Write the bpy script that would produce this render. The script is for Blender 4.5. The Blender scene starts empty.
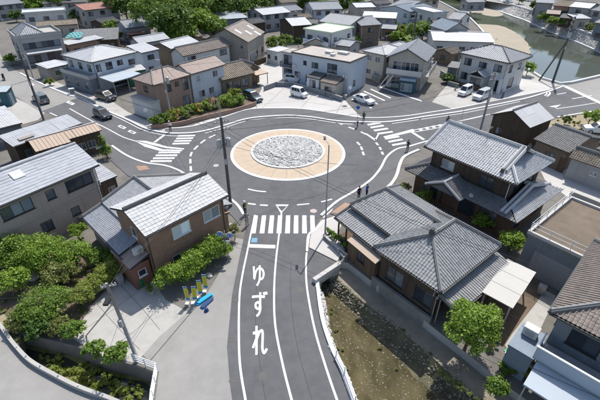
import bpy, bmesh, math, random
import numpy as np
from mathutils import Vector, Matrix
from mathutils.geometry import delaunay_2d_cdt
random.seed(7); RNG = np.random.default_rng(7)
R = math.radians
sc = bpy.context.scene
COL = sc.collection

# ------------------------------------------------------------ camera, sky, sun
CAM_H, PITCH, FPX = 25.0, R(33.3), 400.0          # drone 25 m up, 24 mm lens
cam_d = bpy.data.cameras.new('camera'); cam = bpy.data.objects.new('camera', cam_d); COL.objects.link(cam)
cam.location = (0, 0, CAM_H); cam.rotation_euler = (math.pi/2 - PITCH, 0, 0)
cam_d.sensor_width = 36; cam_d.lens = 24; cam_d.clip_end = 3000; cam_d.clip_start = 0.1
sc.camera = cam
SUN_EL, SUN_AZ = R(59), R(24)                     # azimuth measured from +Y towards +X
w = bpy.data.worlds.new('World'); sc.world = w; w.use_nodes = True
nt = w.node_tree; bg = nt.nodes['Background']
sky = nt.nodes.new('ShaderNodeTexSky'); sky.sky_type = 'NISHITA'; sky.sun_disc = False
sky.sun_elevation = SUN_EL; sky.sun_rotation = SUN_AZ; sky.air_density = 1.0; sky.dust_density = 1.5
nt.links.new(sky.outputs[0], bg.inputs[0]); bg.inputs[1].default_value = 0.148
sl = bpy.data.lights.new('sun', 'SUN'); sl.energy = 4.3; sl.angle = R(0.53); sl.color = (1, .965, .91)
so = bpy.data.objects.new('sun', sl); COL.objects.link(so)
sdir = Vector((math.sin(SUN_AZ)*math.cos(SUN_EL), math.cos(SUN_AZ)*math.cos(SUN_EL), math.sin(SUN_EL)))
so.rotation_euler = sdir.to_track_quat('Z', 'Y').to_euler(); so.location = (20, 60, 80)
sc.view_settings.view_transform = 'Standard'; sc.view_settings.look = 'None'
sc.view_settings.exposure = 0.17; sc.view_settings.gamma = 1

# ------------------------------------------------------------ helpers
def G(px, py, z=0.0):
    """surveyed photo point -> plan position (metres) at height z"""
    a = (px-300)/FPX; b = (200-py)/FPX
    dy = math.cos(PITCH)+b*math.sin(PITCH); dz = -math.sin(PITCH)+b*math.cos(PITCH)
    t = (z-CAM_H)/dz
    return (a*t, dy*t)
def GL(pts, z=0.0): return [G(p[0], p[1], z) for p in pts]

MATS = {}
def node_mat(name):
    m = bpy.data.materials.new(name); m.use_nodes = True
    n = m.node_tree.nodes; return m, n, m.node_tree.links, n['Principled BSDF']
def mat(name, col, rough=.8, var=.15, scale=2.0, bump=.0, metal=0.0, spec=.3, col2=None, stain=0.0, bscale=None, stretch=None):
    """plain procedural surface: two-scale noise colour variation, optional stains and bump"""
    if name in MATS: return MATS[name]
    m, n, l, p = node_mat(name)
    tc = n.new('ShaderNodeTexCoord'); mp = n.new('ShaderNodeMapping'); l.new(tc.outputs['Object'], mp.inputs[0])
    if stretch: mp.inputs['Scale'].default_value = stretch
    n1 = n.new('ShaderNodeTexNoise'); n1.inputs['Scale'].default_value = scale; n1.inputs['Detail'].default_value = 8; n1.inputs['Roughness'].default_value = .65
    l.new(mp.outputs[0], n1.inputs['Vector'])
    n2 = n.new('ShaderNodeTexNoise'); n2.inputs['Scale'].default_value = scale*.13; n2.inputs['Detail'].default_value = 3
    l.new(mp.outputs[0], n2.inputs['Vector'])
    mx = n.new('ShaderNodeMath'); mx.operation = 'ADD'; l.new(n1.outputs[0], mx.inputs[0]); l.new(n2.outputs[0], mx.inputs[1])
    rp = n.new('ShaderNodeMapRange'); rp.inputs[1].default_value = .6; rp.inputs[2].default_value = 1.4
    l.new(mx.outputs[0], rp.inputs[0])
    mix = n.new('ShaderNodeMix'); mix.data_type = 'RGBA'; l.new(rp.outputs[0], mix.inputs[0])
    c2 = col2 or tuple(min(1, c*(1+var)) for c in col)
    mix.inputs[6].default_value = (*[c*(1-var) for c in col], 1); mix.inputs[7].default_value = (*c2, 1)
    out = mix.outputs[2]
    if stain:
        n3 = n.new('ShaderNodeTexNoise'); n3.inputs['Scale'].default_value = scale*.45; n3.inputs['Detail'].default_value = 6; n3.inputs['Roughness'].default_value = .7
        l.new(mp.outputs[0], n3.inputs['Vector'])
        r3 = n.new('ShaderNodeMapRange'); r3.inputs[1].default_value = .52; r3.inputs[2].default_value = .72; r3.inputs[4].default_value = stain
        l.new(n3.outputs[0], r3.inputs[0])
        m3 = n.new('ShaderNodeMix'); m3.data_type = 'RGBA'; l.new(r3.outputs[0], m3.inputs[0]); l.new(out, m3.inputs[6])
        m3.inputs[7].default_value = (*[c*.45 for c in col], 1); out = m3.outputs[2]
    l.new(out, p.inputs['Base Color'])
    p.inputs['Roughness'].default_value = rough; p.inputs['Metallic'].default_value = metal; p.inputs['Specular IOR Level'].default_value = spec
    if bump:
        b = n.new('ShaderNodeBump'); b.inputs['Strength'].default_value = bump; b.inputs['Distance'].default_value = .03
        n4 = n.new('ShaderNodeTexNoise'); n4.inputs['Scale'].default_value = bscale or scale*6; n4.inputs['Detail'].default_value = 4
        l.new(tc.outputs['Object'], n4.inputs['Vector']); l.new(n4.outputs[0], b.inputs['Height']); l.new(b.outputs[0], p.inputs['Normal'])
    MATS[name] = m; return m
def tile_mat(name, col, var=.35, rough=.55, moss=0.0, mosscol=(.12, .10, .07)):
    """each tile carries its own id in the uv map: tile-to-tile tone differs"""
    if name in MATS: return MATS[name]
    m, n, l, p = node_mat(name)
    uv = n.new('ShaderNodeUVMap'); wn = n.new('ShaderNodeTexWhiteNoise'); wn.noise_dimensions = '2D'; l.new(uv.outputs[0], wn.inputs['Vector'])
    tc = n.new('ShaderNodeTexCoord'); ns = n.new('ShaderNodeTexNoise'); ns.inputs['Scale'].default_value = .9; ns.inputs['Detail'].default_value = 7; ns.inputs['Roughness'].default_value = .7
    l.new(tc.outputs['Object'], ns.inputs['Vector'])
    ad = n.new('ShaderNodeMath'); ad.operation = 'ADD'; l.new(wn.outputs[0], ad.inputs[0]); l.new(ns.outputs[0], ad.inputs[1])
    rp = n.new('ShaderNodeMapRange'); rp.inputs[1].default_value = .2; rp.inputs[2].default_value = 1.6; l.new(ad.outputs[0], rp.inputs[0])
    mix = n.new('ShaderNodeMix'); mix.data_type = 'RGBA'; l.new(rp.outputs[0], mix.inputs[0])
    mix.inputs[6].default_value = (*[c*(1-var) for c in col], 1); mix.inputs[7].default_value = (*[min(1, c*(1+var)) for c in col], 1)
    out = mix.outputs[2]
    if moss:
        n3 = n.new('ShaderNodeTexNoise'); n3.inputs['Scale'].default_value = .6; n3.inputs['Detail'].default_value = 9; n3.inputs['Roughness'].default_value = .75
        l.new(tc.outputs['Object'], n3.inputs['Vector'])
        r3 = n.new('ShaderNodeMapRange'); r3.inputs[1].default_value = .5; r3.inputs[2].default_value = .66; r3.inputs[4].default_value = moss; l.new(n3.outputs[0], r3.inputs[0])
        m3 = n.new('ShaderNodeMix'); m3.data_type = 'RGBA'; l.new(r3.outputs[0], m3.inputs[0]); l.new(out, m3.inputs[6]); m3.inputs[7].default_value = (*mosscol, 1); out = m3.outputs[2]
    l.new(out, p.inputs['Base Color']); p.inputs['Roughness'].default_value = rough; p.inputs['Specular IOR Level'].default_value = .35
    MATS[name] = m; return m
def leaf_mat(name, c1, c2, sat=1.0):
    if name in MATS: return MATS[name]
    m, n, l, p = node_mat(name)
    g = n.new('ShaderNodeNewGeometry'); tc = n.new('ShaderNodeTexCoord')
    ns = n.new('ShaderNodeTexNoise'); ns.inputs['Scale'].default_value = 1.1; ns.inputs['Detail'].default_value = 3; l.new(tc.outputs['Object'], ns.inputs['Vector'])
    ad = n.new('ShaderNodeMath'); ad.operation = 'ADD'; l.new(g.outputs['Random Per Island'], ad.inputs[0]); l.new(ns.outputs[0], ad.inputs[1])
    rp = n.new('ShaderNodeMapRange'); rp.inputs[1].default_value = .3; rp.inputs[2].default_value = 1.6; l.new(ad.outputs[0], rp.inputs[0])
    mix = n.new('ShaderNodeMix'); mix.data_type = 'RGBA'; l.new(rp.outputs[0], mix.inputs[0])
    mix.inputs[6].default_value = (*c1, 1); mix.inputs[7].default_value = (*c2, 1); l.new(mix.outputs[2], p.inputs['Base Color'])
    p.inputs['Roughness'].default_value = .5; p.inputs['Specular IOR Level'].default_value = .3
    tr = n.new('ShaderNodeBsdfTranslucent'); ms = n.new('ShaderNodeMixShader'); ms.inputs[0].default_value = .3
    hs = n.new('ShaderNodeHueSaturation'); hs.inputs['Value'].default_value = 1.5; hs.inputs['Hue'].default_value = .485; l.new(mix.outputs[2], hs.inputs['Color']); l.new(hs.outputs[0], tr.inputs['Color'])
    l.new(p.outputs[0], ms.inputs[1]); l.new(tr.outputs[0], ms.inputs[2]); l.new(ms.outputs[0], n['Material Output'].inputs[0])
    MATS[name] = m; return m
def glass_mat(name, col, rough=.12):
    if name in MATS: return MATS[name]
    m, n, l, p = node_mat(name)
    oi = n.new('ShaderNodeObjectInfo'); mix = n.new('ShaderNodeMix'); mix.data_type = 'RGBA'
    rp = n.new('ShaderNodeMath'); rp.operation = 'POWER'; rp.inputs[1].default_value = 2.2; l.new(oi.outputs['Random'], rp.inputs[0]); l.new(rp.outputs[0], mix.inputs[0])
    mix.inputs[6].default_value = (*col, 1); mix.inputs[7].default_value = (*[min(1, c*5+.12) for c in col], 1)
    l.new(mix.outputs[2], p.inputs['Base Color']); p.inputs['Roughness'].default_value = rough; p.inputs['Specular IOR Level'].default_value = .7
    MATS[name] = m; return m

def tag(o, label=None, cat=None, group=None, kind=None):
    if label: o['label'] = label
    if cat: o['category'] = cat
    if group: o['group'] = group
    if kind: o['kind'] = kind
    return o
def empty(name, loc, label, cat, group=None, rz=0):
    o = bpy.data.objects.new(name, None); COL.objects.link(o); o.location = loc; o.rotation_euler[2] = rz
    return tag(o, label, cat, group)
def link(name, me, parent=None, loc=(0, 0, 0), rz=0):
    o = bpy.data.objects.new(name, me); COL.objects.link(o); o.location = loc; o.rotation_euler[2] = rz
    if parent is not None: o.parent = parent
    return o

class MB:
    def __init__(s): s.v = []; s.f = []; s.mi = []; s.cur = 0
    def quad(s, *p):
        b = len(s.v); s.v += [tuple(q) for q in p]; s.f.append(tuple(range(b, b+len(p)))); s.mi.append(s.cur); return s
    def hexa(s, p):                                   # p: 4 bottom ccw, 4 top ccw
        b = len(s.v); s.v += [tuple(q) for q in p]
        for f in ((3, 2, 1, 0), (4, 5, 6, 7), (0, 1, 5, 4), (1, 2, 6, 5), (2, 3, 7, 6), (3, 0, 4, 7)):
            s.f.append(tuple(b+i for i in f)); s.mi.append(s.cur)
        return s
    def box(s, x0, x1, y0, y1, z0, z1):
        return s.hexa([(x0, y0, z0), (x1, y0, z0), (x1, y1, z0), (x0, y1, z0), (x0, y0, z1), (x1, y0, z1), (x1, y1, z1), (x0, y1, z1)])
    def bar(s, p, q, w, h, up=(0, 0, 1)):             # rectangular bar from p to q, w sideways, h along up
        p = Vector(p); q = Vector(q); d = (q-p).normalized(); sd = d.cross(Vector(up))
        if sd.length < 1e-4: sd = d.cross(Vector((1, 0, 0)))
        sd.normalize(); u = sd.cross(d); a = sd*w/2; c = u*h/2
        return s.hexa([p-a-c, p+a-c, q+a-c, q-a-c, p-a+c, p+a+c, q+a+c, q-a+c])
    def tube(s, pts, r, n=8, cap=True):               # polyline tube, r scalar or list
        pts = [Vector(p) for p in pts]; rs = r if isinstance(r, (list, tuple)) else [r]*len(pts)
        b = len(s.v); ref = None
        for i, p in enumerate(pts):
            d = (pts[min(i+1, len(pts)-1)]-pts[max(i-1, 0)]).normalized()
            a = d.cross(Vector((0, 0, 1)) if abs(d.z) < .95 else Vector((1, 0, 0))).normalized(); c = d.cross(a)
            for k in range(n):
                t = 2*math.pi*k/n; s.v.append(tuple(p+(a*math.cos(t)+c*math.sin(t))*rs[i]))
        for i in range(len(pts)-1):
            for k in range(n):
                k2 = (k+1) % n
                s.f.append((b+i*n+k, b+i*n+k2, b+(i+1)*n+k2, b+(i+1)*n+k)); s.mi.append(s.cur)
        if cap:
            s.f.append(tuple(b+k for k in range(n))); s.mi.append(s.cur)
            s.f.append(tuple(b+(len(pts)-1)*n+k for k in reversed(range(n)))); s.mi.append(s.cur)
        return s
    def prism(s, poly, z0, z1):
        tri = triangulate(poly); b = len(s.v); n = len(poly)
        s.v += [(x, y, z1) for x, y in poly]+[(x, y, z0) for x, y in poly]
        if area(poly) < 0: order = list(range(n))[::-1]
        else: order = list(range(n))
        pts, tris = tri; m = len(s.v); s.v += [(x, y, z1) for x, y in pts]
        for t in tris: s.f.append(tuple(m+i for i in t)); s.mi.append(s.cur)
        for i in range(n):
            a, c = order[i], order[(i+1) % n]
            s.f.append((b+n+a, b+n+c, b+c, b+a)); s.mi.append(s.cur)
        return s
    def mesh(s, name, mats, smooth=False):
        me = bpy.data.meshes.new(name); me.from_pydata(s.v, [], s.f)
        for m in (mats if isinstance(mats, (list, tuple)) else [mats]): me.materials.append(m)
        if any(s.mi): me.polygons.foreach_set('material_index', s.mi)
        if smooth: me.polygons.foreach_set('use_smooth', [True]*len(me.polygons))
        me.update(); return me
    def build(s, name, mats, parent=None, loc=(0, 0, 0), rz=0, smooth=False):
        return link(name, s.mesh(name, mats, smooth), parent, loc, rz)
def area(p): return .5*sum(p[i][0]*p[(i+1) % len(p)][1]-p[(i+1) % len(p)][0]*p[i][1] for i in range(len(p)))
def inside(x, y, p):
    c = False; j = len(p)-1
    for i in range(len(p)):
        if (p[i][1] > y) != (p[j][1] > y) and x < (p[j][0]-p[i][0])*(y-p[i][1])/(p[j][1]-p[i][1])+p[i][0]: c = not c
        j = i
    return c
def triangulate(poly, holes=(), extra=()):
    vs = []; es = []
    for lp in [poly]+list(holes):
        b = len(vs); vs += [Vector(q) for q in lp]; es += [(b+i, b+(i+1) % len(lp)) for i in range(len(lp))]
    vs += [Vector(q) for q in extra]
    v, e, f, *_ = delaunay_2d_cdt(vs, es, [], 0, 1e-5)
    out = []
    for t in f:
        cx = sum(v[i][0] for i in t)/len(t); cy = sum(v[i][1] for i in t)/len(t)
        if inside(cx, cy, poly) and not any(inside(cx, cy, h) for h in holes):
            a = area([tuple(v[i]) for i in t]); out.append(tuple(t) if a > 0 else tuple(reversed(t)))
    return [tuple(q) for q in v], out
def sheet(name, poly, z, m, kind='structure', holes=(), parent=None):
    pts, tr = triangulate(poly, holes)
    me = bpy.data.meshes.new(name); me.from_pydata([(x, y, z) for x, y in pts], [], tr); me.materials.append(m)
    o = link(name, me, parent)
    if kind and parent is None: o['kind'] = kind
    return o
def smooth_path(pts, step=6, closed=False):
    """Catmull-Rom through plan points"""
    P = [Vector(p) for p in pts]; n = len(P); out = []
    rng = range(n if closed else n-1)
    for i in rng:
        if closed: a, b, c, d = P[(i-1) % n], P[i], P[(i+1) % n], P[(i+2) % n]
        else: a, b, c, d = P[max(i-1, 0)], P[i], P[i+1], P[min(i+2, n-1)]
        for k in range(step):
            t = k/step
            out.append(tuple(.5*((2*b)+(c-a)*t+(2*a-5*b+4*c-d)*t*t+(3*b-a-3*c+d)*t**3)))
    if not closed: out.append(tuple(P[-1]))
    return out
def offset_path(pts, d):
    out = []
    for i, p in enumerate(pts):
        a = pts[max(i-1, 0)]; b = pts[min(i+1, len(pts)-1)]
        dx, dy = b[0]-a[0], b[1]-a[1]; L = math.hypot(dx, dy) or 1
        out.append((p[0]-dy/L*d, p[1]+dx/L*d))
    return out
def ribbon(name, path, wid, z, m, parent=None, h=0.0):
    """line of given width along a plan path; with h it is a raised kerb"""
    l = offset_path(path, wid/2); r = offset_path(path, -wid/2); mb = MB(); n = len(path)
    for i in range(n-1):
        mb.quad((*r[i], z+h), (*r[i+1], z+h), (*l[i+1], z+h), (*l[i], z+h))
        if h:
            mb.quad((*r[i], z), (*r[i+1], z), (*r[i+1], z+h), (*r[i], z+h)); mb.quad((*l[i+1], z), (*l[i], z), (*l[i], z+h), (*l[i+1], z+h))
    if h:
        mb.quad((*l[0], z), (*r[0], z), (*r[0], z+h), (*l[0], z+h)); mb.quad((*r[-1], z), (*l[-1], z), (*l[-1], z+h), (*r[-1], z+h))
    return mb.build(name, m, parent)
# ------------------------------------------------------------ materials
M = {}
M['asphalt'] = mat('new_asphalt', (.118, .118, .122), .85, .26, 1.1, .3, bscale=60, stain=.16)
M['asphalt_old'] = mat('old_asphalt', (.29, .28, .262), .9, .16, 1.0, .2, bscale=50, stain=.22)
M['asphalt_mid'] = mat('walkway_asphalt', (.135, .135, .137), .9, .15, 3.0, .2, bscale=60)
M['concrete'] = mat('concrete', (.42, .405, .375), .85, .14, 1.5, .15, stain=.35)
M['concrete_pale'] = mat('pale_concrete', (.50, .48, .45), .85, .10, .9, .1, stain=.2)
M['concrete_dark'] = mat('weathered_concrete', (.23, .22, .20), .9, .25, 1.5, .2, stain=.6)
M['paint'] = mat('road_paint', (.72, .72, .70), .6, .08, 5, 0, stain=.32)
M['kerb'] = mat('kerb_concrete', (.70, .69, .67), .8, .10, 3, .1, stain=.15)
M['apron'] = mat('tan_apron_concrete', (.50, .405, .30), .85, .10, 1.2, .15, stain=.2)
M['soil'] = mat('soil', (.155, .12, .085), .95, .3, 2, .4, stain=.4)
M['dryland'] = mat('dry_grass_soil', (.30, .26, .17), .95, .25, 2.5, .4, stain=.35)
M['sand'] = mat('river_sand', (.37, .325, .25), .95, .10, 1.0, .2, stain=.15)
M['ground'] = mat('town_ground', (.17, .158, .14), .95, .3, .9, .2, stain=.55)
M['lawn'] = mat('lawn_soil', (.10, .15, .04), .95, .3, 2.5, .4)
M['hill'] = mat('hill_soil', (.06, .085, .03), .95, .3, .5, .4)
M['brick_pave'] = mat('brown_paving', (.36, .235, .165), .85, .2, 4, .1)
M['stone_wall'] = mat('retaining_stone', (.44, .42, .385), .9, .22, 1.6, .4, stain=.3)
M['rubble'] = mat('island_stone', (.50, .49, .46), .85, .3, .9, .3)
def rock_mat():
    m, n, l, p = node_mat('rock_pieces')
    g = n.new('ShaderNodeNewGeometry'); cr = n.new('ShaderNodeValToRGB'); l.new(g.outputs['Random Per Island'], cr.inputs[0])
    e = cr.color_ramp.elements; e[0].position = 0; e[0].color = (.22, .22, .215, 1); e[1].position = 1; e[1].color = (.70, .69, .66, 1)
    k = cr.color_ramp.elements.new(.22); k.color = (.40, .395, .38, 1); k = cr.color_ramp.elements.new(.55); k.color = (.57, .56, .53, 1)
    l.new(cr.outputs[0], p.inputs['Base Color']); p.inputs['Roughness'].default_value = .85; return m
M['rocks'] = rock_mat()
M['tanrocks'] = rock_mat(); M['cobbles'] = rock_mat()
for e_, c_ in zip(M['cobbles'].node_tree.nodes['Color Ramp'].color_ramp.elements, ((.34, .335, .32), (.46, .455, .435), (.57, .56, .535), (.70, .69, .66))): e_.color = (*c_, 1)
for e_, c_ in zip(M['tanrocks'].node_tree.nodes['Color Ramp'].color_ramp.elements, ((.10, .09, .06), (.155, .14, .10), (.21, .19, .14), (.33, .305, .245))): e_.color = (*c_, 1)
M['moss'] = mat('canal_moss', (.13, .155, .04), .95, .4, 2.2, .5, col2=(.24, .22, .085))
M['bed'] = mat('stream_bed', (.095, .088, .045), .75, .45, .7, .5, col2=(.19, .175, .105), stain=.8)
M['alu'] = mat('aluminium', (.55, .56, .57), .4, .05, 3, metal=.6)
M['bronze'] = mat('dark_window_frame', (.05, .045, .04), .5, .1, 3)
M['whiteframe'] = mat('white_frame', (.72, .73, .72), .5, .05, 3)
M['steel'] = mat('galvanised_steel', (.40, .41, .42), .5, .1, 3, metal=.4)
M['pole'] = mat('pole_concrete', (.30, .295, .28), .85, .12, 2)
M['poledark'] = mat('dark_pole', (.10, .098, .095), .8, .12, 2)
M['black'] = mat('black_fitting', (.02, .02, .022), .6, .1, 3)
M['wire'] = mat('cable', (.03, .03, .03), .6, .0, 3)
M['gutter'] = mat('dark_gutter', (.06, .058, .056), .5, .1, 3)
M['bark'] = mat('bark', (.10, .075, .05), .95, .3, 4, .5, stretch=(1, 1, .2))
M['glass'] = glass_mat('window_glass', (.028, .036, .048), .06)
M['glass_pale'] = glass_mat('frosted_glass', (.15, .18, .19), .3)
M['wood_old'] = mat('weathered_boards', (.085, .062, .045), .9, .45, 3.5, .4, stretch=(5, 5, .35), stain=.4)
M['wood_mid'] = mat('brown_boards', (.13, .085, .055), .85, .35, 3, .3, stretch=(5, 5, .35))
M['plaster_white'] = mat('white_plaster', (.60, .60, .58), .85, .05, 1.2, .05, stain=.32, stretch=(2.6, 2.6, .45))
M['plaster_blue'] = mat('pale_blue_siding', (.52, .57, .62), .8, .05, 1.5, stain=.32, stretch=(2.6, 2.6, .45))
M['plaster_beige'] = mat('beige_plaster', (.46, .42, .36), .85, .08, 1.2, .05, stain=.32, stretch=(2.6, 2.6, .45))
M['plaster_grey'] = mat('grey_plaster', (.36, .36, .355), .85, .08, 1.2, .05, stain=.32, stretch=(2.6, 2.6, .45))
M['stucco'] = mat('taupe_stucco', (.40, .335, .295), .9, .10, 1.6, .2, stain=.32, stretch=(2.6, 2.6, .45))
M['pinkwall'] = mat('dusty_pink_wall', (.33, .225, .175), .9, .10, 1.4, .1, stain=.32, stretch=(2.6, 2.6, .45))
M['slate_wall'] = mat('slate_siding', (.20, .22, .24), .8, .1, 2, stain=.32, stretch=(2.6, 2.6, .45))
M['corr_wall'] = mat('weathered_sheet_wall', (.30, .275, .24), .8, .2, 1.5, stain=.5, stretch=(3, 3, .4))
M['brown_old'] = mat('old_brown_wall', (.20, .155, .115), .9, .25, 2, .1, stain=.4)
def brick_mat():
    m, n, l, p = node_mat('brown_brick_siding')
    tc = n.new('ShaderNodeTexCoord'); sp = n.new('ShaderNodeSeparateXYZ'); l.new(tc.outputs['Object'], sp.inputs[0])
    ad = n.new('ShaderNodeMath'); ad.operation = 'ADD'; l.new(sp.outputs[0], ad.inputs[0]); l.new(sp.outputs[1], ad.inputs[1])
    cb = n.new('ShaderNodeCombineXYZ'); l.new(ad.outputs[0], cb.inputs[0]); l.new(sp.outputs[2], cb.inputs[1])
    b = n.new('ShaderNodeTexBrick'); l.new(cb.outputs[0], b.inputs['Vector']); b.inputs['Scale'].default_value = 1
    b.inputs['Brick Width'].default_value = .24; b.inputs['Row Height'].default_value = .085; b.inputs['Mortar Size'].default_value = .006
    b.inputs['Color1'].default_value = (.31, .185, .12, 1); b.inputs['Color2'].default_value = (.245, .142, .092, 1); b.inputs['Mortar'].default_value = (.18, .13, .10, 1)
    ns = n.new('ShaderNodeTexNoise'); ns.inputs['Scale'].default_value = 1.2; ns.inputs['Detail'].default_value = 6; l.new(tc.outputs['Object'], ns.inputs['Vector'])
    hs = n.new('ShaderNodeHueSaturation'); mr = n.new('ShaderNodeMapRange'); mr.inputs[3].default_value = .7; mr.inputs[4].default_value = 1.35; l.new(ns.outputs[0], mr.inputs[0]); l.new(mr.outputs[0], hs.inputs['Value'])
    l.new(b.outputs[0], hs.inputs['Color']); l.new(hs.outputs[0], p.inputs['Base Color']); p.inputs['Roughness'].default_value = .8
    bu = n.new('ShaderNodeBump'); bu.inputs['Strength'].default_value = .4; bu.inputs['Distance'].default_value = .01; l.new(b.outputs['Fac'], bu.inputs['Height']); bu.invert = True; l.new(bu.outputs[0], p.inputs['Normal'])
    return m
M['brick'] = brick_mat()
M['t_grey'] = tile_mat('grey_clay_tiles', (.34, .34, .335), .20, .5, .35, (.22, .215, .205))
M['t_silver'] = tile_mat('silver_clay_tiles', (.45, .455, .46), .18, .5, .25, (.29, .29, .29))
M['t_white'] = tile_mat('white_cement_tiles', (.48, .48, .478), .12, .6, .3, (.40, .395, .38))
M['t_pale'] = tile_mat('pale_slate_tiles', (.37, .385, .41), .14, .6, .4, (.28, .285, .31))
M['t_brown'] = tile_mat('brown_clay_tiles', (.245, .205, .175), .25, .6, .5, (.17, .15, .13))
M['t_oldbrown'] = tile_mat('old_brown_tiles', (.25, .21, .165), .35, .8, .6, (.15, .125, .095))
M['t_dark'] = tile_mat('dark_grey_tiles', (.15, .15, .148), .3, .6, .3, (.27, .255, .23))
M['t_tan'] = tile_mat('tan_sheet', (.48, .375, .29), .08, .7, .2, (.38, .30, .24))
M['t_rust'] = tile_mat('rusty_sheet', (.30, .26, .225), .10, .8, .75, (.21, .165, .125))
M['t_zinc'] = tile_mat('zinc_sheet', (.40, .41, .42), .10, .5, .3, (.30, .31, .32))
M['t_ltgrey'] = tile_mat('light_grey_sheet', (.47, .47, .47), .08, .6, .3, (.37, .37, .375))
M['t_whitesheet'] = tile_mat('white_sheet', (.54, .545, .55), .07, .5, .4, (.42, .42, .43))
M['t_redbrown'] = tile_mat('red_brown_sheet', (.36, .18, .135), .1, .7, .4, (.25, .14, .11))
M['t_brownsheet'] = tile_mat('faded_brown_sheet', (.36, .285, .245), .08, .75, .35, (.28, .22, .19))
M['t_greenroof'] = tile_mat('pale_green_roof', (.58, .68, .50), .04, .7, .25, (.66, .68, .58))
M['t_bluesteel'] = tile_mat('blue_grey_roof', (.40, .45, .49), .06, .6, .2, (.33, .37, .40))
M['ridge'] = mat('ridge_tile', (.22, .22, .215), .6, .25, 4)
M['ridge_pale'] = mat('pale_ridge_tile', (.50, .50, .50), .6, .15, 4)
M['ridge_dark'] = mat('dark_ridge', (.10, .10, .10), .6, .2, 4)

# ------------------------------------------------------------ roofs
STYLE = {  # pitch across, course up-slope, wave height, lap step, segments
    'tile': (.25, .25, .075, .016, 6), 'tilefar': (.42, .42, .11, .03, 6), 'flat_tile': (.36, .34, .018, .03, 3),
    'corr': (.30, 2.2, .035, .012, 4), 'seam': (.45, 30., .0, .0, 1), 'plain': (1.8, 1.8, .0, .006, 1), 'course': (.60, .38, .0, .03, 1)}
PROF = (.0, .0, .72, 1., .72, .0, .0); PROT = (0, .26, .34, .5, .66, .74, 1.)           # flat pan with a round cover row
def cover(poly, style, m, name, parent, loc, rz, lift=.03):
    """roofing laid over one slope: columns and courses in relief, clipped to the slope's outline"""
    p = [Vector(q) for q in poly]; u = (p[1]-p[0]).normalized()
    n = Vector((0, 0, 0))
    for i in range(1, len(p)-1): n += (p[i]-p[0]).cross(p[i+1]-p[0])
    n.normalize()
    if n.z < 0: n = -n
    v = n.cross(u); pit, crs, amp, lap, sg = STYLE[style]
    us = [q.dot(u) for q in p]; vs = [(q-p[0]).dot(v) for q in p]
    i0, i1 = math.floor(min(us)/pit), math.ceil(max(us)/pit); j0, j1 = math.floor(min(vs)/crs), math.ceil(max(vs)/crs)
    if style == 'seam': j0, j1 = 0, 1; 
    base = p[0]-u*p[0].dot(u)+n*lift
    bm = bmesh.new(); uvl = bm.loops.layers.uv.new('UVMap')
    for j in range(j0, j1):
        va, vb = (j*crs, (j+1)*crs) if style != 'seam' else (min(vs), max(vs))
        for i in range(i0, i1):
            jit = random.uniform(-.008, .010) if lap else 0
            lo = []; hi = []
            for k in range(sg+1):
                t = k/sg; uu = (i+t)*pit; hgt = (amp*PROF[k] if sg == 6 else amp*(.5+.5*math.cos(2*math.pi*t))) if amp else 0; uu = (i+PROT[k])*pit if sg == 6 else uu
                q = base+u*uu+n*hgt
                lo.append(bm.verts.new(q+v*va+n*(lap+jit))); hi.append(bm.verts.new(q+v*vb+n*jit))
            fs = [bm.faces.new((lo[k], lo[k+1], hi[k+1], hi[k])) for k in range(sg)]
            if lap:
                dn = [bm.verts.new(q.co-n*(lap+.01)) for q in lo]
                fs += [bm.faces.new((dn[k], dn[k+1], lo[k+1], lo[k])) for k in range(sg)]
            if style == 'seam':
                a = base+u*(i*pit); w2 = u*.02; hh = n*.045
                q = [a-w2, a+w2, a+w2+hh, a-w2+hh]; A = [bm.verts.new(x+v*va) for x in q]; B = [bm.verts.new(x+v*vb) for x in q]
                fs += [bm.faces.new((A[1], B[1], B[2], A[2])), bm.faces.new((A[2], B[2], B[3], A[3])), bm.faces.new((A[3], B[3], B[0], A[0])), bm.faces.new(A)]
            for f in fs:
                for lp in f.loops: lp[uvl].uv = (i*.37+.11, j*.53+.07)
    c = sum(p, Vector())/len(p)
    for k in range(len(p)):
        a, b = p[k], p[(k+1) % len(p)]; e = b-a
        if e.length < 1e-4: continue
        no = e.cross(n).normalized()
        if no.dot(c-a) > 0: no = -no
        bmesh.ops.bisect_plane(bm, geom=bm.verts[:]+bm.edges[:]+bm.faces[:], dist=1e-5, plane_co=a+no*.03, plane_no=no, clear_outer=True)
    me = bpy.data.meshes.new(name); bm.to_mesh(me); bm.free(); me.materials.append(m)
    o = link(name, me, parent, loc, rz); o['kind'] = 'stuff'; return o
def slab(mb, poly, th):
    p = [Vector(q) for q in poly]; n = (p[1]-p[0]).cross(p[2]-p[0]).normalized()
    if n.z < 0: p.reverse(); n = -n
    d = n*th; b = len(mb.v); k = len(p); mb.v += [tuple(q) for q in p]+[tuple(q-d) for q in p]
    mb.f.append(tuple(range(b, b+k))); mb.f.append(tuple(b+k+i for i in reversed(range(k)))); mb.mi += [mb.cur]*2
    for i in range(k): mb.f.append((b+i, b+k+i, b+k+(i+1) % k, b+(i+1) % k)); mb.mi.append(mb.cur)

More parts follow.
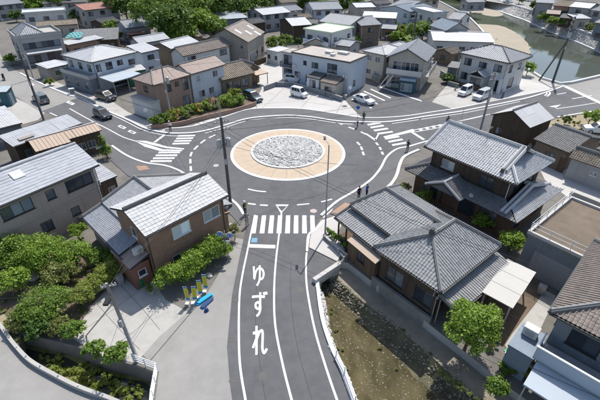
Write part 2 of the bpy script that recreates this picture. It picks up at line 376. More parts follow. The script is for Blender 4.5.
# ------------------------------------------------------------ houses
def house(name, label, px, cat='house', group=None):
    x, y = G(*px) if px[1] > -900 else (px[0], 0)
    return empty(name, (x, y, 0), label, cat, group)
WMESH = {}
def window_parts(w, h, fr, gl, n):
    key = (round(w, 2), round(h, 2), fr, gl, n)
    if key not in WMESH:
        f = MB(); t = .05; y0, y1 = -.035, .06
        f.box(-w/2, w/2, y0, y1, -h/2, -h/2+t); f.box(-w/2, w/2, y0, y1, h/2-t, h/2)
        f.box(-w/2, -w/2+t, y0, y1, -h/2+t, h/2-t); f.box(w/2-t, w/2, y0, y1, -h/2+t, h/2-t)
        iw = (w-2*t)/n
        for i in range(1, n): f.box(-w/2+t+i*iw-.025, -w/2+t+i*iw+.025, -.01, y1-.003, -h/2+t, h/2-t)
        p = MB(); g = (iw-(.05 if n > 1 else 0))/2+.012; p.box(-g, g, -.006, .006, -h/2+t-.012, h/2-t+.012)
        s = MB(); s.box(-w/2-.05, w/2+.05, -.12, .02, -h/2-.06, -h/2-.002)
        WMESH[key] = (f.mesh('window', M[fr]), p.mesh('pane', M[gl]), s.mesh('sill', M[fr]), iw, t)
    return WMESH[key]
class Block:
    """one rectangular body of a house; A-B is the camera-side eave, C a surveyed point giving the depth"""
    def __init__(s, th, A, B, z, C, zc=None, k=1.0, ext=(0, 0), dext=0.0, oh=.5, z0=0.0):
        a = Vector(G(A[0], A[1], z)); b = Vector(G(B[0], B[1], z)); c = Vector(G(C[0], C[1], z if zc is None else zc))
        u = (b-a).normalized(); nv = Vector((-u.y, u.x)); a = a-u*ext[0]; b = b+u*ext[1]
        s.init(th, a, math.atan2(u.y, u.x), (b-a).length, (c-a).dot(nv)*k+dext, z, oh, z0)
    def init(s, th, org, yaw, W, D, z, oh, z0):
        s.th = th; s.o = Vector(org); s.yaw = yaw; s.W = W; s.D = D; s.z = z; s.oh = oh; s.z0 = z0
        s.loc = (s.o.x-th.location.x, s.o.y-th.location.y, 0)
        s.wins = []; s.wx0 = s.wy0 = oh; s.wx1 = W-oh; s.wy1 = D-oh
        print('BLK %-22s W%.1f D%.1f z%.1f yaw%.0f at %.1f,%.1f' % (th.name, W, D, z, math.degrees(yaw), s.o.x, s.o.y))
    @classmethod
    def plan(c, th, org, yaw, W, D, z, oh=.5, z0=0.0):
        s = c.__new__(c); s.init(th, org, yaw, W, D, z, oh, z0); return s
    def sub(s, th, x, y, W, D, z, oh=.3, z0=0.0, drot=0.0):
        c, n = math.cos(s.yaw), math.sin(s.yaw)
        return Block.plan(th, (s.o.x+c*x-n*y, s.o.y+n*x+c*y), s.yaw+drot, W, D, z, oh, z0)
    def put(s, mb, name, m, parent=None, smooth=False):
        if parent is None: return mb.build(name, m, s.th, s.loc, s.yaw, smooth)
        return mb.build(name, m, parent, (0, 0, 0), 0, smooth)
    def side(s, k):
        x0, x1, y0, y1 = s.wx0, s.wx1, s.wy0, s.wy1
        return {'f': ((x0, y0), (1, 0), x1-x0, 0), 'r': ((x1, y0), (0, 1), y1-y0, math.pi/2), 'b': ((x1, y1), (-1, 0), x1-x0, math.pi), 'l': ((x0, y1), (0, -1), y1-y0, -math.pi/2)}[k]
    def win(s, side, u, v, w, h, fr='alu', gl='glass', n=2, sill=True): s.wins.append((side, u, v, w, h, fr, gl, n, sill)); return s
    def row(s, side, v, n, w, h, fr='alu', gl='glass', panes=2, m0=.9, m1=.9):
        L = s.side(side)[2]
        for i in range(n):
            u = m0+w/2+(L-m0-m1-w)*(i/(n-1) if n > 1 else .5); s.win(side, u, v, w, h, fr, gl, panes)
        return s
    def walls(s, m, top=None, z0=None, name='wall', gable=None, rise=0.0, sides='frbl'):
        """walls with real openings; gable 'x' or 'y' carries the wall up to the ridge"""
        top = s.z if top is None else top; z0 = s.z0 if z0 is None else z0
        mb = MB(); dep = .10
        for k in sides:
            (ox, oy), (dx, dy), L, rot = s.side(k); nx, ny = dy, -dx
            P = lambda u, v, d=0: (ox+dx*u-nx*d, oy+dy*u-ny*d, v)
            ws = [q for q in s.wins if q[0] == k and q[1]-q[3]/2 > .02 and q[1]+q[3]/2 < L-.02 and q[2]-q[4]/2 > z0 and q[2]+q[4]/2 < top+.001]
            us = sorted({0, L, *[q[1]-q[3]/2 for q in ws], *[q[1]+q[3]/2 for q in ws]}); vs = sorted({z0, top, *[q[2]-q[4]/2 for q in ws], *[q[2]+q[4]/2 for q in ws]})
            for i in range(len(us)-1):
                for j in range(len(vs)-1):
                    cu, cv = (us[i]+us[i+1])/2, (vs[j]+vs[j+1])/2
                    if not any(abs(cu-q[1]) < q[3]/2 and abs(cv-q[2]) < q[4]/2 for q in ws):
                        mb.quad(P(us[i], vs[j]), P(us[i+1], vs[j]), P(us[i+1], vs[j+1]), P(us[i], vs[j+1]))
            for q in ws:
                a, b, c, d = q[1]-q[3]/2, q[1]+q[3]/2, q[2]-q[4]/2, q[2]+q[4]/2
                mb.quad(P(a, c), P(b, c), P(b, c, dep), P(a, c, dep)); mb.quad(P(b, c), P(b, d), P(b, d, dep), P(b, c, dep))
                mb.quad(P(b, d), P(a, d), P(a, d, dep), P(b, d, dep)); mb.quad(P(a, d), P(a, c), P(a, c, dep), P(a, d, dep))
                mb.quad(P(a, c, dep), P(b, c, dep), P(b, d, dep), P(a, d, dep))
                me_f, me_p, me_s, iw, t = window_parts(q[3], q[4], q[5], q[6], q[7])
                px_, py_, pz_ = P(q[1], q[2], .035)
                c_, s_ = math.cos(s.yaw), math.sin(s.yaw)
                wl = (s.loc[0]+c_*px_-s_*py_, s.loc[1]+s_*px_+c_*py_, pz_)
                fo = link('window', me_f, s.th, wl, s.yaw+rot)
                for i in range(q[7]): link('pane', me_p, fo, (-q[3]/2+t+iw*(i+.5), .012+.018*(i % 2), 0), 0)
                if q[8]: link('sill', me_s, fo, (0, 0, 0), 0)
            if gable and ((gable == 'x' and k in 'rl') or (gable == 'y' and k in 'fb')):
                full = s.D if gable == 'x' else s.W; hh = rise*(L/2)/(full/2); z1 = top+rise*s.oh/(full/2)-.12
                mb.quad(P(0, top), P(L, top), P(L, z1), P(L/2, z1+hh), P(0, z1))
        return s.put(mb, name, m)
    # ---- roofs ----
    def roof(s, slopes, style, m, ridges=(), rm='ridge', th=.12, edge='gutter', name='roof', rsize=(.26, .20), rr=True):
        mb = MB()
        for p in slopes: slab(mb, p, th)
        ro = s.put(mb, name, M[edge])
        for p in slopes: cover(p, style, M[m], 'roof_tiles' if 'tile' in style else 'roof_sheet', ro, (0, 0, 0), 0)
        for a, b in ridges:
            a = Vector(a); b = Vector(b); rb = MB(); up = Vector((0, 0, 1))
            rb.bar(a+up*.10, b+up*.10, rsize[0], rsize[1])
            if rr: rb.tube([a+up*(.12+rsize[1]/2), b+up*(.12+rsize[1]/2)], rsize[0]*.36, 6)
            rb.build('ridge_cap', M[rm], ro)
        s.ro = ro; return ro
    def gutters(s, sides='fb', m='gutter', z=None):
        z = s.z if z is None else z
        for k in sides:
            mb = MB(); W, D = s.W, s.D
            a, b = {'f': ((0, -.07), (W, -.07)), 'b': ((W, D+.07), (0, D+.07)), 'r': ((W+.07, 0), (W+.07, D)), 'l': ((-.07, D), (-.07, 0))}[k]
            mb.bar((*a, z-.07), (*b, z-.07), .12, .11); s.put(mb, 'gutter', M[m])
        return s
    def gable_x(s, rise, style, m, rm='ridge', front=True, **k):
        W, D, z = s.W, s.D, s.z; h = z+rise
        return s.roof([[(0, 0, z), (W, 0, z), (W, D/2, h), (0, D/2, h)], [(W, D, z), (0, D, z), (0, D/2, h), (W, D/2, h)]], style, m, [((0, D/2, h), (W, D/2, h))], rm, **k)
    def gable_y(s, rise, style, m, rm='ridge', **k):
        W, D, z = s.W, s.D, s.z; h = z+rise
        return s.roof([[(0, D, z), (0, 0, z), (W/2, 0, h), (W/2, D, h)], [(W, 0, z), (W, D, z), (W/2, D, h), (W/2, 0, h)]], style, m, [((W/2, 0, h), (W/2, D, h))], rm, **k)
    def hip(s, rise, style, m, rm='ridge', f=1.0, **k):
        W, D, z = s.W, s.D, s.z; h = z+rise; x0, y0, x1, y1 = 0, 0, W, D
        if W >= D:
            e = D/2*f; a, b = (e, D/2, h), (W-e, D/2, h)
            sl = [[(0, 0, z), (W, 0, z), b, a], [(W, D, z), (0, D, z), a, b], [(0, D, z), (0, 0, z), a], [(W, 0, z), (W, D, z), b]]
            rg = [(a, b), ((0, 0, z), a), ((0, D, z), a), ((W, 0, z), b), ((W, D, z), b)]
        else:
            e = W/2*f; a, b = (W/2, e, h), (W/2, D-e, h)
            sl = [[(0, 0, z), (W, 0, z), a], [(W, D, z), (0, D, z), b], [(0, D, z), (0, 0, z), a, b], [(W, 0, z), (W, D, z), b, a]]
            rg = [(a, b), ((0, 0, z), a), ((W, 0, z), a), ((0, D, z), b), ((W, D, z), b)]
        return s.roof(sl, style, m, rg, rm, **k)
    def shed(s, dz, style, m, ax='y', **k):               # rises by dz from front to back ('y') or left to right ('x')
        W, D, z = s.W, s.D, s.z
        if ax == 'y': p = [(0, 0, z), (W, 0, z), (W, D, z+dz), (0, D, z+dz)]
        else: p = [(0, D, z), (0, 0, z), (W, 0, z+dz), (W, D, z+dz)]
        return s.roof([p], style, m, (), **k)
    def flat(s, m, par=.35, th=.12, parm=None, drop=0.0):
        W, D, z = s.W, s.D, s.z; mb = MB(); mb.box(0, W, 0, D, z-.18, z)
        ro = s.put(mb, 'roof', M[m])
        if par:
            for a, b in (((0, th/2), (W, th/2)), ((W-th/2, th), (W-th/2, D-th)), ((W, D-th/2), (0, D-th/2)), ((th/2, D-th), (th/2, th))):
                q = MB(); q.bar((*a, z+par/2-.002), (*b, z+par/2-.002), th, par); q.build('parapet', M[parm or m], ro)
        s.ro = ro; return ro
    def lit(s, x, y, z):
        c, n = math.cos(s.yaw), math.sin(s.yaw); return (s.o.x+c*x-n*y, s.o.y+n*x+c*y, z)
    def boxpart(s, name, m, x0, x1, y0, y1, z0, z1, parent=None):
        mb = MB(); mb.box(x0, x1, y0, y1, z0, z1); return s.put(mb, name, M[m], parent)
    def door(s, side, u, w=.9, h=2.05, m='wood_mid', z0=0.0, handle=True, name='door'):
        (ox, oy), (dx, dy), L, rot = s.side(side); nx, ny = dy, -dx
        mb = MB(); mb.box(-w/2, w/2, -.05, .03, 0, h)
        for q in (-.32, .32): mb.box(w*q-.03, w*q+.03, -.062, -.051, .15, h-.15)
        c_, s_ = math.cos(s.yaw), math.sin(s.yaw); px_, py_ = ox+dx*u, oy+dy*u
        d = mb.build(name, M[m], s.th, (s.loc[0]+c_*px_-s_*py_, s.loc[1]+s_*px_+c_*py_, z0+.02), s.yaw+rot)
        if handle:
            hb = MB(); hb.box(w*.36, w*.36+.05, -.11, -.05, .95, 1.05); hb.build('handle', M['steel'], d)
        return d
    def shutter(s, side, u, w, h, m='plaster_grey', z0=0.0):
        """rolling shutter or garage opening with horizontal laths"""
        (ox, oy), (dx, dy), L, rot = s.side(side); mb = MB(); n = max(4, int(h/.22))
        for i in range(n): mb.box(-w/2, w/2, -.05, -.01, i*h/n+.01, (i+1)*h/n-.012)
        mb.box(-w/2-.06, w/2+.06, -.012, .02, 0, h+.05)
        c_, s_ = math.cos(s.yaw), math.sin(s.yaw); px_, py_ = ox+dx*u, oy+dy*u
        return mb.build('shutter', M[m], s.th, (s.loc[0]+c_*px_-s_*py_, s.loc[1]+s_*px_+c_*py_, z0+.02), s.yaw+rot)
    def pipe(s, x, y, z1, r=.045, m='gutter'):
        mb = MB(); mb.tube([(x, y, .05), (x, y, z1)], r, 6); return s.put(mb, 'downpipe', M[m])
    def balcony(s, side, u0, u1, z, dep=1.1, h=1.05, m='alu', fm='plaster_grey', bars=True):
        (ox, oy), (dx, dy), L, rot = s.side(side); c_, s_ = math.cos(s.yaw), math.sin(s.yaw); px_, py_ = ox+dx*u0, oy+dy*u0
        loc = (s.loc[0]+c_*px_-s_*py_, s.loc[1]+s_*px_+c_*py_, z); w = u1-u0
        mb = MB(); mb.box(0, w, -dep, -.002, -.14, 0); b = mb.build('balcony', M[fm], s.th, loc, s.yaw+rot)
        r = MB(); r.box(0, w, -dep, -dep+.05, h-.05, h); r.box(0, .05, -dep+.05, -.01, h-.05, h); r.box(w-.05, w, -dep+.05, -.01, h-.05, h)
        n = max(3, int(w/.13))
        if bars:
            for i in range(n+1): x = .01+i*(w-.04)/n; r.box(x, x+.025, -dep+.01, -dep+.035, .001, h-.05)
        else: r.box(0.01, w-.01, -dep+.01, -dep+.04, .06, h-.05)
        for i in range(int(dep/.15)): y = -dep+.08+i*.15; r.box(.012, .037, y, y+.025, .001, h-.05); r.box(w-.037, w-.012, y, y+.025, .001, h-.05)
        r.build('railing', M[m], b); return b
    def fittings(s, seed, acs=1, ant=True):
        """outdoor units, meter boxes, downpipes and an aerial: what every house here carries"""
        rg = random.Random(seed); W, D = s.wx1, s.wy1
        for k in range(acs):
            sd_ = rg.choice('fr' if D-s.wy0 > 3 else 'f'); (ox, oy), (dx, dy), L, rot = s.side(sd_)
            if L < 3: continue
            u = rg.choice([.7, L-.7]); zz = rg.choice([.05, .05, 3.0]) if s.z > 4.8 else .05
            c_, s_ = math.cos(s.yaw), math.sin(s.yaw); px_, py_ = ox+dx*u, oy+dy*u
            q = MB(); q.box(-.4, .4, -.36, -.06, zz+.08, zz+.66); q.box(-.3, -.24, -.3, -.005, zz, zz+.078); q.box(.24, .3, -.3, -.005, zz, zz+.078)
            ao = q.build('air_conditioner', M['whiteframe'], s.th, (s.loc[0]+c_*px_-s_*py_, s.loc[1]+s_*px_+c_*py_, 0), s.yaw+rot)
            q = MB(); q.tube([(.1, -.362, zz+.37), (.1, -.378, zz+.37)], .21, 12); q.build('fan_grille', M['steel'], ao)
        for (x, y) in ((s.wx0+.12, s.wy0-.06), (s.wx1-.12, s.wy0-.06)): s.pipe(x, y, s.z-.1, .04, rg.choice(['gutter', 'whiteframe', 'steel']))
        if ant:
            q = MB(); x, y = s.W*.5+rg.uniform(-.5, .5), s.D*.5; z = s.z+1.0; q.tube([(x, y, z-.6), (x, y, z+2.0)], .02, 5)
            for k in range(5): q.tube([(x-.3+k*.03, y-.4+k*.2, z+1.8), (x+.3-k*.03, y-.4+k*.2, z+1.8)], .012, 4)
            q.tube([(x, y-.5, z+1.8), (x, y+.5, z+1.8)], .014, 4); s.put(q, 'aerial', M['steel'])
# ------------------------------------------------------------ terrain, water, roads
def water_mat(name, col, rough=.06, bs=1.2, bst=.15):
    m, n, l, p = node_mat(name)
    tc = n.new('ShaderNodeTexCoord'); ns = n.new('ShaderNodeTexNoise'); ns.inputs['Scale'].default_value = .05; ns.inputs['Detail'].default_value = 4; l.new(tc.outputs['Object'], ns.inputs['Vector'])
    mix = n.new('ShaderNodeMix'); mix.data_type = 'RGBA'; l.new(ns.outputs[0], mix.inputs[0]); mix.inputs[6].default_value = (*[c*.7 for c in col], 1); mix.inputs[7].default_value = (*[c*1.3 for c in col], 1)
    l.new(mix.outputs[2], p.inputs['Base Color']); p.inputs['Roughness'].default_value = rough; p.inputs['IOR'].default_value = 1.33; p.inputs['Specular IOR Level'].default_value = .6
    n2 = n.new('ShaderNodeTexNoise'); n2.inputs['Scale'].default_value = bs; n2.inputs['Detail'].default_value = 4; l.new(tc.outputs['Object'], n2.inputs['Vector'])
    b = n.new('ShaderNodeBump'); b.inputs['Strength'].default_value = bst; b.inputs['Distance'].default_value = .1; l.new(n2.outputs[0], b.inputs['Height']); l.new(b.outputs[0], p.inputs['Normal'])
    return m
M['concrete_terrace'] = mat('terrace_concrete', (.27, .235, .18), .95, .3, 1.6, .35, stain=.6)
M['water'] = water_mat('river_water', (.085, .097, .078), .05, 1.0, .06)
M['shallow'] = mat('shallow_water', (.055, .05, .022), .7, .45, .8, .1, spec=.03, col2=(.165, .138, .075), stain=.85, bscale=3.0, stretch=(1.3, .55, 1))
M['algae'] = mat('stream_algae', (.085, .085, .035), .7, .5, 2.5, .5, col2=(.17, .145, .075), stain=.6)
M['pond'] = water_mat('canal_water', (.03, .035, .028), .04, 2.5)

stream_hole = GL([(316, 282), (319, 306), (323, 326), (331, 349), (340, 368), (352, 400), (362, 425), (575, 428), (540, 410), (504, 384), (470, 356), (440, 333), (410, 309), (378, 286), (348, 263), (341, 262), (337, 266)])
canal_hole = GL([(20, 333), (50, 340), (75, 346), (101, 357), (133, 365), (156, 374), (151, 400), (149, 420), (135, 412), (112, 401), (80, 389), (54, 376), (32, 363), (19, 350)])
river_hole = GL([(425, -6), (452, 8), (470, 18), (478, 26), (490, 40), (500, 50), (515, 62), (528, 69.5), (543, 79), (560, 84), (570, 83), (600, 76), (640, 66), (760, 40), (760, 66), (640, 50), (600, 37), (565, 25), (530, 10), (503, 2), (490, -3), (470, -8), (445, -14)])
GROUND = [(-420, -60), (420, -60), (420, 760), (-420, 760)]
sheet('ground', GROUND, 0, M['ground'], holes=[stream_hole, canal_hole, river_hole])
# far hills, a closed mound range north of the town
def hill(name, cx, cy, rx, ry, h, seed):
    rn = random.Random(seed); mb = MB(); nx, ny = 36, 16; idx = {}
    ph = [rn.uniform(0, 6.3) for _ in range(6)]
    for i in range(nx+1):
        for j in range(ny+1):
            u = i/nx*2-1; v = j/ny*2-1; r2 = u*u+v*v
            z = h*max(0, 1-r2)**1.2*(1+.25*math.sin(u*7+ph[0])+.2*math.sin(v*6+u*4+ph[1]))-.6
            mb.v.append((cx+u*rx, cy+v*ry, z))
    for i in range(nx):
        for j in range(ny):
            a = i*(ny+1)+j; mb.f.append((a, a+ny+1, a+ny+2, a+1)); mb.mi.append(0)
    o = mb.build(name, M['hill'], smooth=True); o['kind'] = 'structure'; return o
hill('hill', -75, 275, 120, 95, 38, 3); hill('hill', 150, 420, 260, 120, 60, 5); hill('hill', -260, 330, 170, 160, 55, 8)

def bank_mesh(name, top, z0, bot, z1, m, parent=None):
    mb = MB()
    for i in range(len(top)-1): mb.quad((*top[i], z0), (*top[i+1], z0), (*bot[i+1], z1), (*bot[i], z1))
    o = mb.build(name, m, parent)
    if parent is None: o['kind'] = 'structure'
    return o
def rocks(name, pts, size, m, parent=None, flat=.6, label=None):
    """loose stones, every one a faceted lump of its own, joined as one piece"""
    bm = bmesh.new(); bmesh.ops.create_icosphere(bm, subdivisions=1, radius=1); V = np.array([v.co[:] for v in bm.verts]); Fc = np.array([[v.index for v in f.verts] for f in bm.faces]); bm.free()
    n = len(pts); allv = np.zeros((n, len(V), 3)); 
    for i, p in enumerate(pts):
        sz = size*RNG.uniform(.6, 1.25); s3 = sz*np.array([RNG.uniform(.8, 1.3), RNG.uniform(.8, 1.3), flat*RNG.uniform(.8, 1.2)])
        q = V*(1+RNG.uniform(-.22, .22, (len(V), 1)))*s3; a = RNG.uniform(0, 6.28); t = RNG.uniform(-.4, .4); c, s = math.cos(a), math.sin(a)
        q = q@np.array([[1, 0, 0], [0, math.cos(t), math.sin(t)], [0, -math.sin(t), math.cos(t)]]); q = q@np.array([[c, s, 0], [-s, c, 0], [0, 0, 1]])
        allv[i] = q+np.array(p)
    fc = (Fc[None]+np.arange(n)[:, None, None]*len(V)).reshape(-1, 3)
    me = bpy.data.meshes.new(name); me.from_pydata(allv.reshape(-1, 3).tolist(), [], fc.tolist()); me.materials.append(m)
    o = link(name, me, parent); o['kind'] = 'stuff'
    if label: o['label'] = label
    return o

# ---- river ----
sheet('river', GL([(395, -25), (452, 12), (478, 30), (490, 48), (515, 68), (543, 84), (570, 90), (600, 84), (780, 60), (780, 52), (600, 34), (560, 17), (520, 0), (470, -16)], 0), -3.0, M['water'])
rb_top = GL([(490, -3), (503, 2), (517, 6), (530, 10), (547, 17), (565, 25), (582, 31), (600, 37), (640, 50), (700, 60)])
rb_bot = [G(p[0], p[1], -3.2) for p in [(484, 4), (500, 12), (513, 17), (525, 21), (540, 28), (555, 34.5), (575, 42), (600, 53), (640, 68), (700, 90)]]
bank_mesh('river_embankment', rb_top, 0, rb_bot, -3.2, M['stone_wall'])
pts = []
for i in range(len(rb_top)-1):
    for k in range(420):
        t, s = RNG.random(), RNG.random(); a = Vector(rb_top[i]).lerp(Vector(rb_top[i+1]), t); b = Vector(rb_bot[i]).lerp(Vector(rb_bot[i+1]), t); q = a.lerp(b, s); pts.append((q.x, q.y, -3.2*s))
rocks('embankment_stones', pts, .26, M['rocks'], flat=.45)
ribbon('embankment_kerb', rb_top, .6, -.02, M['kerb'], h=.35)['kind'] = 'structure'
foot = offset_path(rb_bot, -.0); ribbon('embankment_footing', rb_bot, .9, -3.3, M['kerb'], h=.55)['kind'] = 'structure'
# left and near river walls
nb_top = GL([(425, -6), (452, 8), (470, 18), (478, 26), (490, 40), (500, 50), (515, 62), (528, 69.5), (543, 79), (560, 84), (570, 83), (600, 76), (640, 66), (760, 40)])
bank_mesh('river_wall', nb_top, .01, offset_path(nb_top, .5), -3.2, M['stone_wall'])
ribbon('river_wall_coping', offset_path(nb_top, -.2), .45, -.01, M['kerb'], h=.4)['kind'] = 'structure'
def patch(name, px, z, m, zz=None, edge=.18):
    poly = smooth_path(GL(px, z), 5, True); jit = [(x+RNG.normal(0, edge), y+RNG.normal(0, edge)) for x, y in poly]
    mb = MB(); mb.prism(jit, z-.4, z if zz is None else zz); o = mb.build(name, m); o['kind'] = 'structure'; return o
patch('sandbar', [(476, 25), (490, 24.5), (502, 26), (513, 31), (522, 37), (528, 44), (530, 52), (528, 60), (515, 58), (500, 48), (488, 38)], -2.9, M['sand'])
patch('sandbar', [(461, 6), (474, 3.5), (488, 5), (497, 10), (503, 14.5), (494, 16.5), (480, 14), (468, 12)], -2.9, M['sand'])

# ---- stream under the road ----
sheet('stream_bed', GL([(300, 262), (312, 400), (320, 440), (600, 440), (500, 380), (440, 335), (385, 290), (345, 250)]), -1.7, M['bed'])
def jag(px, z, amp): return [(x+RNG.normal(0, amp), y+RNG.normal(0, amp)) for x, y in smooth_path([G(p[0], p[1], z) for p in px], 7, True)]
sheet('stream', jag([(322, 288), (326, 306), (332, 330), (342, 356), (350, 380), (358, 405), (366, 430), (468, 430), (440, 400), (414, 376), (390, 352), (368, 330), (352, 310), (342, 294)], -1.685, .12), -1.685, M['shallow'])
ls_top = GL([(316, 282), (319, 306), (323, 326), (331, 349), (340, 368), (352, 400), (362, 425)]); ls_bot = offset_path(ls_top, .75)
bank_mesh('stream_wall', ls_top, .005, ls_bot, -1.75, M['stone_wall'])
pts = []
for i in range(len(ls_top)-1):
    for k in range(110):
        t, s = RNG.random(), RNG.random(); a = Vector(ls_top[i]).lerp(Vector(ls_top[i+1]), t); b = Vector(ls_bot[i]).lerp(Vector(ls_bot[i+1]), t); q = a.lerp(b, s); pts.append((q.x, q.y, -1.7*s+.0))
rocks('wall_stones', pts, .15, M['rocks'], flat=.7)
HE = [(337, 266), (341, 262), (348, 263), (378, 286), (410, 309), (440, 333), (470, 356), (504, 384), (540, 410), (575, 428)]      # garden edge above the terrace
TZ = -.75
TE = [G(p[0], p[1], TZ) for p in [(335, 277), (338, 280), (343, 285), (358, 298), (380, 314), (403, 332), (431, 356), (458, 381), (482, 404), (500, 426)]]
ht = GL(HE); bank_mesh('garden_retaining_wall', ht, .005, ht, TZ-.1, M['concrete'])
bank_mesh('terrace', ht, TZ, TE, TZ, M['concrete_terrace'])
TB = offset_path(TE, -.75); bank_mesh('stream_bank', TE, TZ, TB, -1.72, M['bed'])
pts = []
for i in range(len(TE)-1):
    for k in range(95):
        t, s = RNG.random(), abs(RNG.normal(0, .7)); a = Vector(TE[i]).lerp(Vector(TE[i+1]), t); b = Vector(TB[i]).lerp(Vector(TB[i+1]), t)
        q = a.lerp(b, s*1.3-.25); pts.append((q.x, q.y, max(-1.68, TZ+.01-.95*max(0, min(1, s*1.3-.25)))))
rocks('bank_stones', pts, .085, M['tanrocks'], flat=.5)
pts = [(*G(x, y, -1.7), -1.68) for x, y in zip(RNG.uniform(325, 480, 1300), RNG.uniform(285, 425, 1300)) if inside(*G(x, y, -1.7), stream_hole)]
rocks('stream_gravel', pts, .05, M['tanrocks'], flat=.35)
# culvert head under the road
cv = MB(); a, b = Vector(G(316, 282)), Vector(G(337, 268)); d = (b-a); L = d.length; d.normalize(); yaw = math.atan2(d.y, d.x); o_ = empty('culvert', (a.x, a.y, 0), 'concrete culvert head with dark opening under the road', 'culvert', rz=yaw)
cv.box(-.2, .55, -.12, .25, -1.7, .02); cv.box(L-.55, L+.25, -.12, .25, -1.7, .02); cv.box(.55, L-.55, -.12, .25, -.45, .02); cv.build('head_wall', M['concrete'], o_)
cv = MB(); cv.box(-.25, L+.3, -.2, .2, .022, .5); cv.build('parapet', M['concrete_pale'], o_)
cv = MB(); cv.box(.55, L-.55, 2.4, 2.5, -1.7, -.46); cv.box(.5, .548, .251, 2.4, -1.7, -.46); cv.box(L-.548, L-.5, .251, 2.4, -1.7, -.46); cv.build('tunnel', M['concrete_dark'], o_)

# ---- canal, lower left ----
sheet('canal_bed', GL([(5, 320), (60, 330), (160, 360), (175, 400), (170, 440), (90, 420), (10, 370)]), -1.25, M['moss'])
sheet('canal_water', smooth_path([G(p[0], p[1], -1.22) for p in [(22, 349), (40, 352), (62, 356), (80, 366), (66, 372), (50, 374), (36, 372), (26, 366)]], 4, True), -1.22, M['pond'])
sheet('canal_water', smooth_path([G(p[0], p[1], -1.215) for p in [(96, 372), (120, 378), (147, 384), (150, 405), (140, 420), (120, 408), (100, 388)]], 4, True), -1.215, M['pond'])
ct = GL([(19, 350), (20, 333), (50, 340), (75, 346), (101, 357), (133, 365), (156, 374), (151, 400), (149, 420)])
bank_mesh('canal_wall', ct, .005, offset_path(ct, -.12), -1.35, M['concrete_dark'])
cl = GL([(149, 420), (135, 412), (112, 401), (80, 389), (54, 376), (32, 363), (19, 350)]); bank_mesh('canal_wall', cl, .005, offset_path(cl, -.25), -1.35, M['concrete_dark'])
# ---- lots and lanes (thin sheets over the ground) ----
def lot(name, px, m, z=.005, step=0):
    p = GL(px); return sheet(name, smooth_path(p, step, True) if step else p, z, M[m])
lot('lane', [(-60, 300), (-60, 430), (112, 404), (80, 391), (54, 378), (32, 365), (18, 352), (8, 336), (-8, 318)], 'asphalt_old', .006)
lot('forecourt', [(159, 371), (152, 425), (240, 430), (236, 395), (232, 347), (237, 295), (243, 262), (247, 240), (236, 238), (226, 262), (208, 292), (186, 312), (160, 335), (140, 352)], 'asphalt_old', .006)
lot('driveway', [(72, 338), (101, 356), (136, 363), (160, 336), (188, 312), (166, 300), (146, 272), (133, 262), (118, 278), (92, 305)], 'concrete', .007)
lot('garden_soil', [(-40, 215), (60, 240), (128, 255), (120, 275), (92, 305), (72, 338), (50, 339), (18, 332), (4, 312), (-30, 285)], 'soil', .006)
lot('verge', [(-20, 300), (2, 312), (18, 333), (19, 350), (8, 336), (-20, 312)], 'dryland', .008)
lot('pale_forecourt', [(193, 127), (222, 118), (247, 110), (270, 108.6), (303, 109.3), (337, 114.2), (362, 118), (352, 108), (344, 99), (318, 92), (296, 84), (292, 70), (280, 62), (262, 64), (250, 75), (262, 88), (254, 104), (225, 114), (195, 124)], 'concrete_pale', .006)
lot('car_park', [(362, 118), (400, 117), (435, 112), (452, 108.5), (432, 102), (398, 90), (376, 83), (360, 84), (352, 92), (346, 100), (354, 109)], 'asphalt', .007)
lot('house_forecourt', [(432, 102), (452, 108.5), (470, 105), (500, 98.5), (505, 90), (470, 80), (448, 84)], 'concrete', .007)
lot('white_forecourt', [(503, 99), (545, 91), (552, 87), (520, 78), (507, 84)], 'concrete_pale', .008)
lot('riverside_strip', [(520, 78), (552, 87), (565, 85), (543, 79.5), (527, 70.5), (516, 70)], 'concrete', .006)
lot('alley', [(535, 160), (560, 165), (600, 185), (660, 210), (660, 232), (600, 207), (566, 196), (545, 180)], 'concrete_pale', .006)
lot('dry_lot', [(540, 126), (556, 119), (600, 111.5), (660, 100), (660, 150), (600, 140), (575, 130)], 'dryland', .006)
lot('yard', [(470, 300), (515, 262), (548, 272), (548, 300), (520, 335), (510, 352), (478, 325)], 'soil', .006)
lot('yard_paving', [(505, 345), (512, 334), (537, 302), (545, 290), (556, 296), (540, 330), (527, 357), (512, 356)], 'concrete', .008)
lot('west_forecourt', [(7, 95), (0, 88), (-40, 80), (-40, 140), (0, 130), (38, 120), (45, 113), (22, 101)], 'concrete', .007)
lot('riverside_lane', [(430, -8), (500, 3), (530, 8), (565, 22), (600, 34), (640, 46), (640, 36), (600, 22), (560, 9), (520, -4)], 'asphalt_old', .006)
lot('house_lot', [(95, 112), (128, 122), (150, 128), (150, 122), (128, 112), (110, 100), (96, 96), (80, 92), (74, 97)], 'concrete', .007)
lot('paddock', [(392, 34), (414, 31), (418, 42), (400, 44)], 'lawn', .006)

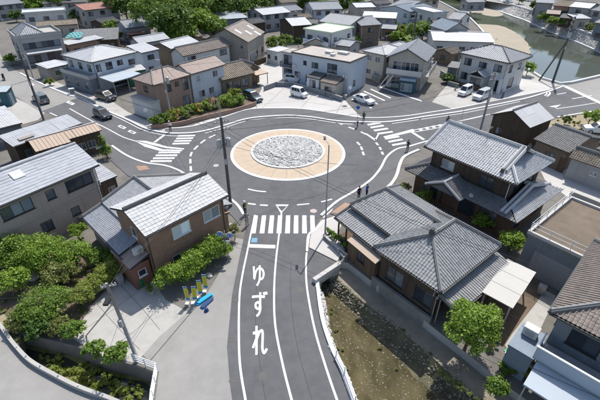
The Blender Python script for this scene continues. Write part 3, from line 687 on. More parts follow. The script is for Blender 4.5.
# ---- the road itself ----
north_in = [(165, 133), (185, 133.5), (203, 131.5), (222, 126.5), (247, 119), (270, 116.5), (290, 115.7), (312, 117.4), (337, 121.2), (363, 122.3), (390, 122), (424, 117), (460, 111.8), (483, 107.3), (530, 97.5), (564.5, 86)]
road_px = [(80, 97), (100, 107.5), (128, 119.5), (145, 128)]+north_in+[(600, 103.5), (640, 122), (640, 103), (600, 110.5), (557, 117.5), (500, 128), (450, 136), (424, 142.5), (408.5, 147), (397, 149.5), (387, 157), (380, 169.5), (370, 181), (354, 192), (337, 202), (321, 216), (311, 234), (309, 248), (337, 266), (316, 280.5), (319, 306), (323, 326), (331, 349), (340, 368), (352, 400), (362, 425),
           (236, 425), (230, 385), (227, 347), (232, 295), (240, 255), (246, 228), (243.7, 215), (237, 205), (225, 196), (207, 186), (190, 178), (179, 171), (165, 166), (145, 163), (127, 156), (112, 146), (80, 128), (42, 111)]
sheet('road', GL(road_px), .012, M['asphalt'])
lot('old_road', [(82, 97), (40, 112), (20, 99), (0, 87), (-60, 60), (-60, 20), (-20, 30), (-2, 45), (1, 56), (7, 64.5), (20, 73), (40, 83), (67, 94)], 'asphalt_old', .010)
lot('bridge_deck', [(565, 86), (640, 122), (700, 120), (700, 50), (640, 68), (600, 78)], 'asphalt_old', .010)
# walkways (a little raised) and kerbs
def walk(name, px, h=.07, m='asphalt_mid'):
    mb = MB(); mb.prism(GL(px), .0, h); o = mb.build(name, M[m]); o['kind'] = 'structure'; return o
north_out = [(165, 129), (193, 126.5), (222, 118), (247, 110), (270, 108.6), (303, 109.3), (337, 114.2), (364, 118), (400, 117), (435, 112), (460, 108), (503, 99.3), (542, 91.5), (555, 88)]
walk('pavement', north_out+north_in[::-1])
walk('pavement', [(40, 82.8), (67, 94), (80, 97), (100, 107.5), (128, 119.5), (145, 128), (165, 133), (165, 129), (148, 123), (128, 115), (104, 103), (70, 88), (44, 77)], m='concrete')
walk('pavement', [(337, 202), (354, 192), (370, 181), (380, 169.5), (387, 157), (397, 149.5), (408.5, 147), (424, 142.5), (419, 150), (405, 156.5), (400, 164), (396, 177), (388.5, 187), (372, 196), (352, 208), (340, 217), (330, 214)])
walk('pavement', [(112, 146), (127, 156), (145, 163), (165, 166), (179, 171), (190, 178), (207, 186), (225, 196), (237, 205), (243.7, 215), (240, 226), (232, 216), (215, 205), (190, 195), (165, 188), (148, 185), (128, 176), (110, 160)])
walk('corner_pavement', [(309, 248), (311, 234), (321, 221), (337, 216), (343, 222), (337, 236), (345, 250), (337, 262)], .1, 'concrete_pale')
KERB = []
def kerb(px, wid=.2, h=.12, m='kerb', z=0.0):
    o = ribbon('kerb', smooth_path(GL(px), 5), wid, z, M[m], h=h); o['kind'] = 'structure'; return o
kerb([(20, 73), (40, 83), (67, 94.5), (80, 98), (100, 108), (128, 120), (145, 128.3), (165, 133)]+north_in[1:], .36)
kerb(north_out, .28, .13)
kerb([(112, 146), (127, 156), (145, 163), (165, 166), (179, 171), (190, 178), (207, 186), (225, 196), (237, 205), (243.7, 215)], .3)
kerb([(321, 216), (337, 202), (354, 192), (370, 181), (380, 169.5), (387, 157), (397, 149.5), (408.5, 147), (424, 142.5), (450, 136)], .3)
kerb([(372, 198), (388.5, 187), (396, 177), (400, 164), (405, 156.5), (419, 150)], .38, .14)
kerb([(557, 117.5), (600, 110.5), (640, 104)], .3)
kerb([(307, 252), (308.5, 236), (315, 231), (325, 222), (339, 217)], .22)
kerb([(317, 281), (320, 306), (324, 326), (332, 349), (341, 368), (353, 400), (361, 422)], .3, .18)

# ---- painted markings ----
ROAD = bpy.data.objects['road']
def line(px, wid=.15, name='road_line', z=.018, dash=None):
    p = smooth_path(GL(px), 6)
    if not dash: return ribbon(name, p, wid, z, M['paint'], ROAD)
    on, off = dash; seg = []; acc = 0; state = True; cur = [p[0]]; i = 0; prev = Vector(p[0])
    for q in p[1:]:
        q = Vector(q)
        while True:
            rem = (on if state else off)-acc; dd = (q-prev).length
            if dd < rem: acc += dd; prev = q; cur.append(tuple(q)); break
            e = prev+(q-prev)*(rem/dd); cur.append(tuple(e))
            if state: ribbon('dash', cur, wid, z, M['paint'], ROAD)
            cur = [tuple(e)]; state = not state; acc = 0; prev = e
def paint(px, name='road_marking', z=.018): return sheet(name, GL(px), z, M['paint'], parent=ROAD)
# south arm
line([(255, 215), (251, 233), (247, 253), (243, 272), (239.6, 295), (238.8, 330), (240, 365), (245.5, 400), (249, 420)], .16)
line([(281.5, 213), (279, 235), (276, 260), (274.2, 288), (275, 323), (282, 361.5), (291.7, 400), (298, 420)], .16)
line([(310, 232), (307, 250), (306, 265), (307, 288), (314, 326.5), (324, 361.5), (337, 400), (345, 420)], .16)
for i, x in enumerate([253.3, 262, 270.5, 279, 287.5, 296, 304.6, 313]):
    t = -(x-300)*.055; paint([(x+t-2.1, 215.5), (x+t+2.1, 215.5), (x+2.3, 233.5), (x-2.5, 233.5)], 'crosswalk_stripe', .0195)
paint([(249.2, 244.2), (275.5, 245.2), (275.2, 248.6), (248.4, 247.6)], 'stop_line', .0195)
for q in ([(275.5, 204.6), (289, 204.6), (287.4, 206.2), (277.2, 206.2)], [(275.5, 204.6), (277.4, 206.2), (281.8, 211.5), (281, 213.8)], [(289, 204.6), (281, 213.8), (281.9, 211.5), (287.2, 206.2)]): paint(q, 'yield_marking', .0205)
line([(223, 197.5), (236, 207), (241, 215.5)], .14)
line([(248, 203.5), (260, 205), (275, 206)], .25, dash=(.9, .5)); line([(297, 205), (318, 202.6), (338, 197.5)], .2, dash=(1.4, 1.4))
line([(248, 189), (256, 190.8), (266, 191.8), (288, 192.5)], .22, dash=(2.3, .6))
# west arm
line([(69.5, 108.5), (91, 120.5), (107, 128.5), (123, 137), (137, 141.5)], .18)
for q in ([(136, 140.6), (146, 141), (156, 143.4), (167, 146.6), (184, 148.4), (184, 149.6), (166, 148.2), (150, 144.4)], [(136, 141.5), (150, 145.2), (163, 149.4), (182, 150), (182, 151.2), (160, 151), (145, 146.8)]): paint(q, 'splitter_marking', .019)
paint([(163.6, 134.6), (166.2, 134.6), (156, 142.4), (153.2, 142.2)], 'stop_line', .0195)
for i in range(4): y = 136+i*2.6; x = 178.5-i*1.9; paint([(x, y-.75), (x+17, y-1.2), (x+16.2, y+.25), (x-.8, y+.75)], 'crosswalk_stripe', .0195)
for i in range(4): y = 152.5+i*2.9; x = 159-i*2.7; paint([(x, y-.85), (x+21.5, y-.95), (x+20.6, y+.75), (x-.9, y+.85)], 'crosswalk_stripe', .0195)
line([(96, 107.6), (122, 119.5), (144, 130.3), (165, 135.2), (178, 136)], .15); line([(110, 147.5), (127, 158.3), (145, 165)], .0+.15)
line([(191, 171), (190.4, 158), (193, 151), (205, 140), (222, 132)], .28, dash=(1.3, .8))
line([(50, 112.8), (57, 116)], .2)
for (x, y, sx) in ((31, 84, 3.6), (70.5, 103, 4.6), (122, 127, 4.6), (132, 132, 4.6)):
    paint([(x-sx, y-.6), (x-.4*sx, y-2.1), (x+sx, y+.6), (x+.4*sx, y+2.1), (x-sx, y-.6), (x-.55*sx, y-.2), (x+.2*sx, y+1.1), (x+.55*sx, y+.2), (x-.2*sx, y-1.1), (x-.55*sx, y-.2)][:4], 'diamond_marking', .019)
    sheet('diamond_gap', GL([(x-.5*sx, y-.3), (x-.2*sx, y-1.05), (x+.5*sx, y+.3), (x+.2*sx, y+1.05)]), .0215, M['asphalt_old' if x < 100 else 'asphalt'], parent=ROAD)
# north curve edge line and ring
line([(205, 133.2), (224, 127.8), (247, 120.8), (270, 118.3), (290, 117.5), (312, 119.2), (337, 123), (355, 124.5)], .15)
line([(337, 122.5), (347, 126.5), (359, 131), (369, 136)], .3, dash=(1.2, 1.3)); line([(376, 142.6), (380, 148), (383.6, 156)], .3, dash=(.9, .6)); line([(357, 142), (361, 147), (364, 156)], .3, dash=(1.1, .5))
line([(323, 218), (339, 204.2), (355, 194.2), (371, 183.2), (381.5, 171), (388.5, 158.5), (398, 151)], .14)
# east arm
E_L = [(367, 124.6, 13), (370, 127.4, 13), (373.4, 130.4, 14), (377, 133.6, 15)]
for x, y, L in E_L: paint([(x, y-.5), (x+L, y-2.6), (x+L+1.2, y-1.2), (x+1.2, y+1)], 'crosswalk_stripe', .0195)
for x, y, L in [(384.5, 138.6, 14), (388, 141.6, 14), (391.6, 144.9, 14.5)]: paint([(x, y-.5), (x+L, y-3), (x+L+1.2, y-1.5), (x+1.2, y+1.1)], 'crosswalk_stripe', .0195)
for q in ([(364.6, 133.6), (366.6, 133.4), (376.5, 139.8), (375.4, 141.2)], [(375.4, 141.2), (374.6, 139.6), (377.6, 134.4), (379.4, 134.2)]): paint(q, 'yield_marking', .0205)
paint([(383, 136.6), (400, 132.6), (413, 129), (415, 131.4), (402, 134.4), (385, 137.8)], 'splitter_marking', .019)
line([(413, 130.2), (440, 125), (470, 119), (490, 114.2)], .16); paint([(409.4, 131.6), (411.4, 130.9), (425, 139.2), (422.8, 140.1)], 'stop_line', .0195)
for i in range(4): x = 418+i*6.5; y = 128.9-i*1.3; paint([(x, y), (x+3, y-.7), (x+5, y+1.2), (x+2, y+1.8)], 'hatch_marking', .0195)
line([(415, 132), (440, 127.5), (462, 122.5)], .15)
line([(392, 123.6), (424, 118.9), (460, 113.6), (483, 109.2), (520, 101.4)], .15); line([(455, 122), (490, 114)], .15)
line([(556, 108.8), (575, 106.2), (596, 102.8)], .16); paint([(549, 106.5), (561, 104.6), (556, 107.6)], 'taper_marking'); line([(557, 94.4), (566, 92.8)], .2); line([(572, 98.8), (592, 95.4)], .2)
paint([(563, 86.6), (566, 85.6), (602, 102.4), (600, 104)], 'joint_line', .019); line([(546.5, 90.6), (549.6, 92.2), (549.4, 94.4), (546.8, 96.4)], .3); line([(544, 91.2), (546.6, 92.5), (546.6, 94), (544.4, 95.6)], .25)
# car park bays
for a, b in (((371, 89), (391, 98)), ((364, 91), (385, 100.5)), ((358, 94), (378, 104)), ((352, 99), (372, 108)), ((378, 86), (422, 101))): sheet('bay_line', [*GL([(a[0], a[1]-.35), (b[0], b[1]-.35), (b[0]-.6, b[1]+.5), (a[0]-.6, a[1]+.5)])], .013, M['paint'], parent=bpy.data.objects['car_park'])
# painted word (yield) on the approach lane
def kana(strokes, px0, px1, wid=.17):
    """brush strokes of one painted letter, in a unit box stretched along the lane"""
    y1, y0 = G(0, px0[1])[1], G(0, px1[1])[1]; mb = MB(); z = .0195
    for st in strokes:
        pts = smooth_path(st, 5) if len(st) > 2 else st; P = []
        for u, v in pts:
            Y = y0+(y1-y0)*v; d = Y*math.cos(PITCH)+CAM_H*math.sin(PITCH); xa, xb = (px0[0]-300)/FPX*d, (px1[0]-300)/FPX*d; P.append((xa+(xb-xa)*u, Y))
        l, r = offset_path(P, wid/2), offset_path(P, -wid/2); z += .0003
        for i in range(len(P)-1):
            z += .0001; w2 = lambda q, p: (p[0]+(q[0]-p[0]), p[1]+(q[1]-p[1])*1.6)
            mb.quad((*w2(r[i], P[i]), z), (*w2(r[i+1], P[i+1]), z), (*w2(l[i+1], P[i+1]), z), (*w2(l[i], P[i]), z))
    return mb.build('painted_letter', M['paint'], ROAD)
kana([[(.06, .95), (.10, .60), (.12, .32), (.22, .62), (.45, .84), (.78, .80), (.93, .58), (.84, .36), (.62, .30)], [(.58, 1.0), (.60, .60), (.56, .26), (.34, .0)]], (253, 265.5), (264.5, 286))
kana([[(.0, .80), (.40, .82), (.86, .80)], [(.55, 1.0), (.55, .62), (.54, .46), (.44, .30), (.26, .36), (.26, .52), (.44, .56), (.55, .44), (.55, .26), (.46, .10), (.30, .0)], [(.78, 1.0), (.84, .88)], [(.92, 1.02), (.99, .90)]], (252, 292.5), (267, 316.5))
kana([[(.27, 1.0), (.27, .5), (.27, .0)], [(.02, .72), (.27, .76), (.40, .76), (.22, .48), (.02, .22)], [(.27, .50), (.50, .78), (.68, .80), (.70, .55), (.68, .22), (.80, .06), (1.0, .20)]], (252.6, 326), (267, 355))
# manholes, patches
def disc(name, px, r, m, z=.017, parent=ROAD, n=20):
    x, y = G(*px); mb = MB(); mb.quad(*[(x+r*math.cos(2*math.pi*i/n), y+r*math.sin(2*math.pi*i/n), z) for i in range(n)]); return mb.build(name, M[m], parent)
M['pinkcover'] = mat('pink_cover', (.5, .40, .37), .8, .1, 4)
disc('manhole_cover', (313.5, 211), .38, 'pinkcover'); disc('manhole_cover', (216, 165.5), .36, 'pinkcover'); disc('manhole_cover', (216, 165.5), .26, 'steel', .019)
M['bluepaint'] = mat('blue_road_mark', (.16, .33, .46), .7, .1, 4); sheet('bicycle_mark', GL([(252, 238), (257.5, 238), (257, 242.5), (251, 242.5)]), .018, M['bluepaint'], parent=ROAD)
for (a, b, c, d) in (((136, 166.5), (146, 166), (150, 169.5), (139, 171)), ((166, 174.5), (172, 173.5), (183, 181), (176, 183))): sheet('brown_paving', GL([a, b, c, d]), .075, M['brick_pave'])
sheet('brown_paving', GL([(331, 213), (345, 203), (352, 205), (340, 214)]), .076, M['brick_pave'])

M['seam'] = mat('asphalt_seam', (.055, .055, .057), .8, .2, 4); M['patch'] = mat('asphalt_patch', (.100, .100, .102), .9, .15, 2, .2); M['grate'] = mat('iron_grate', (.10, .095, .09), .6, .2, 6)
for px in ([(259, 262), (256, 295), (256, 330), (261, 372), (266, 402)], [(291, 262), (291, 300), (297, 345), (312, 400)], [(92, 124), (120, 140), (148, 152)], [(430, 124), (480, 112), (540, 100)], [(262, 198), (290, 200), (318, 196), (342, 184), (358, 166)], [(215, 178), (222, 184), (236, 191)]): ribbon('asphalt_seam', smooth_path(GL(px), 5), .035, .0155, M['seam'], ROAD)
for x, y, a in ((235.5, 300, .1), (231.5, 340, .05), (233, 380, -.1), (318.5, 300, -.1), (327, 340, -.3), (229, 199.5, .8), (160, 163.5, .5), (247, 120.6, .3), (337, 123, -.3), (420, 119.5, .2), (385, 166, -.9)):
    X, Y = G(x, y); q = MB(); q.box(-.25, .25, -.2, .2, 0, .006)
    for k in range(5): q.box(-.22+k*.095, -.18+k*.095, -.17, .17, .0062, .009)
    q.build('drain_grate', M['grate'], ROAD, (X, Y, .014), a)
disc('manhole_cover', (262, 376), .32, 'grate'); disc('manhole_cover', (300, 290), .32, 'grate'); disc('manhole_cover', (342, 168), .32, 'grate'); disc('manhole_cover', (108, 122), .3, 'grate'); disc('manhole_cover', (455, 126), .3, 'grate')
# joints cut in the concrete yards
YD = bpy.data.objects['driveway']
for px in ([(96, 303), (120, 330), (140, 350)], [(118, 282), (140, 306), (160, 330)], [(84, 330), (110, 312), (140, 290)], [(110, 350), (136, 330), (165, 304)]): ribbon('slab_joint', GL(px), .03, .010, M['seam'], YD)
FCT = bpy.data.objects['forecourt']
for px in ([(150, 361), (168, 340), (190, 314), (208, 294)],): ribbon('slab_joint', smooth_path(GL(px), 4), .06, .010, M['seam'], FCT)
PF = bpy.data.objects['pale_forecourt']
for px in ([(262, 108), (276, 96), (286, 86)], [(300, 109), (308, 100), (314, 93)], [(336, 114), (340, 106), (344, 100)], [(232, 115), (262, 104), (300, 101), (345, 108)]): ribbon('slab_joint', GL(px), .05, .0095, M['seam'], PF)
# ---- roundabout island ----
RC = Vector(G(288, 152)); RR = 7.95
isl = empty('roundabout_island', (RC.x, RC.y, 0), 'round traffic island with tan apron and pile of pale stones', 'traffic island')
def ring_seg(r0, r1, a0, a1, z0, z1, n=6):
    mb = MB(); A = [a0+(a1-a0)*i/n for i in range(n+1)]
    P = lambda r, a, z: (r*math.cos(a), r*math.sin(a), z)
    for i in range(n):
        a, b = A[i], A[i+1]
        mb.quad(P(r0, a, z1[0]), P(r1, a, z1[1]), P(r1, b, z1[1]), P(r0, b, z1[0])); mb.quad(P(r1, a, z0), P(r1, b, z0), P(r1, b, z1[1]), P(r1, a, z1[1])); mb.quad(P(r0, b, z0), P(r0, a, z0), P(r0, a, z1[0]), P(r0, b, z1[0]))
    return mb
NS = 24; seg = ring_seg(5.15, RR-.42, .0015, 2*math.pi/NS-.0015, 0, (.17, .085)).mesh('apron_segment', M['apron'])
for i in range(NS): link('apron_segment', seg, isl, (0, 0, 0), 2*math.pi*i/NS)
ring_seg(RR-.41, RR, 0, 2*math.pi, 0, (.09, .06), 96).build('outer_kerb', M['paint'], isl)
ring_seg(4.82, 5.14, 0, 2*math.pi, 0, (.30, .30), 80).build('inner_kerb', M['kerb'], isl)
mb = MB(); n = 40
for k in range(n): a, b = 2*math.pi*k/n, 2*math.pi*(k+1)/n; mb.quad((0, 0, .55), (4.83*math.cos(a), 4.83*math.sin(a), .16), (4.83*math.cos(b), 4.83*math.sin(b), .16))
mb.build('bedding', M['concrete'], isl)
pts = []
for k in range(3600):
    r = 4.72*math.sqrt(RNG.random()); a = RNG.random()*6.283; pts.append((r*math.cos(a), r*math.sin(a), .60-.08*r+RNG.normal(0, .03)))
rocks('island_stones', pts, .135, M['cobbles'], isl, .8)
# ------------------------------------------------------------ near houses
# taupe two-storey house, left edge
t = house('taupe_house', 'taupe stucco two storey house with pale seamed roof and skylight, at left edge', (40, 250))
b = Block(t, (0, 206), (99, 164.5), 5.7, (67, 147), 7.0, 2.0, ext=(4.5, 0), oh=.45)
L = b.wx1-b.wx0
b.win('f', L-1.75, 4.55, 2.7, 1.25, 'bronze', 'glass', 3).win('f', L-4.6, 4.55, .85, 1.0, 'bronze', 'glass', 1).win('f', L-7.6, 4.55, 2.7, 1.25, 'bronze', 'glass', 3).win('f', L-10.8, 4.5, 1.6, 1.2, 'bronze')
b.win('f', L-3.0, 1.75, .9, .95, 'bronze', 'glass', 1).win('f', L-5.9, 1.6, 1.1, 1.1, 'bronze', 'glass', 2).win('f', L-9.7, 1.3, 1.7, 2.0, 'bronze')
b.row('r', 4.5, 2, 1.2, 1.1, 'bronze')
b.walls(M['stucco'], gable='x', rise=1.3); b.gable_x(1.3, 'course', 't_pale', 'ridge_pale', rsize=(.22, .10)); b.gutters('f')
b.boxpart('band_course', 'stucco', b.wx0-.05, b.wx1+.04, b.wy0-.07, b.wy0+.02, 2.85, 3.05)
sk = MB(); W_, D_ = b.W, b.D; xs = b.W-6.9; fz = lambda y: b.z+1.3*y/(D_/2)
y0, y1 = D_*.27, D_*.40; sk.hexa([(xs, y0, fz(y0)), (xs+1.0, y0, fz(y0)), (xs+1.0, y1, fz(y1)), (xs, y1, fz(y1)), (xs, y0, fz(y0)+.16), (xs+1.0, y0, fz(y0)+.16), (xs+1.0, y1, fz(y1)+.16), (xs, y1, fz(y1)+.16)]); b.put(sk, 'skylight', M['plaster_white'], b.ro)
b.pipe(b.wx1+.05, b.wy0-.06, b.z-.1); b.fittings(3, 2)

# tiled single-storey house beside the roundabout footway
t = house('tiled_cottage', 'single storey cottage with silver tiled roof behind the brown brick house', (125, 215))
b = Block(t, (82.5, 217), (116, 252), 2.75, (128, 172), 4.9, 2.0, oh=.4, ext=(0, 1.2)); W, D, z = b.W, b.D, b.z
lo = D*.20; zl = z+.62; hr = 4.75
b.row('f', 1.5, 2, 1.5, 1.1).row('l', 1.5, 2, 1.3, 1.1)
b.wy0 = .4; b.walls(M['plaster_grey'], top=2.6)
up = [[(0, lo-.25, zl+.12), (W, lo-.25, zl+.12), (W, D/2, hr), (0, D/2, hr)], [(W, D, z), (0, D, z), (0, D/2, hr), (W, D/2, hr)]]
b.roof(up, 'tile', 't_silver', [((0, D/2, hr), (W, D/2, hr)), ((.1, lo-.2, zl+.15), (.1, D/2, hr)), ((.1, D, z), (.1, D/2, hr))], 'ridge')
b.roof([[(0, 0, z), (W-.6, 0, z), (W-.6, lo, zl), (0, lo, zl)]], 'tile', 't_pale', [((.1, 0, z), (.1, lo, zl))], 'ridge', name='lower_roof')
g = MB(); g.quad((.5, .5, 2.6), (.5, D-.5, 2.6), (.5, D-.5, z+.1), (.5, D/2, hr-.15), (.5, lo, zl-.1)); b.put(g, 'gable_wall', M['plaster_white']); b.gutters('f')

# brown brick house
M['redwall'] = mat('reddish_wall', (.21, .105, .075), .9, .15, 2, .1, stain=.3)
t = house('brick_house', 'brown brick two storey house with white tiled roof and white framed windows', (190, 245))
b = Block(t, (145, 237), (228, 195), 5.5, (127, 209), 6.6, 2.0, oh=.35); L = b.wx1-b.wx0
print('brick L', L)
b.win('f', 2.95, 4.2, 1.75, 1.15, 'whiteframe', 'glass_pale').win('f', 6.1, 4.2, 1.75, 1.15, 'whiteframe', 'glass_pale').win('f', 2.4, 1.4, 1.6, 1.1, 'whiteframe').win('f', 5.6, 1.4, 1.2, 1.0, 'whiteframe').row('l', 4.2, 1, .8, 1.0, 'whiteframe', panes=1)
b.walls(M['brick'], gable='x', rise=1.1); b.gable_x(1.1, 'flat_tile', 't_white', 'ridge_dark'); b.gutters('f'); b.door('l', 1.2, m='wood_mid'); b.pipe(b.wx0-.06, b.wy0+.15, 5.3); b.pipe(b.wx1-.2, b.wy0-.06, 5.3)
b2 = b.sub(t, -1.5, .9, 1.8, 3.4, 2.5, .12); b2.win('f', .8, 1.5, .7, .7, 'whiteframe', n=1); b2.walls(M['redwall']); b2.shed(.5, 'corr', 't_brownsheet', 'x')
b3 = b.sub(t, b.W-.2, 1.6, 1.3, 1.6, 2.5, .15); b3.walls(M['brick']); b3.shed(-.25, 'flat_tile', 't_tan', 'x')
# air conditioner on its side wall
ac = MB(); c = b.lit(-.25, 1.6, 0); e = empty('air_conditioner', (c[0], c[1], 2.95), 'white outdoor air conditioner on the annex of the brown brick house', 'air conditioner', rz=b.yaw)
ac.box(-.4, .4, -.16, .16, .12, .72); ac.build('casing', M['plaster_white'], e); ac = MB(); ac.tube([(.1, -.165, .42), (.1, -.185, .42)], .22, 14); ac.build('fan_grille', M['steel'], e)
ac = MB(); ac.box(-.35, -.28, -.2, .2, 0, .118); ac.box(.28, .35, -.2, .2, 0, .118); ac.build('bracket', M['steel'], e)

# low sheds behind the taupe house
t = house('zinc_roof_shed', 'long shed with weathered grey corrugated roof beside the west road', (45, 135), 'shed')
b = Block(t, (13, 147), (82, 123.5), 3.0, (2, 135), 3.55, 1.0, oh=.25); b.row('f', 1.5, 3, 1.3, .9).walls(M['wood_old']); b.shed(.55, 'corr', 't_zinc'); b.gutters('f')
v = MB(); v.box(1.2, 3.0, .55, 1.3, 3.23, 3.34); b.put(v, 'rusty_patch', M['t_rust'], b.ro)
t = house('tan_roof_shed', 'shed with tan ribbed metal roof behind the taupe house', (72, 150), 'shed')
b = Block(t, (36, 152), (71, 142), 3.2, (61, 134.5), 4.1, 1.0, oh=.25, ext=(0, 0)); b.D = 4.6; b.wy1 = b.D-.25
b.row('r', 1.5, 2, .9, .9); b.walls(M['wood_old']); b.gable_x(.75, 'seam', 't_tan', 'ridge_pale', rsize=(.2, .08), rr=False)
b2 = b.sub(t, b.W-.2, 1.3, 4.6, 3.6, 3.1, .25); b2.row('f', 1.5, 2, 1.0, 1.0).walls(M['wood_old']); b2.gable_x(.55, 'seam', 't_tan', 'ridge_pale', rsize=(.2, .08), rr=False)
t = house('blue_grey_shed', 'low shed with plain grey sheet roof at the left edge near the forecourt', (10, 125), 'shed')
b = Block(t, (-14, 132), (22, 123), 2.9, (-8, 108), 3.5, 1.0, oh=.2); b.row('f', 1.4, 2, 1.2, .9).walls(M['slate_wall']); b.shed(.5, 'corr', 't_ltgrey'); b.gutters('f')
t = house('teal_shed', 'small dark teal shed cut by the left edge above the grey roofs', (0, 108), 'shed')
M['tealwall'] = mat('teal_sheet', (.035, .10, .13), .6, .15, 3)
b = Block(t, (-14, 93), (6.5, 92), 2.6, (4, 88), oh=.12); b.win('f', 1.2, 1.4, .9, .8).walls(M['tealwall']); b.shed(.3, 'corr', 't_bluesteel'); b.door('r', .9, m='slate_wall')
t = house('slate_lean_to', 'small lean-to with pale tiled roof between taupe house and cottage', (108, 185), 'shed')
b = Block(t, (98, 184), (117, 176), 2.9, (96, 168), oh=.15); b.win('f', 1.2, 1.5, .8, .8).walls(M['wood_old']); b.shed(.4, 'course', 't_pale')

# ------------------------------------------------------------ tiled house beside the stream
t = house('tiled_house', 'grey tiled single storey house with hipped roofs beside the stream', (410, 260))
m = Block(t, (373, 247.5), (441, 293), 3.7, (503, 247), oh=.55)              # main body, hip end towards the stream
W, D, z = m.W, m.D, m.z; L = m.wx1-m.wx0
m.win('f', 1.6, 1.7, 1.7, 1.5, 'bronze').win('f', 4.4, 1.7, 1.7, 1.5, 'bronze'); m.row('r', 1.6, 3, 1.7, 1.5, 'bronze')
m.walls(M['wood_old']); rz_ = z+1.75; e = W/2; a, bb = (W/2, e*.92, rz_), (W/2, D-.4, rz_)
bb = (W/2, D-2.3, rz_)
m.roof([[(0, 0, z), (W, 0, z), a], [(0, D, z), (0, 0, z), a, bb], [(W, 0, z), (W, D, z), bb, a], [(W, D, z), (0, D, z), bb]], 'tile', 't_grey', [(a, bb), ((0, 0, z), a), ((W, 0, z), a), ((W, D, z), bb), ((0, D, z), bb)], 'ridge', rsize=(.25, .19))
e_ = MB(); e_.box(-.22, .22, -.1, .1, 0, .55); e_.box(-.12, .12, -.12, .12, .55, .7); e_.build('ridge_end_tile', M['ridge_dark'], m.ro, (W/2, e*.92-.1, rz_+.02), 0)
m.gutters('fr')
p2 = m.sub(t, W-.35, .35, 1.75, D-.3, 3.0, .0); p2.roof([[(0, 0, 2.95), (0, p2.D, 2.95), (p2.W, p2.D, 2.42), (p2.W, 0, 2.42)][::-1]], 'tile', 't_grey', [((0.05, .08, 2.95), (p2.W, .08, 2.42))], 'ridge', name='lower_roof', rsize=(.2, .16))
gt = MB(); gt.bar((p2.W+.06, 0, 2.33), (p2.W+.06, p2.D, 2.33), .11, .1); p2.put(gt, 'gutter', M['gutter'])
for yy in (.3, 2.9, 5.6, D-.6):
    pm = MB(); pm.box(p2.W-.3, p2.W-.18, yy, yy+.12, .02, 2.40); p2.put(pm, 'post', M['wood_old'])
# wing running back towards the roundabout
wg = Block(t, (350, 205), (392, 236), 3.6, (384, 187.5), 5.0, 2.0, oh=.5, ext=(0, 1.6)); W2, D2, z2 = wg.W, wg.D, wg.z; h2 = z2+1.35
wg.row('f', 1.6, 3, 1.5, 1.3, 'bronze').row('l', 1.7, 2, 1.3, 1.2, 'bronze'); wg.walls(M['wood_old'])
LX = W2+1.4
wg.roof([[(0, 0, z2), (W2, 0, z2), (W2, D2/2, h2), (1.3, D2/2, h2)], [(LX, D2, z2), (0, D2, z2), (1.3, D2/2, h2), (LX, D2/2, h2)], [(0, D2, z2), (0, 0, z2), (1.3, D2/2, h2)]], 'tile', 't_grey', [((1.3, D2/2, h2), (LX, D2/2, h2)), ((0, 0, z2), (1.3, D2/2, h2)), ((0, D2, z2), (1.3, D2/2, h2))], 'ridge', rsize=(.25, .19))
wg.gutters('f')
p3 = wg.sub(t, -.3, -1.55, W2+.4, 1.95, 2.9, 0); p3.roof([[(0, 0, 2.65), (p3.W, 0, 2.65), (p3.W, p3.D, 3.2), (0, p3.D, 3.2)]], 'tile', 't_grey', [((.08, 0, 2.65), (.08, p3.D, 3.2))], 'ridge', name='porch_roof', rsize=(.2, .16)); p3.gutters('f', z=2.62)
fw = MB()
for k in range(7): fw.box(.2+k*(p3.W-.6)/6, .32+k*(p3.W-.6)/6, .3, .42, .02, 2.68)
p3.put(fw, 'post', M['wood_old'])
dk = MB(); dk.box(.3, p3.W-.2, .32, 1.8, .02, .5); p3.put(dk, 'veranda', M['wood_mid'])
an = wg.sub(t, 2.6, -2.35, 3.8, 1.2, 2.1, .1); an.win('f', 1.8, 1.3, 1.0, .8, 'bronze').walls(M['wood_mid'], z0=-.8); an.shed(.3, 'plain', 't_tan')
# two downpipes at the front corner
for dx in (.0, .35):
    dp = MB(); dp.tube([(m.W-.1-dx, .05, m.z-.1), (m.W-.1-dx, -.1, 3.1), (m.W-.1-dx, .5, 2.6), (m.W-.1-dx, .5, .05)], .045, 6); m.put(dp, 'downpipe', M['steel'])
# plinth wall towards the stream
pw = MB(); pw.box(.2, m.W-.3, .1, .35, -.9, .55); m.put(pw, 'plinth', M['concrete_dark'])

# ------------------------------------------------------------ big old wooden house
t = house('wooden_house', 'old two storey dark timber house with silver tiled gabled roofs beside the roundabout', (470, 190))
u = Block(t, (424, 146), (517, 185), 5.9, (555, 162.5), oh=.75); W, D, z = u.W, u.D, u.z
rise = 1.9; sk_ = 1.45; hr = z+rise; fz = lambda y: z+rise*y/(D/2)
L = u.wx1-u.wx0
u.win('f', 2.1, 4.55, 1.5, 1.0, 'alu', 'glass_pale').win('f', 8.9, 4.5, 1.5, 1.2, 'bronze').win('f', L-2.4, 4.5, 1.6, 1.2, 'bronze', 'glass'); u.row('r', 4.5, 2, 1.2, 1.1, 'bronze')
u.walls(M['wood_old'], gable=None, z0=2.6, name='upper_wall')
XG = W-sk_
slopes = [[(0, 0, z), (XG, 0, z), (XG, D/2, hr), (0, D/2, hr)], [(XG, D, z), (0, D, z), (0, D/2, hr), (XG, D/2, hr)]]
tri1 = [(XG, 0, z), (W, 0, z), (XG, sk_, fz(sk_))]; tri2 = [(W, D, z), (XG, D, z), (XG, D-sk_, fz(sk_))]
skt = [(W, 0, z), (W, D, z), (XG-.75, D-sk_-.75, fz(sk_+.75)), (XG-.75, sk_+.75, fz(sk_+.75))]
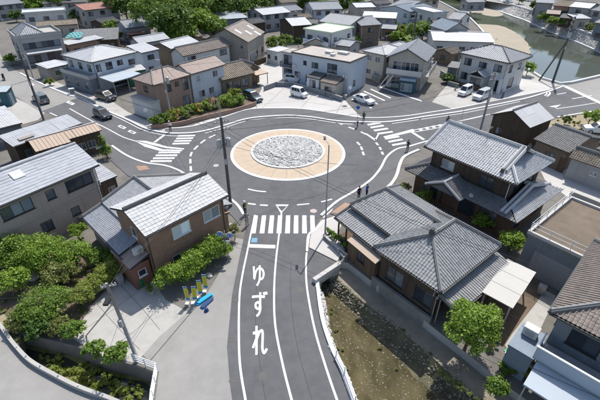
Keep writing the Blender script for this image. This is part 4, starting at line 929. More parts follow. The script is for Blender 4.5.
u.roof(slopes+[tri1, tri2], 'tile', 't_silver', [((0, D/2, hr), (XG+.1, D/2, hr)), ((.12, 0, z), (.12, D/2, hr)), ((.12, D, z), (.12, D/2, hr)), ((XG-.12, sk_*.5, fz(sk_*.5)), (XG-.12, D/2, hr)), ((XG-.12, D-sk_*.5, fz(sk_*.5)), (XG-.12, D/2, hr)), ((XG-.5, .6, fz(.6)), (XG-.5, D/2, hr)), ((W, 0, z), (XG, sk_, fz(sk_))), ((W, D, z), (XG, D-sk_, fz(sk_)))], 'ridge_pale', rsize=(.26, .24))
skm = MB(); slab(skm, skt, .1); sr = u.put(skm, 'skirt_roof', M['gutter']); cover(skt, 'tile', M['t_silver'], 'roof_tiles', sr, (0, 0, 0), 0)
gw = MB(); gw.quad((XG-.78, sk_, fz(sk_)-.1), (XG-.78, D-sk_, fz(sk_)-.1), (XG-.78, D/2, hr-.12)); u.put(gw, 'gable_wall', M['wood_old'])
gw = MB(); gw.quad((.7, .7, z-.02), (.7, D-.7, z-.02), (.7, D/2, hr-.15)); u.put(gw, 'gable_wall', M['wood_old'])
for q in ((0.0, D/2), (XG+.05, D/2)):
    e_ = MB(); e_.box(-.1, .1, -.22, .22, 0, .5); e_.tube([(0, 0, .5), (0, 0, .75)], [.14, .03], 6); e_.build('ridge_end_tile', M['ridge_dark'], u.ro, (q[0], q[1], hr), 0)
e_ = MB(); e_.box(-.12, .12, -.16, .16, 0, .4); e_.build('ridge_end_tile', M['ridge_dark'], u.ro, (XG-.4, .55, fz(.55)+.08), 0)
u.gutters('f')
u.fittings(4, 0)
# ground storey, wider, with its own skirt roof all round
g = u.sub(t, -1.05, -1.35, W+2.6, D+2.3, 3.0, .95)
GW, GD, gz = g.W, g.D, g.z
g.row('f', 1.5, 4, 1.8, 1.7, 'bronze', m0=1.3, m1=1.3); g.row('r', 1.5, 2, 1.6, 1.4, 'bronze'); g.win('l', 2, 1.5, 1.5, 1.3, 'bronze')
g.walls(M['wood_mid'], top=2.95, name='lower_wall')
zz = 3.75; ix, iy = 1.75, 1.85
fr_ = [(0, 0, gz), (GW-.1, 0, gz), (GW-2.3, iy, zz), (ix, iy, zz)]
lf_ = [(0, GD, gz), (0, 0, gz), (ix, iy, zz), (ix, GD-iy, zz)]
g.roof([fr_, lf_], 'tile', 't_dark', [((0, 0, gz), (ix, iy, zz))], 'ridge', name='lower_roof')
# lower right wing: its own little hip-and-gable end
rx = GW-3.4; rh = gz+1.55; rs = 1.25; RD = GD; rf = lambda y: gz+1.55*y/(RD/2)
g.roof([[(GW-rs, RD, gz), (rx, RD, gz), (rx, RD/2, rh), (GW-rs, RD/2, rh)], [(rx+1.9, 0.25, rf(.25)), (GW-rs, .25, rf(.25)), (GW-rs, RD/2, rh), (rx+1.9, RD/2, rh)]], 'tile', 't_dark', [((rx+1.2, RD/2, rh), (GW-rs, RD/2, rh)), ((GW-rs-.1, .3, rf(.3)), (GW-rs-.1, RD/2, rh)), ((GW-rs-.1, RD-.3, rf(.3)), (GW-rs-.1, RD/2, rh)), ((GW-rs-.5, .3, rf(.3)), (GW-rs-.5, RD/2, rh))], 'ridge_pale', name='wing_roof')
skt = [(GW, 0, gz), (GW, RD, gz), (GW-rs-.6, RD-rs-.6, rf(rs+.6)), (GW-rs-.6, rs+.6, rf(rs+.6))]
skm = MB(); slab(skm, skt, .1); sr = g.put(skm, 'skirt_roof', M['gutter']); cover(skt, 'tile', M['t_silver'], 'roof_tiles', sr, (0, 0, 0), 0)
gw = MB(); gw.quad((GW-rs-.62, rs, rf(rs)-.1), (GW-rs-.62, RD-rs, rf(rs)-.1), (GW-rs-.62, RD/2, rh-.1)); g.put(gw, 'gable_wall', M['wood_old'])
# entrance gable over the porch
ex = 3.5; ew = 4.2; ey = -1.0; ez = 3.0; eh = 4.15
g.roof([[(ex, 1.6, ez), (ex, ey, ez), (ex+ew/2, ey, eh), (ex+ew/2, 1.6, eh)], [(ex+ew, ey, ez), (ex+ew, 1.6, ez), (ex+ew/2, 1.6, eh), (ex+ew/2, ey, eh)]], 'tile', 't_dark', [((ex+ew/2, ey, eh), (ex+ew/2, 1.6, eh)), ((ex, ey+.1, ez), (ex+ew/2, ey+.1, eh)), ((ex+ew, ey+.1, ez), (ex+ew/2, ey+.1, eh))], 'ridge_pale', name='entrance_gable', rsize=(.18, .14))
gw = MB(); gw.quad((ex+.3, ey+.5, ez-.1), (ex+ew-.3, ey+.5, ez-.1), (ex+ew/2, ey+.5, eh-.15)); g.put(gw, 'gable_wall', M['slate_wall'])
for xx in (ex+.3, ex+ew-.4):
    pm = MB(); pm.box(xx, xx+.13, ey+.4, ey+.53, .02, ez-.05); g.put(pm, 'post', M['wood_mid'])
g.door('f', ex+ew/2-.9, 1.7, 2.1, 'wood_mid')
dsh = MB(); c = g.lit(GW*.62, .5, 3.35); dsh_e = empty('satellite_dish', (c[0], c[1], 2.95), 'small white satellite dish on the lower roof of the dark timber house', 'satellite dish', rz=g.yaw)
dsh.tube([(0, 0, 0), (0, -.05, .45)], .02, 6); dsh.build('mast', M['steel'], dsh_e); dsh = MB(); dsh.tube([(0, -.02, .45), (0, -.09, .46), (0, -.16, .47)], [.05, .17, .23], 14, False); dsh.build('dish', M['plaster_white'], dsh_e)

# ------------------------------------------------------------ flat roofed building on the right with railing
t = house('flat_roof_building', 'flat roofed concrete building with white roof railing at right edge', (575, 245), 'building')
b = Block(t, (527, 233), (600, 268), 3.9, (567, 197), oh=.12, ext=(0, 6))
b.shutter('f', 3.2, 4.4, 2.5, 'plaster_grey'); b.shutter('f', 8.6, 3.6, 2.5, 'plaster_grey'); b.win('l', 3, 2, 1.4, 1.0).walls(M['slate_wall'])
M['roofsoil'] = mat('weathered_roof_screed', (.165, .13, .098), .95, .25, 1.1, .3, stain=.45)
b.flat('concrete_dark', .28, .22, 'concrete_pale'); s_ = MB(); s_.box(.25, b.W-.25, .25, b.D-.25, b.z+.004, b.z+.05); b.put(s_, 'roof_screed', M['roofsoil'], b.ro)
rl = empty('roof_railing', b.lit(0, 0, b.z+.27), 'white metal railing round the flat roof at right edge', 'railing', rz=b.yaw)
n = int(b.W/1.6)
for i in range(n+1):
    q = MB(); x = .11+i*1.6; q.tube([(x, .11, 0), (x, .11, .85)], .03, 6); q.build('post', M['whiteframe'], rl)
n2 = int(b.D/1.6)
for i in range(1, n2+1):
    q = MB(); y = .11+i*1.6; q.tube([(.11, y, 0), (.11, y, .85)], .03, 6); q.build('post', M['whiteframe'], rl)
for zz in (.45, .83):
    q = MB(); q.tube([(.11, b.D, zz), (.11, .11, zz), (b.W, .11, zz)], .028, 6); q.build('rail', M['whiteframe'], rl)

# ------------------------------------------------------------ lower right house
t = house('brown_tile_house', 'two storey house with brown tiled roof and pale blue balcony at lower right corner', (590, 380))
b = Block(t, (550, 312), (600, 338), 5.9, (588, 262), oh=.5, ext=(0, 5), dext=3); L = b.wx1-b.wx0
b.win('f', 1.7, 4.5, 1.7, 1.3, 'bronze').win('f', 3.6, 4.5, 1.5, 1.3, 'bronze').win('f', 6.0, 4.5, 1.7, 1.3, 'bronze'); b.win('f', 1.8, 1.4, 1.8, 1.8, 'bronze').win('f', 4.6, 1.4, 1.8, 1.8, 'bronze'); b.row('l', 4.5, 3, 1.4, 1.1, 'bronze').row('l', 1.6, 2, 1.4, 1.1, 'bronze')
b.walls(M['slate_wall']); b.hip(1.5, 'tile', 't_brown', 'ridge', .9); b.gutters('fl')
M['shaded_blue'] = mat('shaded_blue_sheet', (.20, .245, .30), .6, .1, 2, stain=.2)  # annex sheet: shade of the storey above put into a darker blue
M['bluewall'] = mat('pale_blue_sheet', (.40, .46, .53), .55, .06, 2)
bl = MB(); bl.box(.3, b.W, -1.25, .4, 2.95, 3.1); bal = b.put(bl, 'balcony', M['plaster_grey'])
q = MB(); q.box(.3, b.W, -1.30, -1.22, 3.1, 4.05); q.box(.3, .38, -1.22, .3, 3.1, 4.05); q.build('balcony_panel', M['bluewall'], bal)
q = MB(); q.box(.25, b.W, -1.33, -1.19, 4.05, 4.12); q.build('handrail', M['whiteframe'], bal)
a2 = b.sub(t, .6, -3.2, 4.6, 2.2, 2.6, .05); a2.shed(.3, 'plain', 't_bluesteel', name='awning', edge='bluewall')
for xx in (.1, 2.2, 4.4):
    pm = MB(); pm.box(xx, xx+.07, .05, .12, .02, 2.5); a2.put(pm, 'post', M['alu'])
a3 = b.sub(t, -1.2, -.9, 1.6, 2.6, 2.5, .05); a3.win('l', 1.3, 1.5, 1.2, 1.0).walls(M['shaded_blue']); a3.flat('shaded_blue', .0)
wt = b.lit(-.5, .9, 0); e = empty('water_heater', (wt[0], wt[1], 2.505), 'white water heater box on the ledge of the lower right house', 'water heater', rz=b.yaw)
q = MB(); q.box(-.45, .45, -.3, .3, .06, .75); q.build('casing', M['plaster_white'], e); q = MB(); q.box(-.4, .4, -.27, .27, .0, .058); q.build('foot', M['steel'], e); q = MB(); q.box(-.3, .3, -.312, -.302, .2, .6); q.build('grille', M['steel'], e)
# carport
M['creamsheet'] = mat('cream_sheet', (.50, .485, .45), .7, .05, 1.5, stain=.1)
t = house('carport', 'white flat canopy carport beside the tiled house', (513, 300), 'carport')
b = Block(t, (482, 292), (513, 308), 2.6, (544, 275), oh=0, k=1.0); c_ = G(511, 263, 2.6)
nP = 3; pw_ = b.D/nP
for i in range(nP):
    q = MB(); q.hexa([(0, i*pw_+.02, 2.54), (b.W, i*pw_+.02, 2.48), (b.W, (i+1)*pw_-.02, 2.48), (0, (i+1)*pw_-.02, 2.54), (0, i*pw_+.02, 2.6), (b.W, i*pw_+.02, 2.54), (b.W, (i+1)*pw_-.02, 2.54), (0, (i+1)*pw_-.02, 2.6)]); b.put(q, 'canopy_panel', M['creamsheet'])
for (x, y) in ((.15, .15), (.15, b.D-.25), (b.W-.25, .15), (b.W-.25, b.D-.25)):
    q = MB(); q.box(x, x+.1, y, y+.1, .01, 2.47); b.put(q, 'post', M['alu'])

# ------------------------------------------------------------ sheds behind the timber house
t = house('board_barn', 'dark board barn with grey gable roof beside the east road', (510, 135), 'barn')
b = Block(t, (491, 114.5), (530, 128), 3.6, (558, 119.5), oh=.25); b.win('f', 1.4, 1.6, 1.0, 1.0, 'bronze').walls(M['wood_old'], gable='y', rise=1.5); b.gable_y(1.5, 'plain', 't_ltgrey', 'ridge', rsize=(.22, .12)); b.door('f', b.wx1-b.wx0-1.6, 1.5, 2.1, 'wood_old')
t = house('mossy_tile_shed', 'low brown shed with speckled dark tiled roof behind the timber house', (560, 155), 'shed')
b = Block(t, (533.5, 139), (569, 153), 2.9, (546, 121), 4.0, 2.0, oh=.3); b.D = min(b.D, 8); b.wy1 = b.D-.3
b.win('f', 2.2, 1.5, 1.2, .9, 'bronze').walls(M['brown_old'], gable='x', rise=1.15); b.gable_x(1.15, 'tile', 't_dark', 'ridge'); b.door('f', 4.0, .9, 1.9)
t = house('white_wall_shed', 'shed with pale plaster wall and small vent under brown tiles at right edge', (590, 175), 'shed')
b = Block(t, (569, 157.5), (600, 168), 2.8, (577, 147.5), 3.8, 2.0, oh=.25, ext=(0, 4)); b.win('f', 2.7, 1.75, .75, .5, 'whiteframe', 'glass', 3).walls(M['plaster_grey'], gable='x', rise=1.0); b.gable_x(1.0, 'tile', 't_oldbrown', 'ridge')

# ------------------------------------------------------------ middle distance houses
t = house('pale_blue_house', 'pale blue two storey box house with flat roof behind the white lot', (320, 95))
b = Block(t, (291, 52), (350, 62.5), 6.0, (371, 55), oh=.15); L = b.wx1-b.wx0
b.win('f', L*.24, 4.4, .8, .8, 'bronze', n=1).win('f', L*.42, 4.3, 1.5, 1.0, 'bronze').win('f', L*.72, 4.3, 2.2, 1.7, 'bronze').win('f', L*.1, 1.6, 1.4, 1.6, 'bronze').win('f', L*.3, 1.5, 1.2, 1.2, 'bronze').win('r', 2.2, 1.7, .9, 1.1, 'bronze')
b.walls(M['plaster_blue']); M['roofgravel'] = mat('gravel_roof', (.44, .40, .36), .9, .12, 1.2, .1, stain=.3); b.flat('roofgravel', .10, .12, 'gutter'); b.gutters('fr'); b.fittings(57, 2)
for (x, y, sx, sy) in ((L*.45, 3.2, 1.4, 1.0), (L*.62, 4.3, 2.0, 1.2), (L*.6, 2.0, .8, .7)):
    bx = MB(); bx.box(x, x+sx, y, y+sy, 6.0, 6.35); bx.box(x-.06, x+sx+.06, y-.06, y+sy+.06, 6.352, 6.42); b.put(bx, 'roof_vent', M['plaster_white'], b.ro)
w_ = b.sub(t, -3.0, .6, 3.2, 4.0, 5.6, .1); w_.win('f', 1.6, 1.4, 2.2, 2.0, 'bronze').win('f', 1.6, 4.2, 2.2, 1.9, 'bronze').walls(M['plaster_blue']); w_.flat('roofgravel', .1); w_.balcony('f', .1, 2.9, 2.9, .9, .95, 'bronze')
po = b.sub(t, L*.42, -2.6, 3.0, 2.8, 2.7, .1); po.row('f', 1.5, 1, 1.4, 1.6, 'bronze').walls(M['plaster_blue']); po.shed(.4, 'tilefar', 't_dark')
po = b.sub(t, L*.68, -3.0, 3.6, 3.2, 2.5, .15); po.row('f', 1.45, 2, .75, .7, 'bronze', panes=1).walls(M['plaster_beige']); po.shed(.6, 'tilefar', 't_brown')

t = house('white_annex', 'small white single storey annex between warehouse and pale blue house', (275, 60), 'annex')
b = Block(t, (266, 49.5), (278, 52), 3.0, (290, 48), oh=.1); b.row('f', 1.6, 2, .8, .8, 'bronze', panes=1, m0=.3, m1=.3).row('l', 1.6, 1, 1.0, .9); b.walls(M['plaster_white']); b.flat('t_ltgrey', .08)
t = house('balcony_house', 'beige two storey house with grey gable and long balcony behind the car park', (410, 90))
b = Block(t, (386, 57.5), (427, 62), 5.7, (448, 51.5), oh=.5); L = b.wx1-b.wx0
b.row('f', 4.3, 3, 1.6, 1.7, 'alu').row('f', 1.5, 2, 1.8, 1.5, 'alu').row('r', 4.4, 3, 1.3, 1.0).row('r', 1.5, 2, 1.4, 1.2)
b.walls(M['plaster_beige'], gable='y', rise=1.9); b.gable_y(1.9, 'tilefar', 't_zinc', 'ridge', rsize=(.2, .12)); b.balcony('f', 0, L, 2.9, 1.2, 1.05, 'alu', 'plaster_grey', False); b.balcony('r', 0, b.wy1-b.wy0-1, 2.9, 1.2, 1.05, 'alu', 'plaster_beige'); b.fittings(72, 2)
ps = b.sub(t, b.W*.45, -1.9, 3.0, 1.9, 2.3, .05); ps.row('f', 1.1, 1, 2.2, 1.5, 'alu', 'glass_pale', 3, .2, .2); ps.walls(M['tealwall']); ps.shed(.3, 'plain', 't_bluesteel')
for i in range(2):
    st = MB(); st.bar((1.2+i*.9, -1.3, 2.9), (-.6+i*.9, -1.3, .05), .08, .22); b.put(st, 'stair_stringer', M['alu'])
t = house('white_hip_house', 'house with twin white hipped roofs left of the balcony house', (385, 75))
b = Block(t, (362, 50.5), (385, 55.5), 5.4, (402, 48.5), oh=.3); b.row('f', 4.2, 2, 1.3, 1.1).row('f', 1.5, 2, 1.3, 1.1).row('r', 4.2, 2, 1.2, 1.0).walls(M['plaster_beige']); b.hip(1.0, 'course', 't_ltgrey', 'ridge_pale', rsize=(.18, .1)); b.fittings(63, 2)
b2 = b.sub(t, .5, b.D-.5, b.W-.5, 4.5, 5.3, .3); b2.row('l', 4.0, 1, 1.2, 1.0).walls(M['plaster_beige']); b2.hip(.9, 'course', 't_ltgrey', 'ridge_pale', rsize=(.18, .1))
t = house('hip_roof_house', 'cream two storey house with pale hipped roof above two parked cars', (490, 90))
b = Block(t, (458.5, 52.5), (510, 63.5), 5.7, (528.5, 55.5), oh=.55); L = b.wx1-b.wx0
b.win('f', 1.6, 4.3, 1.6, 1.3, 'bronze').win('f', L*.5, 4.3, 1.6, 1.0, 'bronze').win('f', L-1.7, 4.3, 1.6, 1.3, 'bronze').win('f', 1.4, 1.5, 1.4, 1.3, 'bronze').win('r', 1.6, 4.3, 1.2, 1.4, 'bronze').win('r', 5, 4.3, 1.2, 1.2, 'bronze').win('r', 3, 1.4, 2.0, 1.9, 'bronze')
b.walls(M['plaster_white']); b.hip(1.6, 'tilefar', 't_ltgrey', 'ridge_dark', rsize=(.2, .14)); b.gutters('fr'); b.fittings(110, 2)
po = b.sub(t, L*.42, -1.7, 3.4, 2.3, 2.6, .1); po.win('f', 1.6, 1.2, 2.2, 2.1, 'bronze').walls(M['plaster_grey']); po.gable_y(.9, 'tilefar', 't_ltgrey', 'ridge_dark', rsize=(.2, .12))
b.boxpart('corner_pier', 'plaster_white', L+.35, L+.75, -.9, -.1, .02, 2.8); b.door('f', L-.9, 1.0, 2.1, 'black')

t = house('white_long_roof_house', 'low house with long plain white roof behind the hip roofed house', (465, 50))
b = Block(t, (433, 40.5), (495, 42.5), 3.6, (434, 31), 4.6, 2.0, oh=.3); b.row('f', 1.8, 5, 1.5, 1.1).row('l', 1.8, 2, 1.2, 1.0).walls(M['plaster_white'], gable='x', rise=.95); b.gable_x(.95, 'seam', 't_whitesheet', 'ridge_pale', rsize=(.2, .08), rr=False)
t = house('green_gable_house', 'house with pale green grey gable roof beside the river', (470, 38))
b = Block(t, (446, 31), (470, 29.5), 4.8, (462, 18), 6.2, 1.0, oh=.4); b.D = 8; b.wy1 = 7.6; b.row('f', 3.9, 2, 1.4, 1.1).row('r', 3.9, 2, 1.2, 1.0).walls(M['plaster_grey'], gable='y', rise=1.8); b.gable_y(1.8, 'tilefar', 't_bluesteel', 'ridge')
# corner shophouse pair at the west arm
t = house('pink_corner_house', 'dusty pink corner house with faded brown roof and open garage on the west road', (165, 110))
b = Block(t, (153, 85.5), (191, 74.5), 5.5, (133, 80.5), oh=.3, dext=1.2); L = b.wx1-b.wx0
b.win('f', L*.36, 4.3, 1.3, 1.1, 'bronze').win('f', L*.62, 4.6, .8, .7, 'bronze').win('f', L*.87, 4.2, 1.1, 1.9, 'bronze').win('f', L*.3, 1.3, 4.2, 2.3, 'bronze', n=3).win('f', L*.82, 1.4, 1.4, 1.7, 'bronze'); b.win('l', 3, 4.4, 1.2, 1.0, 'bronze')
b.walls(M['pinkwall']); b.hip(1.3, 'corr', 't_brownsheet', 'ridge', .7, rsize=(.2, .1)); b.gutters('fl'); b.fittings(80, 2)
b2 = b.sub(t, -1.3, -.3, 1.8, b.D-.5, 3.0, .1); b2.walls(M['plaster_white']); b2.flat('concrete', .1)
t = house('white_corner_house', 'pale blue white house under faded brown roof beside the flower bed', (205, 100))
b_ = b.sub(t, b.W+.03, .25, 8.2, b.D-.5, 5.45, .3); L = b_.wx1-b_.wx0
b_.win('f', L*.2, 4.3, .9, 1.0, 'alu', n=1).win('f', L*.72, 4.3, 1.2, 1.1, 'alu').win('f', L*.25, 1.5, 1.4, 1.2, 'alu').win('f', L*.55, 1.5, 1.2, 1.2, 'alu').win('r', 2, 4.3, 1.1, 1.0); b_.walls(M['plaster_blue'], gable='x', rise=1.15); b_.gable_x(1.15, 'corr', 't_brownsheet', 'ridge', rsize=(.2, .1)); b_.gutters('f')
# white house with garage
t = house('white_garage_house', 'white two storey house with big white hipped roof over a dark carport', (90, 85))
b = Block(t, (91, 62.5), (138, 51.5), 5.7, (63, 54.5), oh=.5); L = b.wx1-b.wx0
b.win('f', L*.10, 4.3, 1.0, 1.3, 'bronze').win('f', L*.34, 4.3, 1.4, 1.3, 'bronze').win('f', L*.6, 4.4, 1.3, .9, 'bronze').win('f', L*.88, 4.0, 1.5, 1.0, 'bronze'); b.row('l', 4.3, 3, 1.2, 1.2, 'bronze').row('l', 1.5, 2, 1.8, 1.6, 'bronze'); b.win('f', L*.5, 1.4, 3.0, 2.0, 'bronze', n=3)
b.walls(M['plaster_blue']); b.hip(1.4, 'seam', 't_whitesheet', 'ridge_pale', .9, rsize=(.2, .1), rr=False); b.gutters('fl'); b.fittings(95, 2)
cp = b.sub(t, .5, -4.6, 6.5, 4.7, 2.7, .0); cp.shed(.25, 'plain', 't_bluesteel', name='carport_roof', edge='steel')
for (x, y) in ((.2, .2), (3.2, .2), (6.2, .2)):
    q = MB(); q.box(x, x+.12, y, y+.12, .01, 2.58); cp.put(q, 'post', M['steel'])
bw = b.sub(t, -1.2, 0.2, 1.6, b.D-.5, 2.9, .1); bw.row('l', 1.5, 3, 1.0, 1.2, 'bronze'); bw.walls(M['slate_wall']); bw.flat('concrete', .5, .1, 'steel')
t = house('white_extension', 'narrow white two storey house right of the white garage house', (150, 62))
b = Block(t, (141.5, 53), (159.5, 49), 5.0, (135, 49.5), oh=.25, dext=1.5); b.win('f', 1.9, 3.8, 1.6, .9, 'bronze').win('f', 1.5, 1.4, 1.2, 1.0, 'bronze').walls(M['plaster_blue']); b.shed(.7, 'seam', 't_whitesheet'); b.gutters('f')
t = house('green_tarp_shed', 'small shed with pale roof and green sheeting beside the pink corner house', (142, 78), 'shed')
M['greensheet'] = mat('green_sheet', (.05, .20, .09), .6, .2, 3)
b = Block(t, (127, 72.5), (146, 69.5), 2.8, (124, 69), oh=.1); b.D = 3.2; b.wy1 = 3.1; b.walls(M['greensheet']); b.shed(.3, 'corr', 't_ltgrey'); b.door('f', 1.5, .9, 1.9, 'slate_wall')
# grey industrial building far left
t = house('grey_workshop', 'grey two storey workshop with ribbon windows and hipped roof at upper left', (35, 60), 'building')
b = Block(t, (15, 38.5), (62, 33), 6.2, (2.5, 33.5), oh=.15, dext=2); L = b.wx1-b.wx0
b.win('f', L*.5, 4.3, L*.84, 1.3, 'bronze', n=6).row('l', 4.3, 2, 2.6, 1.2, 'bronze', panes=3).win('f', L*.62, 1.4, 4.5, 2.2, 'bronze', n=3).win('f', L*.25, 1.4, 2.5, 1.6, 'bronze')
b.walls(M['plaster_grey']); b.flat('concrete', .55, .18, 'plaster_grey')
hb = b.sub(t, .8, 1.0, b.W*.55, b.D-1.6, 6.35, 0); hb.hip(1.9, 'tilefar', 't_zinc', 'ridge')
can = b.sub(t, 1, -2.2, L-2, 2.3, 3.0, 0); can.shed(.1, 'plain', 't_ltgrey', name='canopy', edge='steel')
t = house('workshop_lean_to', 'lean-to with striped white and grey roof sheets beside the grey workshop', (55, 75), 'shed')
b = Block(t, (47, 69), (67, 64.5), 2.6, (40, 64.5), oh=.15); b.win('f', 2.2, 1.4, 2.0, 1.0).walls(M['corr_wall']); b.shed(.3, 'corr', 't_whitesheet')
# warehouse
t = house('rusty_warehouse', 'large warehouse with rust stained grey roof and dark gable wall', (235, 60), 'warehouse')
b = Block(t, (204, 40), (248, 42.5), 5.6, (292, 33.5), oh=.25); L = b.wx1-b.wx0
b.win('f', L*.86, 4.6, .5, .5, 'bronze', n=1).win('f', L*.3, 1.6, 2.2, 1.4, 'bronze'); b.row('r', 2.0, 3, 1.6, 1.2, 'bronze')
b.walls(M['corr_wall'], gable='y', rise=2.6); b.gable_y(2.6, 'corr', 't_rust', 'ridge', rsize=(.3, .12), rr=False); b.shutter('r', 3, 3.0, 2.8, 'slate_wall'); 
fzr = lambda x: b.z+2.6*(b.W-x)/(b.W/2)
for (fx, fy) in ((.62, .18), (.75, .42), (.86, .66), (.66, .75)):
    x0 = b.W*fx; x1 = x0+1.6; y0 = b.D*fy; y1 = y0+1.1; q = MB(); q.hexa([(x0, y0, fzr(x0)), (x1, y0, fzr(x1)), (x1, y1, fzr(x1)), (x0, y1, fzr(x0)), (x0, y0, fzr(x0)+.1), (x1, y0, fzr(x1)+.1), (x1, y1, fzr(x1)+.1), (x0, y1, fzr(x0)+.1)]); b.put(q, 'skylight_sheet', M['t_ltgrey'], b.ro)
t = house('brown_roof_house', 'pale walled house with grey brown tiled roof in front of the warehouse', (208, 65))
b = Block(t, (183, 56.5), (232, 45.5), 4.9, (191, 45.5), 6.0, 2.0, oh=.4); b.D = min(b.D, 8.5); b.wy1 = b.D-.4; b.row('f', 3.9, 2, 2.0, 1.2, 'bronze').win('f', 3, 1.4, 1.5, 1.2, 'bronze').row('r', 3.8, 1, 1.4, 1.1).walls(M['plaster_white'], gable='x', rise=1.25); b.gable_x(1.25, 'tilefar', 't_brown', 'ridge'); b.fittings(46, 2)
t = house('old_tile_house', 'old low house with weathered brown tiles and dark walls beside the flower bed', (242, 90))
b = Block(t, (221, 81), (255, 73), 2.9, (221, 64), 4.4, 2.0, oh=.45); b.D = min(b.D, 8.5); b.wy1 = b.D-.45; b.row('f', 1.5, 3, 1.4, 1.5, 'bronze').row('r', 1.5, 1, 1.4, 1.2, 'bronze').walls(M['brown_old'], gable='x', rise=1.5); b.gable_x(1.5, 'tilefar', 't_oldbrown', 'ridge')
b2 = b.sub(t, b.W-.3, 2.2, 3.4, 5.0, 2.8, .3); b2.row('r', 1.4, 1, 1.5, 1.3, 'bronze').walls(M['brown_old'], gable='y', rise=1.1); b2.gable_y(1.1, 'tilefar', 't_oldbrown', 'ridge')
aw = b.sub(t, b.W+.4, .2, 3.0, 1.9, 2.3, 0); aw.shed(.3, 'plain', 't_tan', name='awning', edge='wood_old')
for x in (.1, 2.8):
    q = MB(); q.box(x, x+.1, .1, .2, .01, 2.25); aw.put(q, 'post', M['wood_old'])
t = house('zinc_hall', 'grey sheet roofed hall behind the white narrow house', (155, 55), 'hall')
b = Block(t, (139, 44), (170, 38.5), 4.4, (137.5, 38), 5.2, 2.0, oh=.3); b.row('f', 2.6, 3, 1.2, 1.0).walls(M['plaster_grey'], gable='x', rise=1.0); b.gable_x(1.0, 'corr', 't_zinc', 'ridge_pale', rr=False)
t = house('white_gable_house', 'house with white roof left of the grey brown tiled house', (180, 55))
b = Block(t, (171, 49), (199, 41.5), 4.6, (166, 42), 5.4, 2.0, oh=.3); b.row('f', 3.4, 3, 1.2, 1.0).walls(M['brown_old'], gable='x', rise=.9); b.gable_x(.9, 'seam', 't_whitesheet', 'ridge_pale', rr=False)
# ------------------------------------------------------------ far houses (each a body with roof, windows, gutters)
def far(name, label, A, B, z, C, kind, style, m, wall, rise=1.2, zc=None, k=1.0, rows=None, oh=.3, maxD=None, rm='ridge', cat='house', par=.3, minD=None):
    t = house(name, label, ((A[0]+B[0])/2, (A[1]+B[1])/2+12), cat)
    b = Block(t, A, B, z, C, zc, k, oh=oh)
    if maxD: b.D = min(b.D, maxD)
    if minD: b.D = max(b.D, minD)
    b.wy1 = b.D-oh
    L = b.wx1-b.wx0; n = max(1, int(L/3.0)); n2 = max(1, int((b.wy1-b.wy0)/3.2))
    lv = [1.5]+([4.2] if z > 4.9 else [])
    for v in lv:
        if L > 2: b.row('f', v, n, min(1.6, L*.4), 1.15, 'bronze')
        if b.wy1-b.wy0 > 3: b.row('r', v, n2, 1.3, 1.1, 'bronze').row('l', v, n2, 1.3, 1.1, 'bronze')
    g = {'gx': 'x', 'gy': 'y'}.get(kind)
    b.walls(M[wall], gable=g, rise=rise)
    if kind == 'gx': b.gable_x(rise, style, m, rm, rsize=(.22, .12))
    elif kind == 'gy': b.gable_y(rise, style, m, rm, rsize=(.22, .12))
    elif kind == 'hip': b.hip(rise, style, m, rm, rsize=(.22, .12))
    elif kind == 'shed': b.shed(rise, style, m)
    else: b.flat(m, par)
    if kind != 'flat': b.gutters('f')
    if cat in ('house', 'building'): b.fittings(hash(label) % 1000 if False else len(label)*7+int(A[0]), 1, kind != 'flat' and z > 4)
    return b
far('white_flat_house', 'white two storey house with stepped flat roof above the workshop', (22, 13.5), (66, 10.5), 6.0, (19, 10.5), 'flat', '', 't_whitesheet', 'plaster_white', minD=8)
b = far('cream_low_house', 'low cream roofed house behind the grey workshop at upper left', (36, 27), (78, 24), 3.2, (36, 23.5), 'gx', 'tilefar', 't_oldbrown', 'plaster_beige', .9, minD=6)
far('red_roof_house', 'house with faded red sheet roof at top left', (84, 10.5), (119, 6.5), 5.4, (82, 5.5), 'gx', 'corr', 't_redbrown', 'plaster_grey', 1.2, minD=8)
far('dark_roof_house', 'dark roofed house left of the forest edge at top left', (42, 4), (86, 2), 5.2, (44, -1), 'gx', 'tilefar', 't_dark', 'plaster_grey', 1.3, minD=9)
far('tall_grey_house', 'grey house at the very top left corner', (-6, 6), (24, 3), 5.0, (-4, 1), 'gx', 'tilefar', 't_zinc', 'plaster_grey', 1.3, minD=9)
far('dark_long_roof_shed', 'long low dark grey roofed shed behind the white garage house', (70, 42), (118, 39), 2.9, (88, 29), 'shed', 'corr', 't_dark', 'wood_old', 1.0, zc=3.9, cat='shed', maxD=14)
far('pale_strip_shed', 'narrow pale roofed shed in front of the long dark shed', (68, 45), (104, 38), 3.2, (65, 42), 'shed', 'seam', 't_whitesheet', 'pinkwall', .3, cat='shed', minD=3)
far('grey_gable_house', 'small house with grey gable roof below the big forest trees', (126, 28.5), (151, 25.5), 4.0, (125, 18), 'gx', 'tilefar', 't_zinc', 'plaster_grey', 1.4, zc=5.4, k=2., maxD=9)
far('orange_roof_shed', 'little shed with faded orange red roof below the forest', (128, 35), (146, 33.5), 2.6, (128, 32.5), 'shed', 'corr', 't_redbrown', 'wood_mid', .3, cat='shed', minD=3.5)
far('shrine_hut', 'small hut with pale gable roof against the forest', (138, 13.5), (152, 12), 3.4, (143, 6), 'gy', 'tilefar', 't_ltgrey', 'plaster_white', 1.6, maxD=7, minD=5, cat='hut')
far('blue_grey_hall', 'long low hall with blue grey roof at the forest foot behind the warehouse', (214, 20), (248, 17.5), 4.2, (214, 14), 'shed', 'seam', 't_bluesteel', 'slate_wall', .6, cat='hall', minD=7)
far('white_roof_house', 'house with bright white gable roof right of the warehouse', (263, 15), (291, 12), 5.0, (258, 6.5), 'gx', 'seam', 't_whitesheet', 'plaster_grey', 1.1, zc=6., k=2., maxD=11)
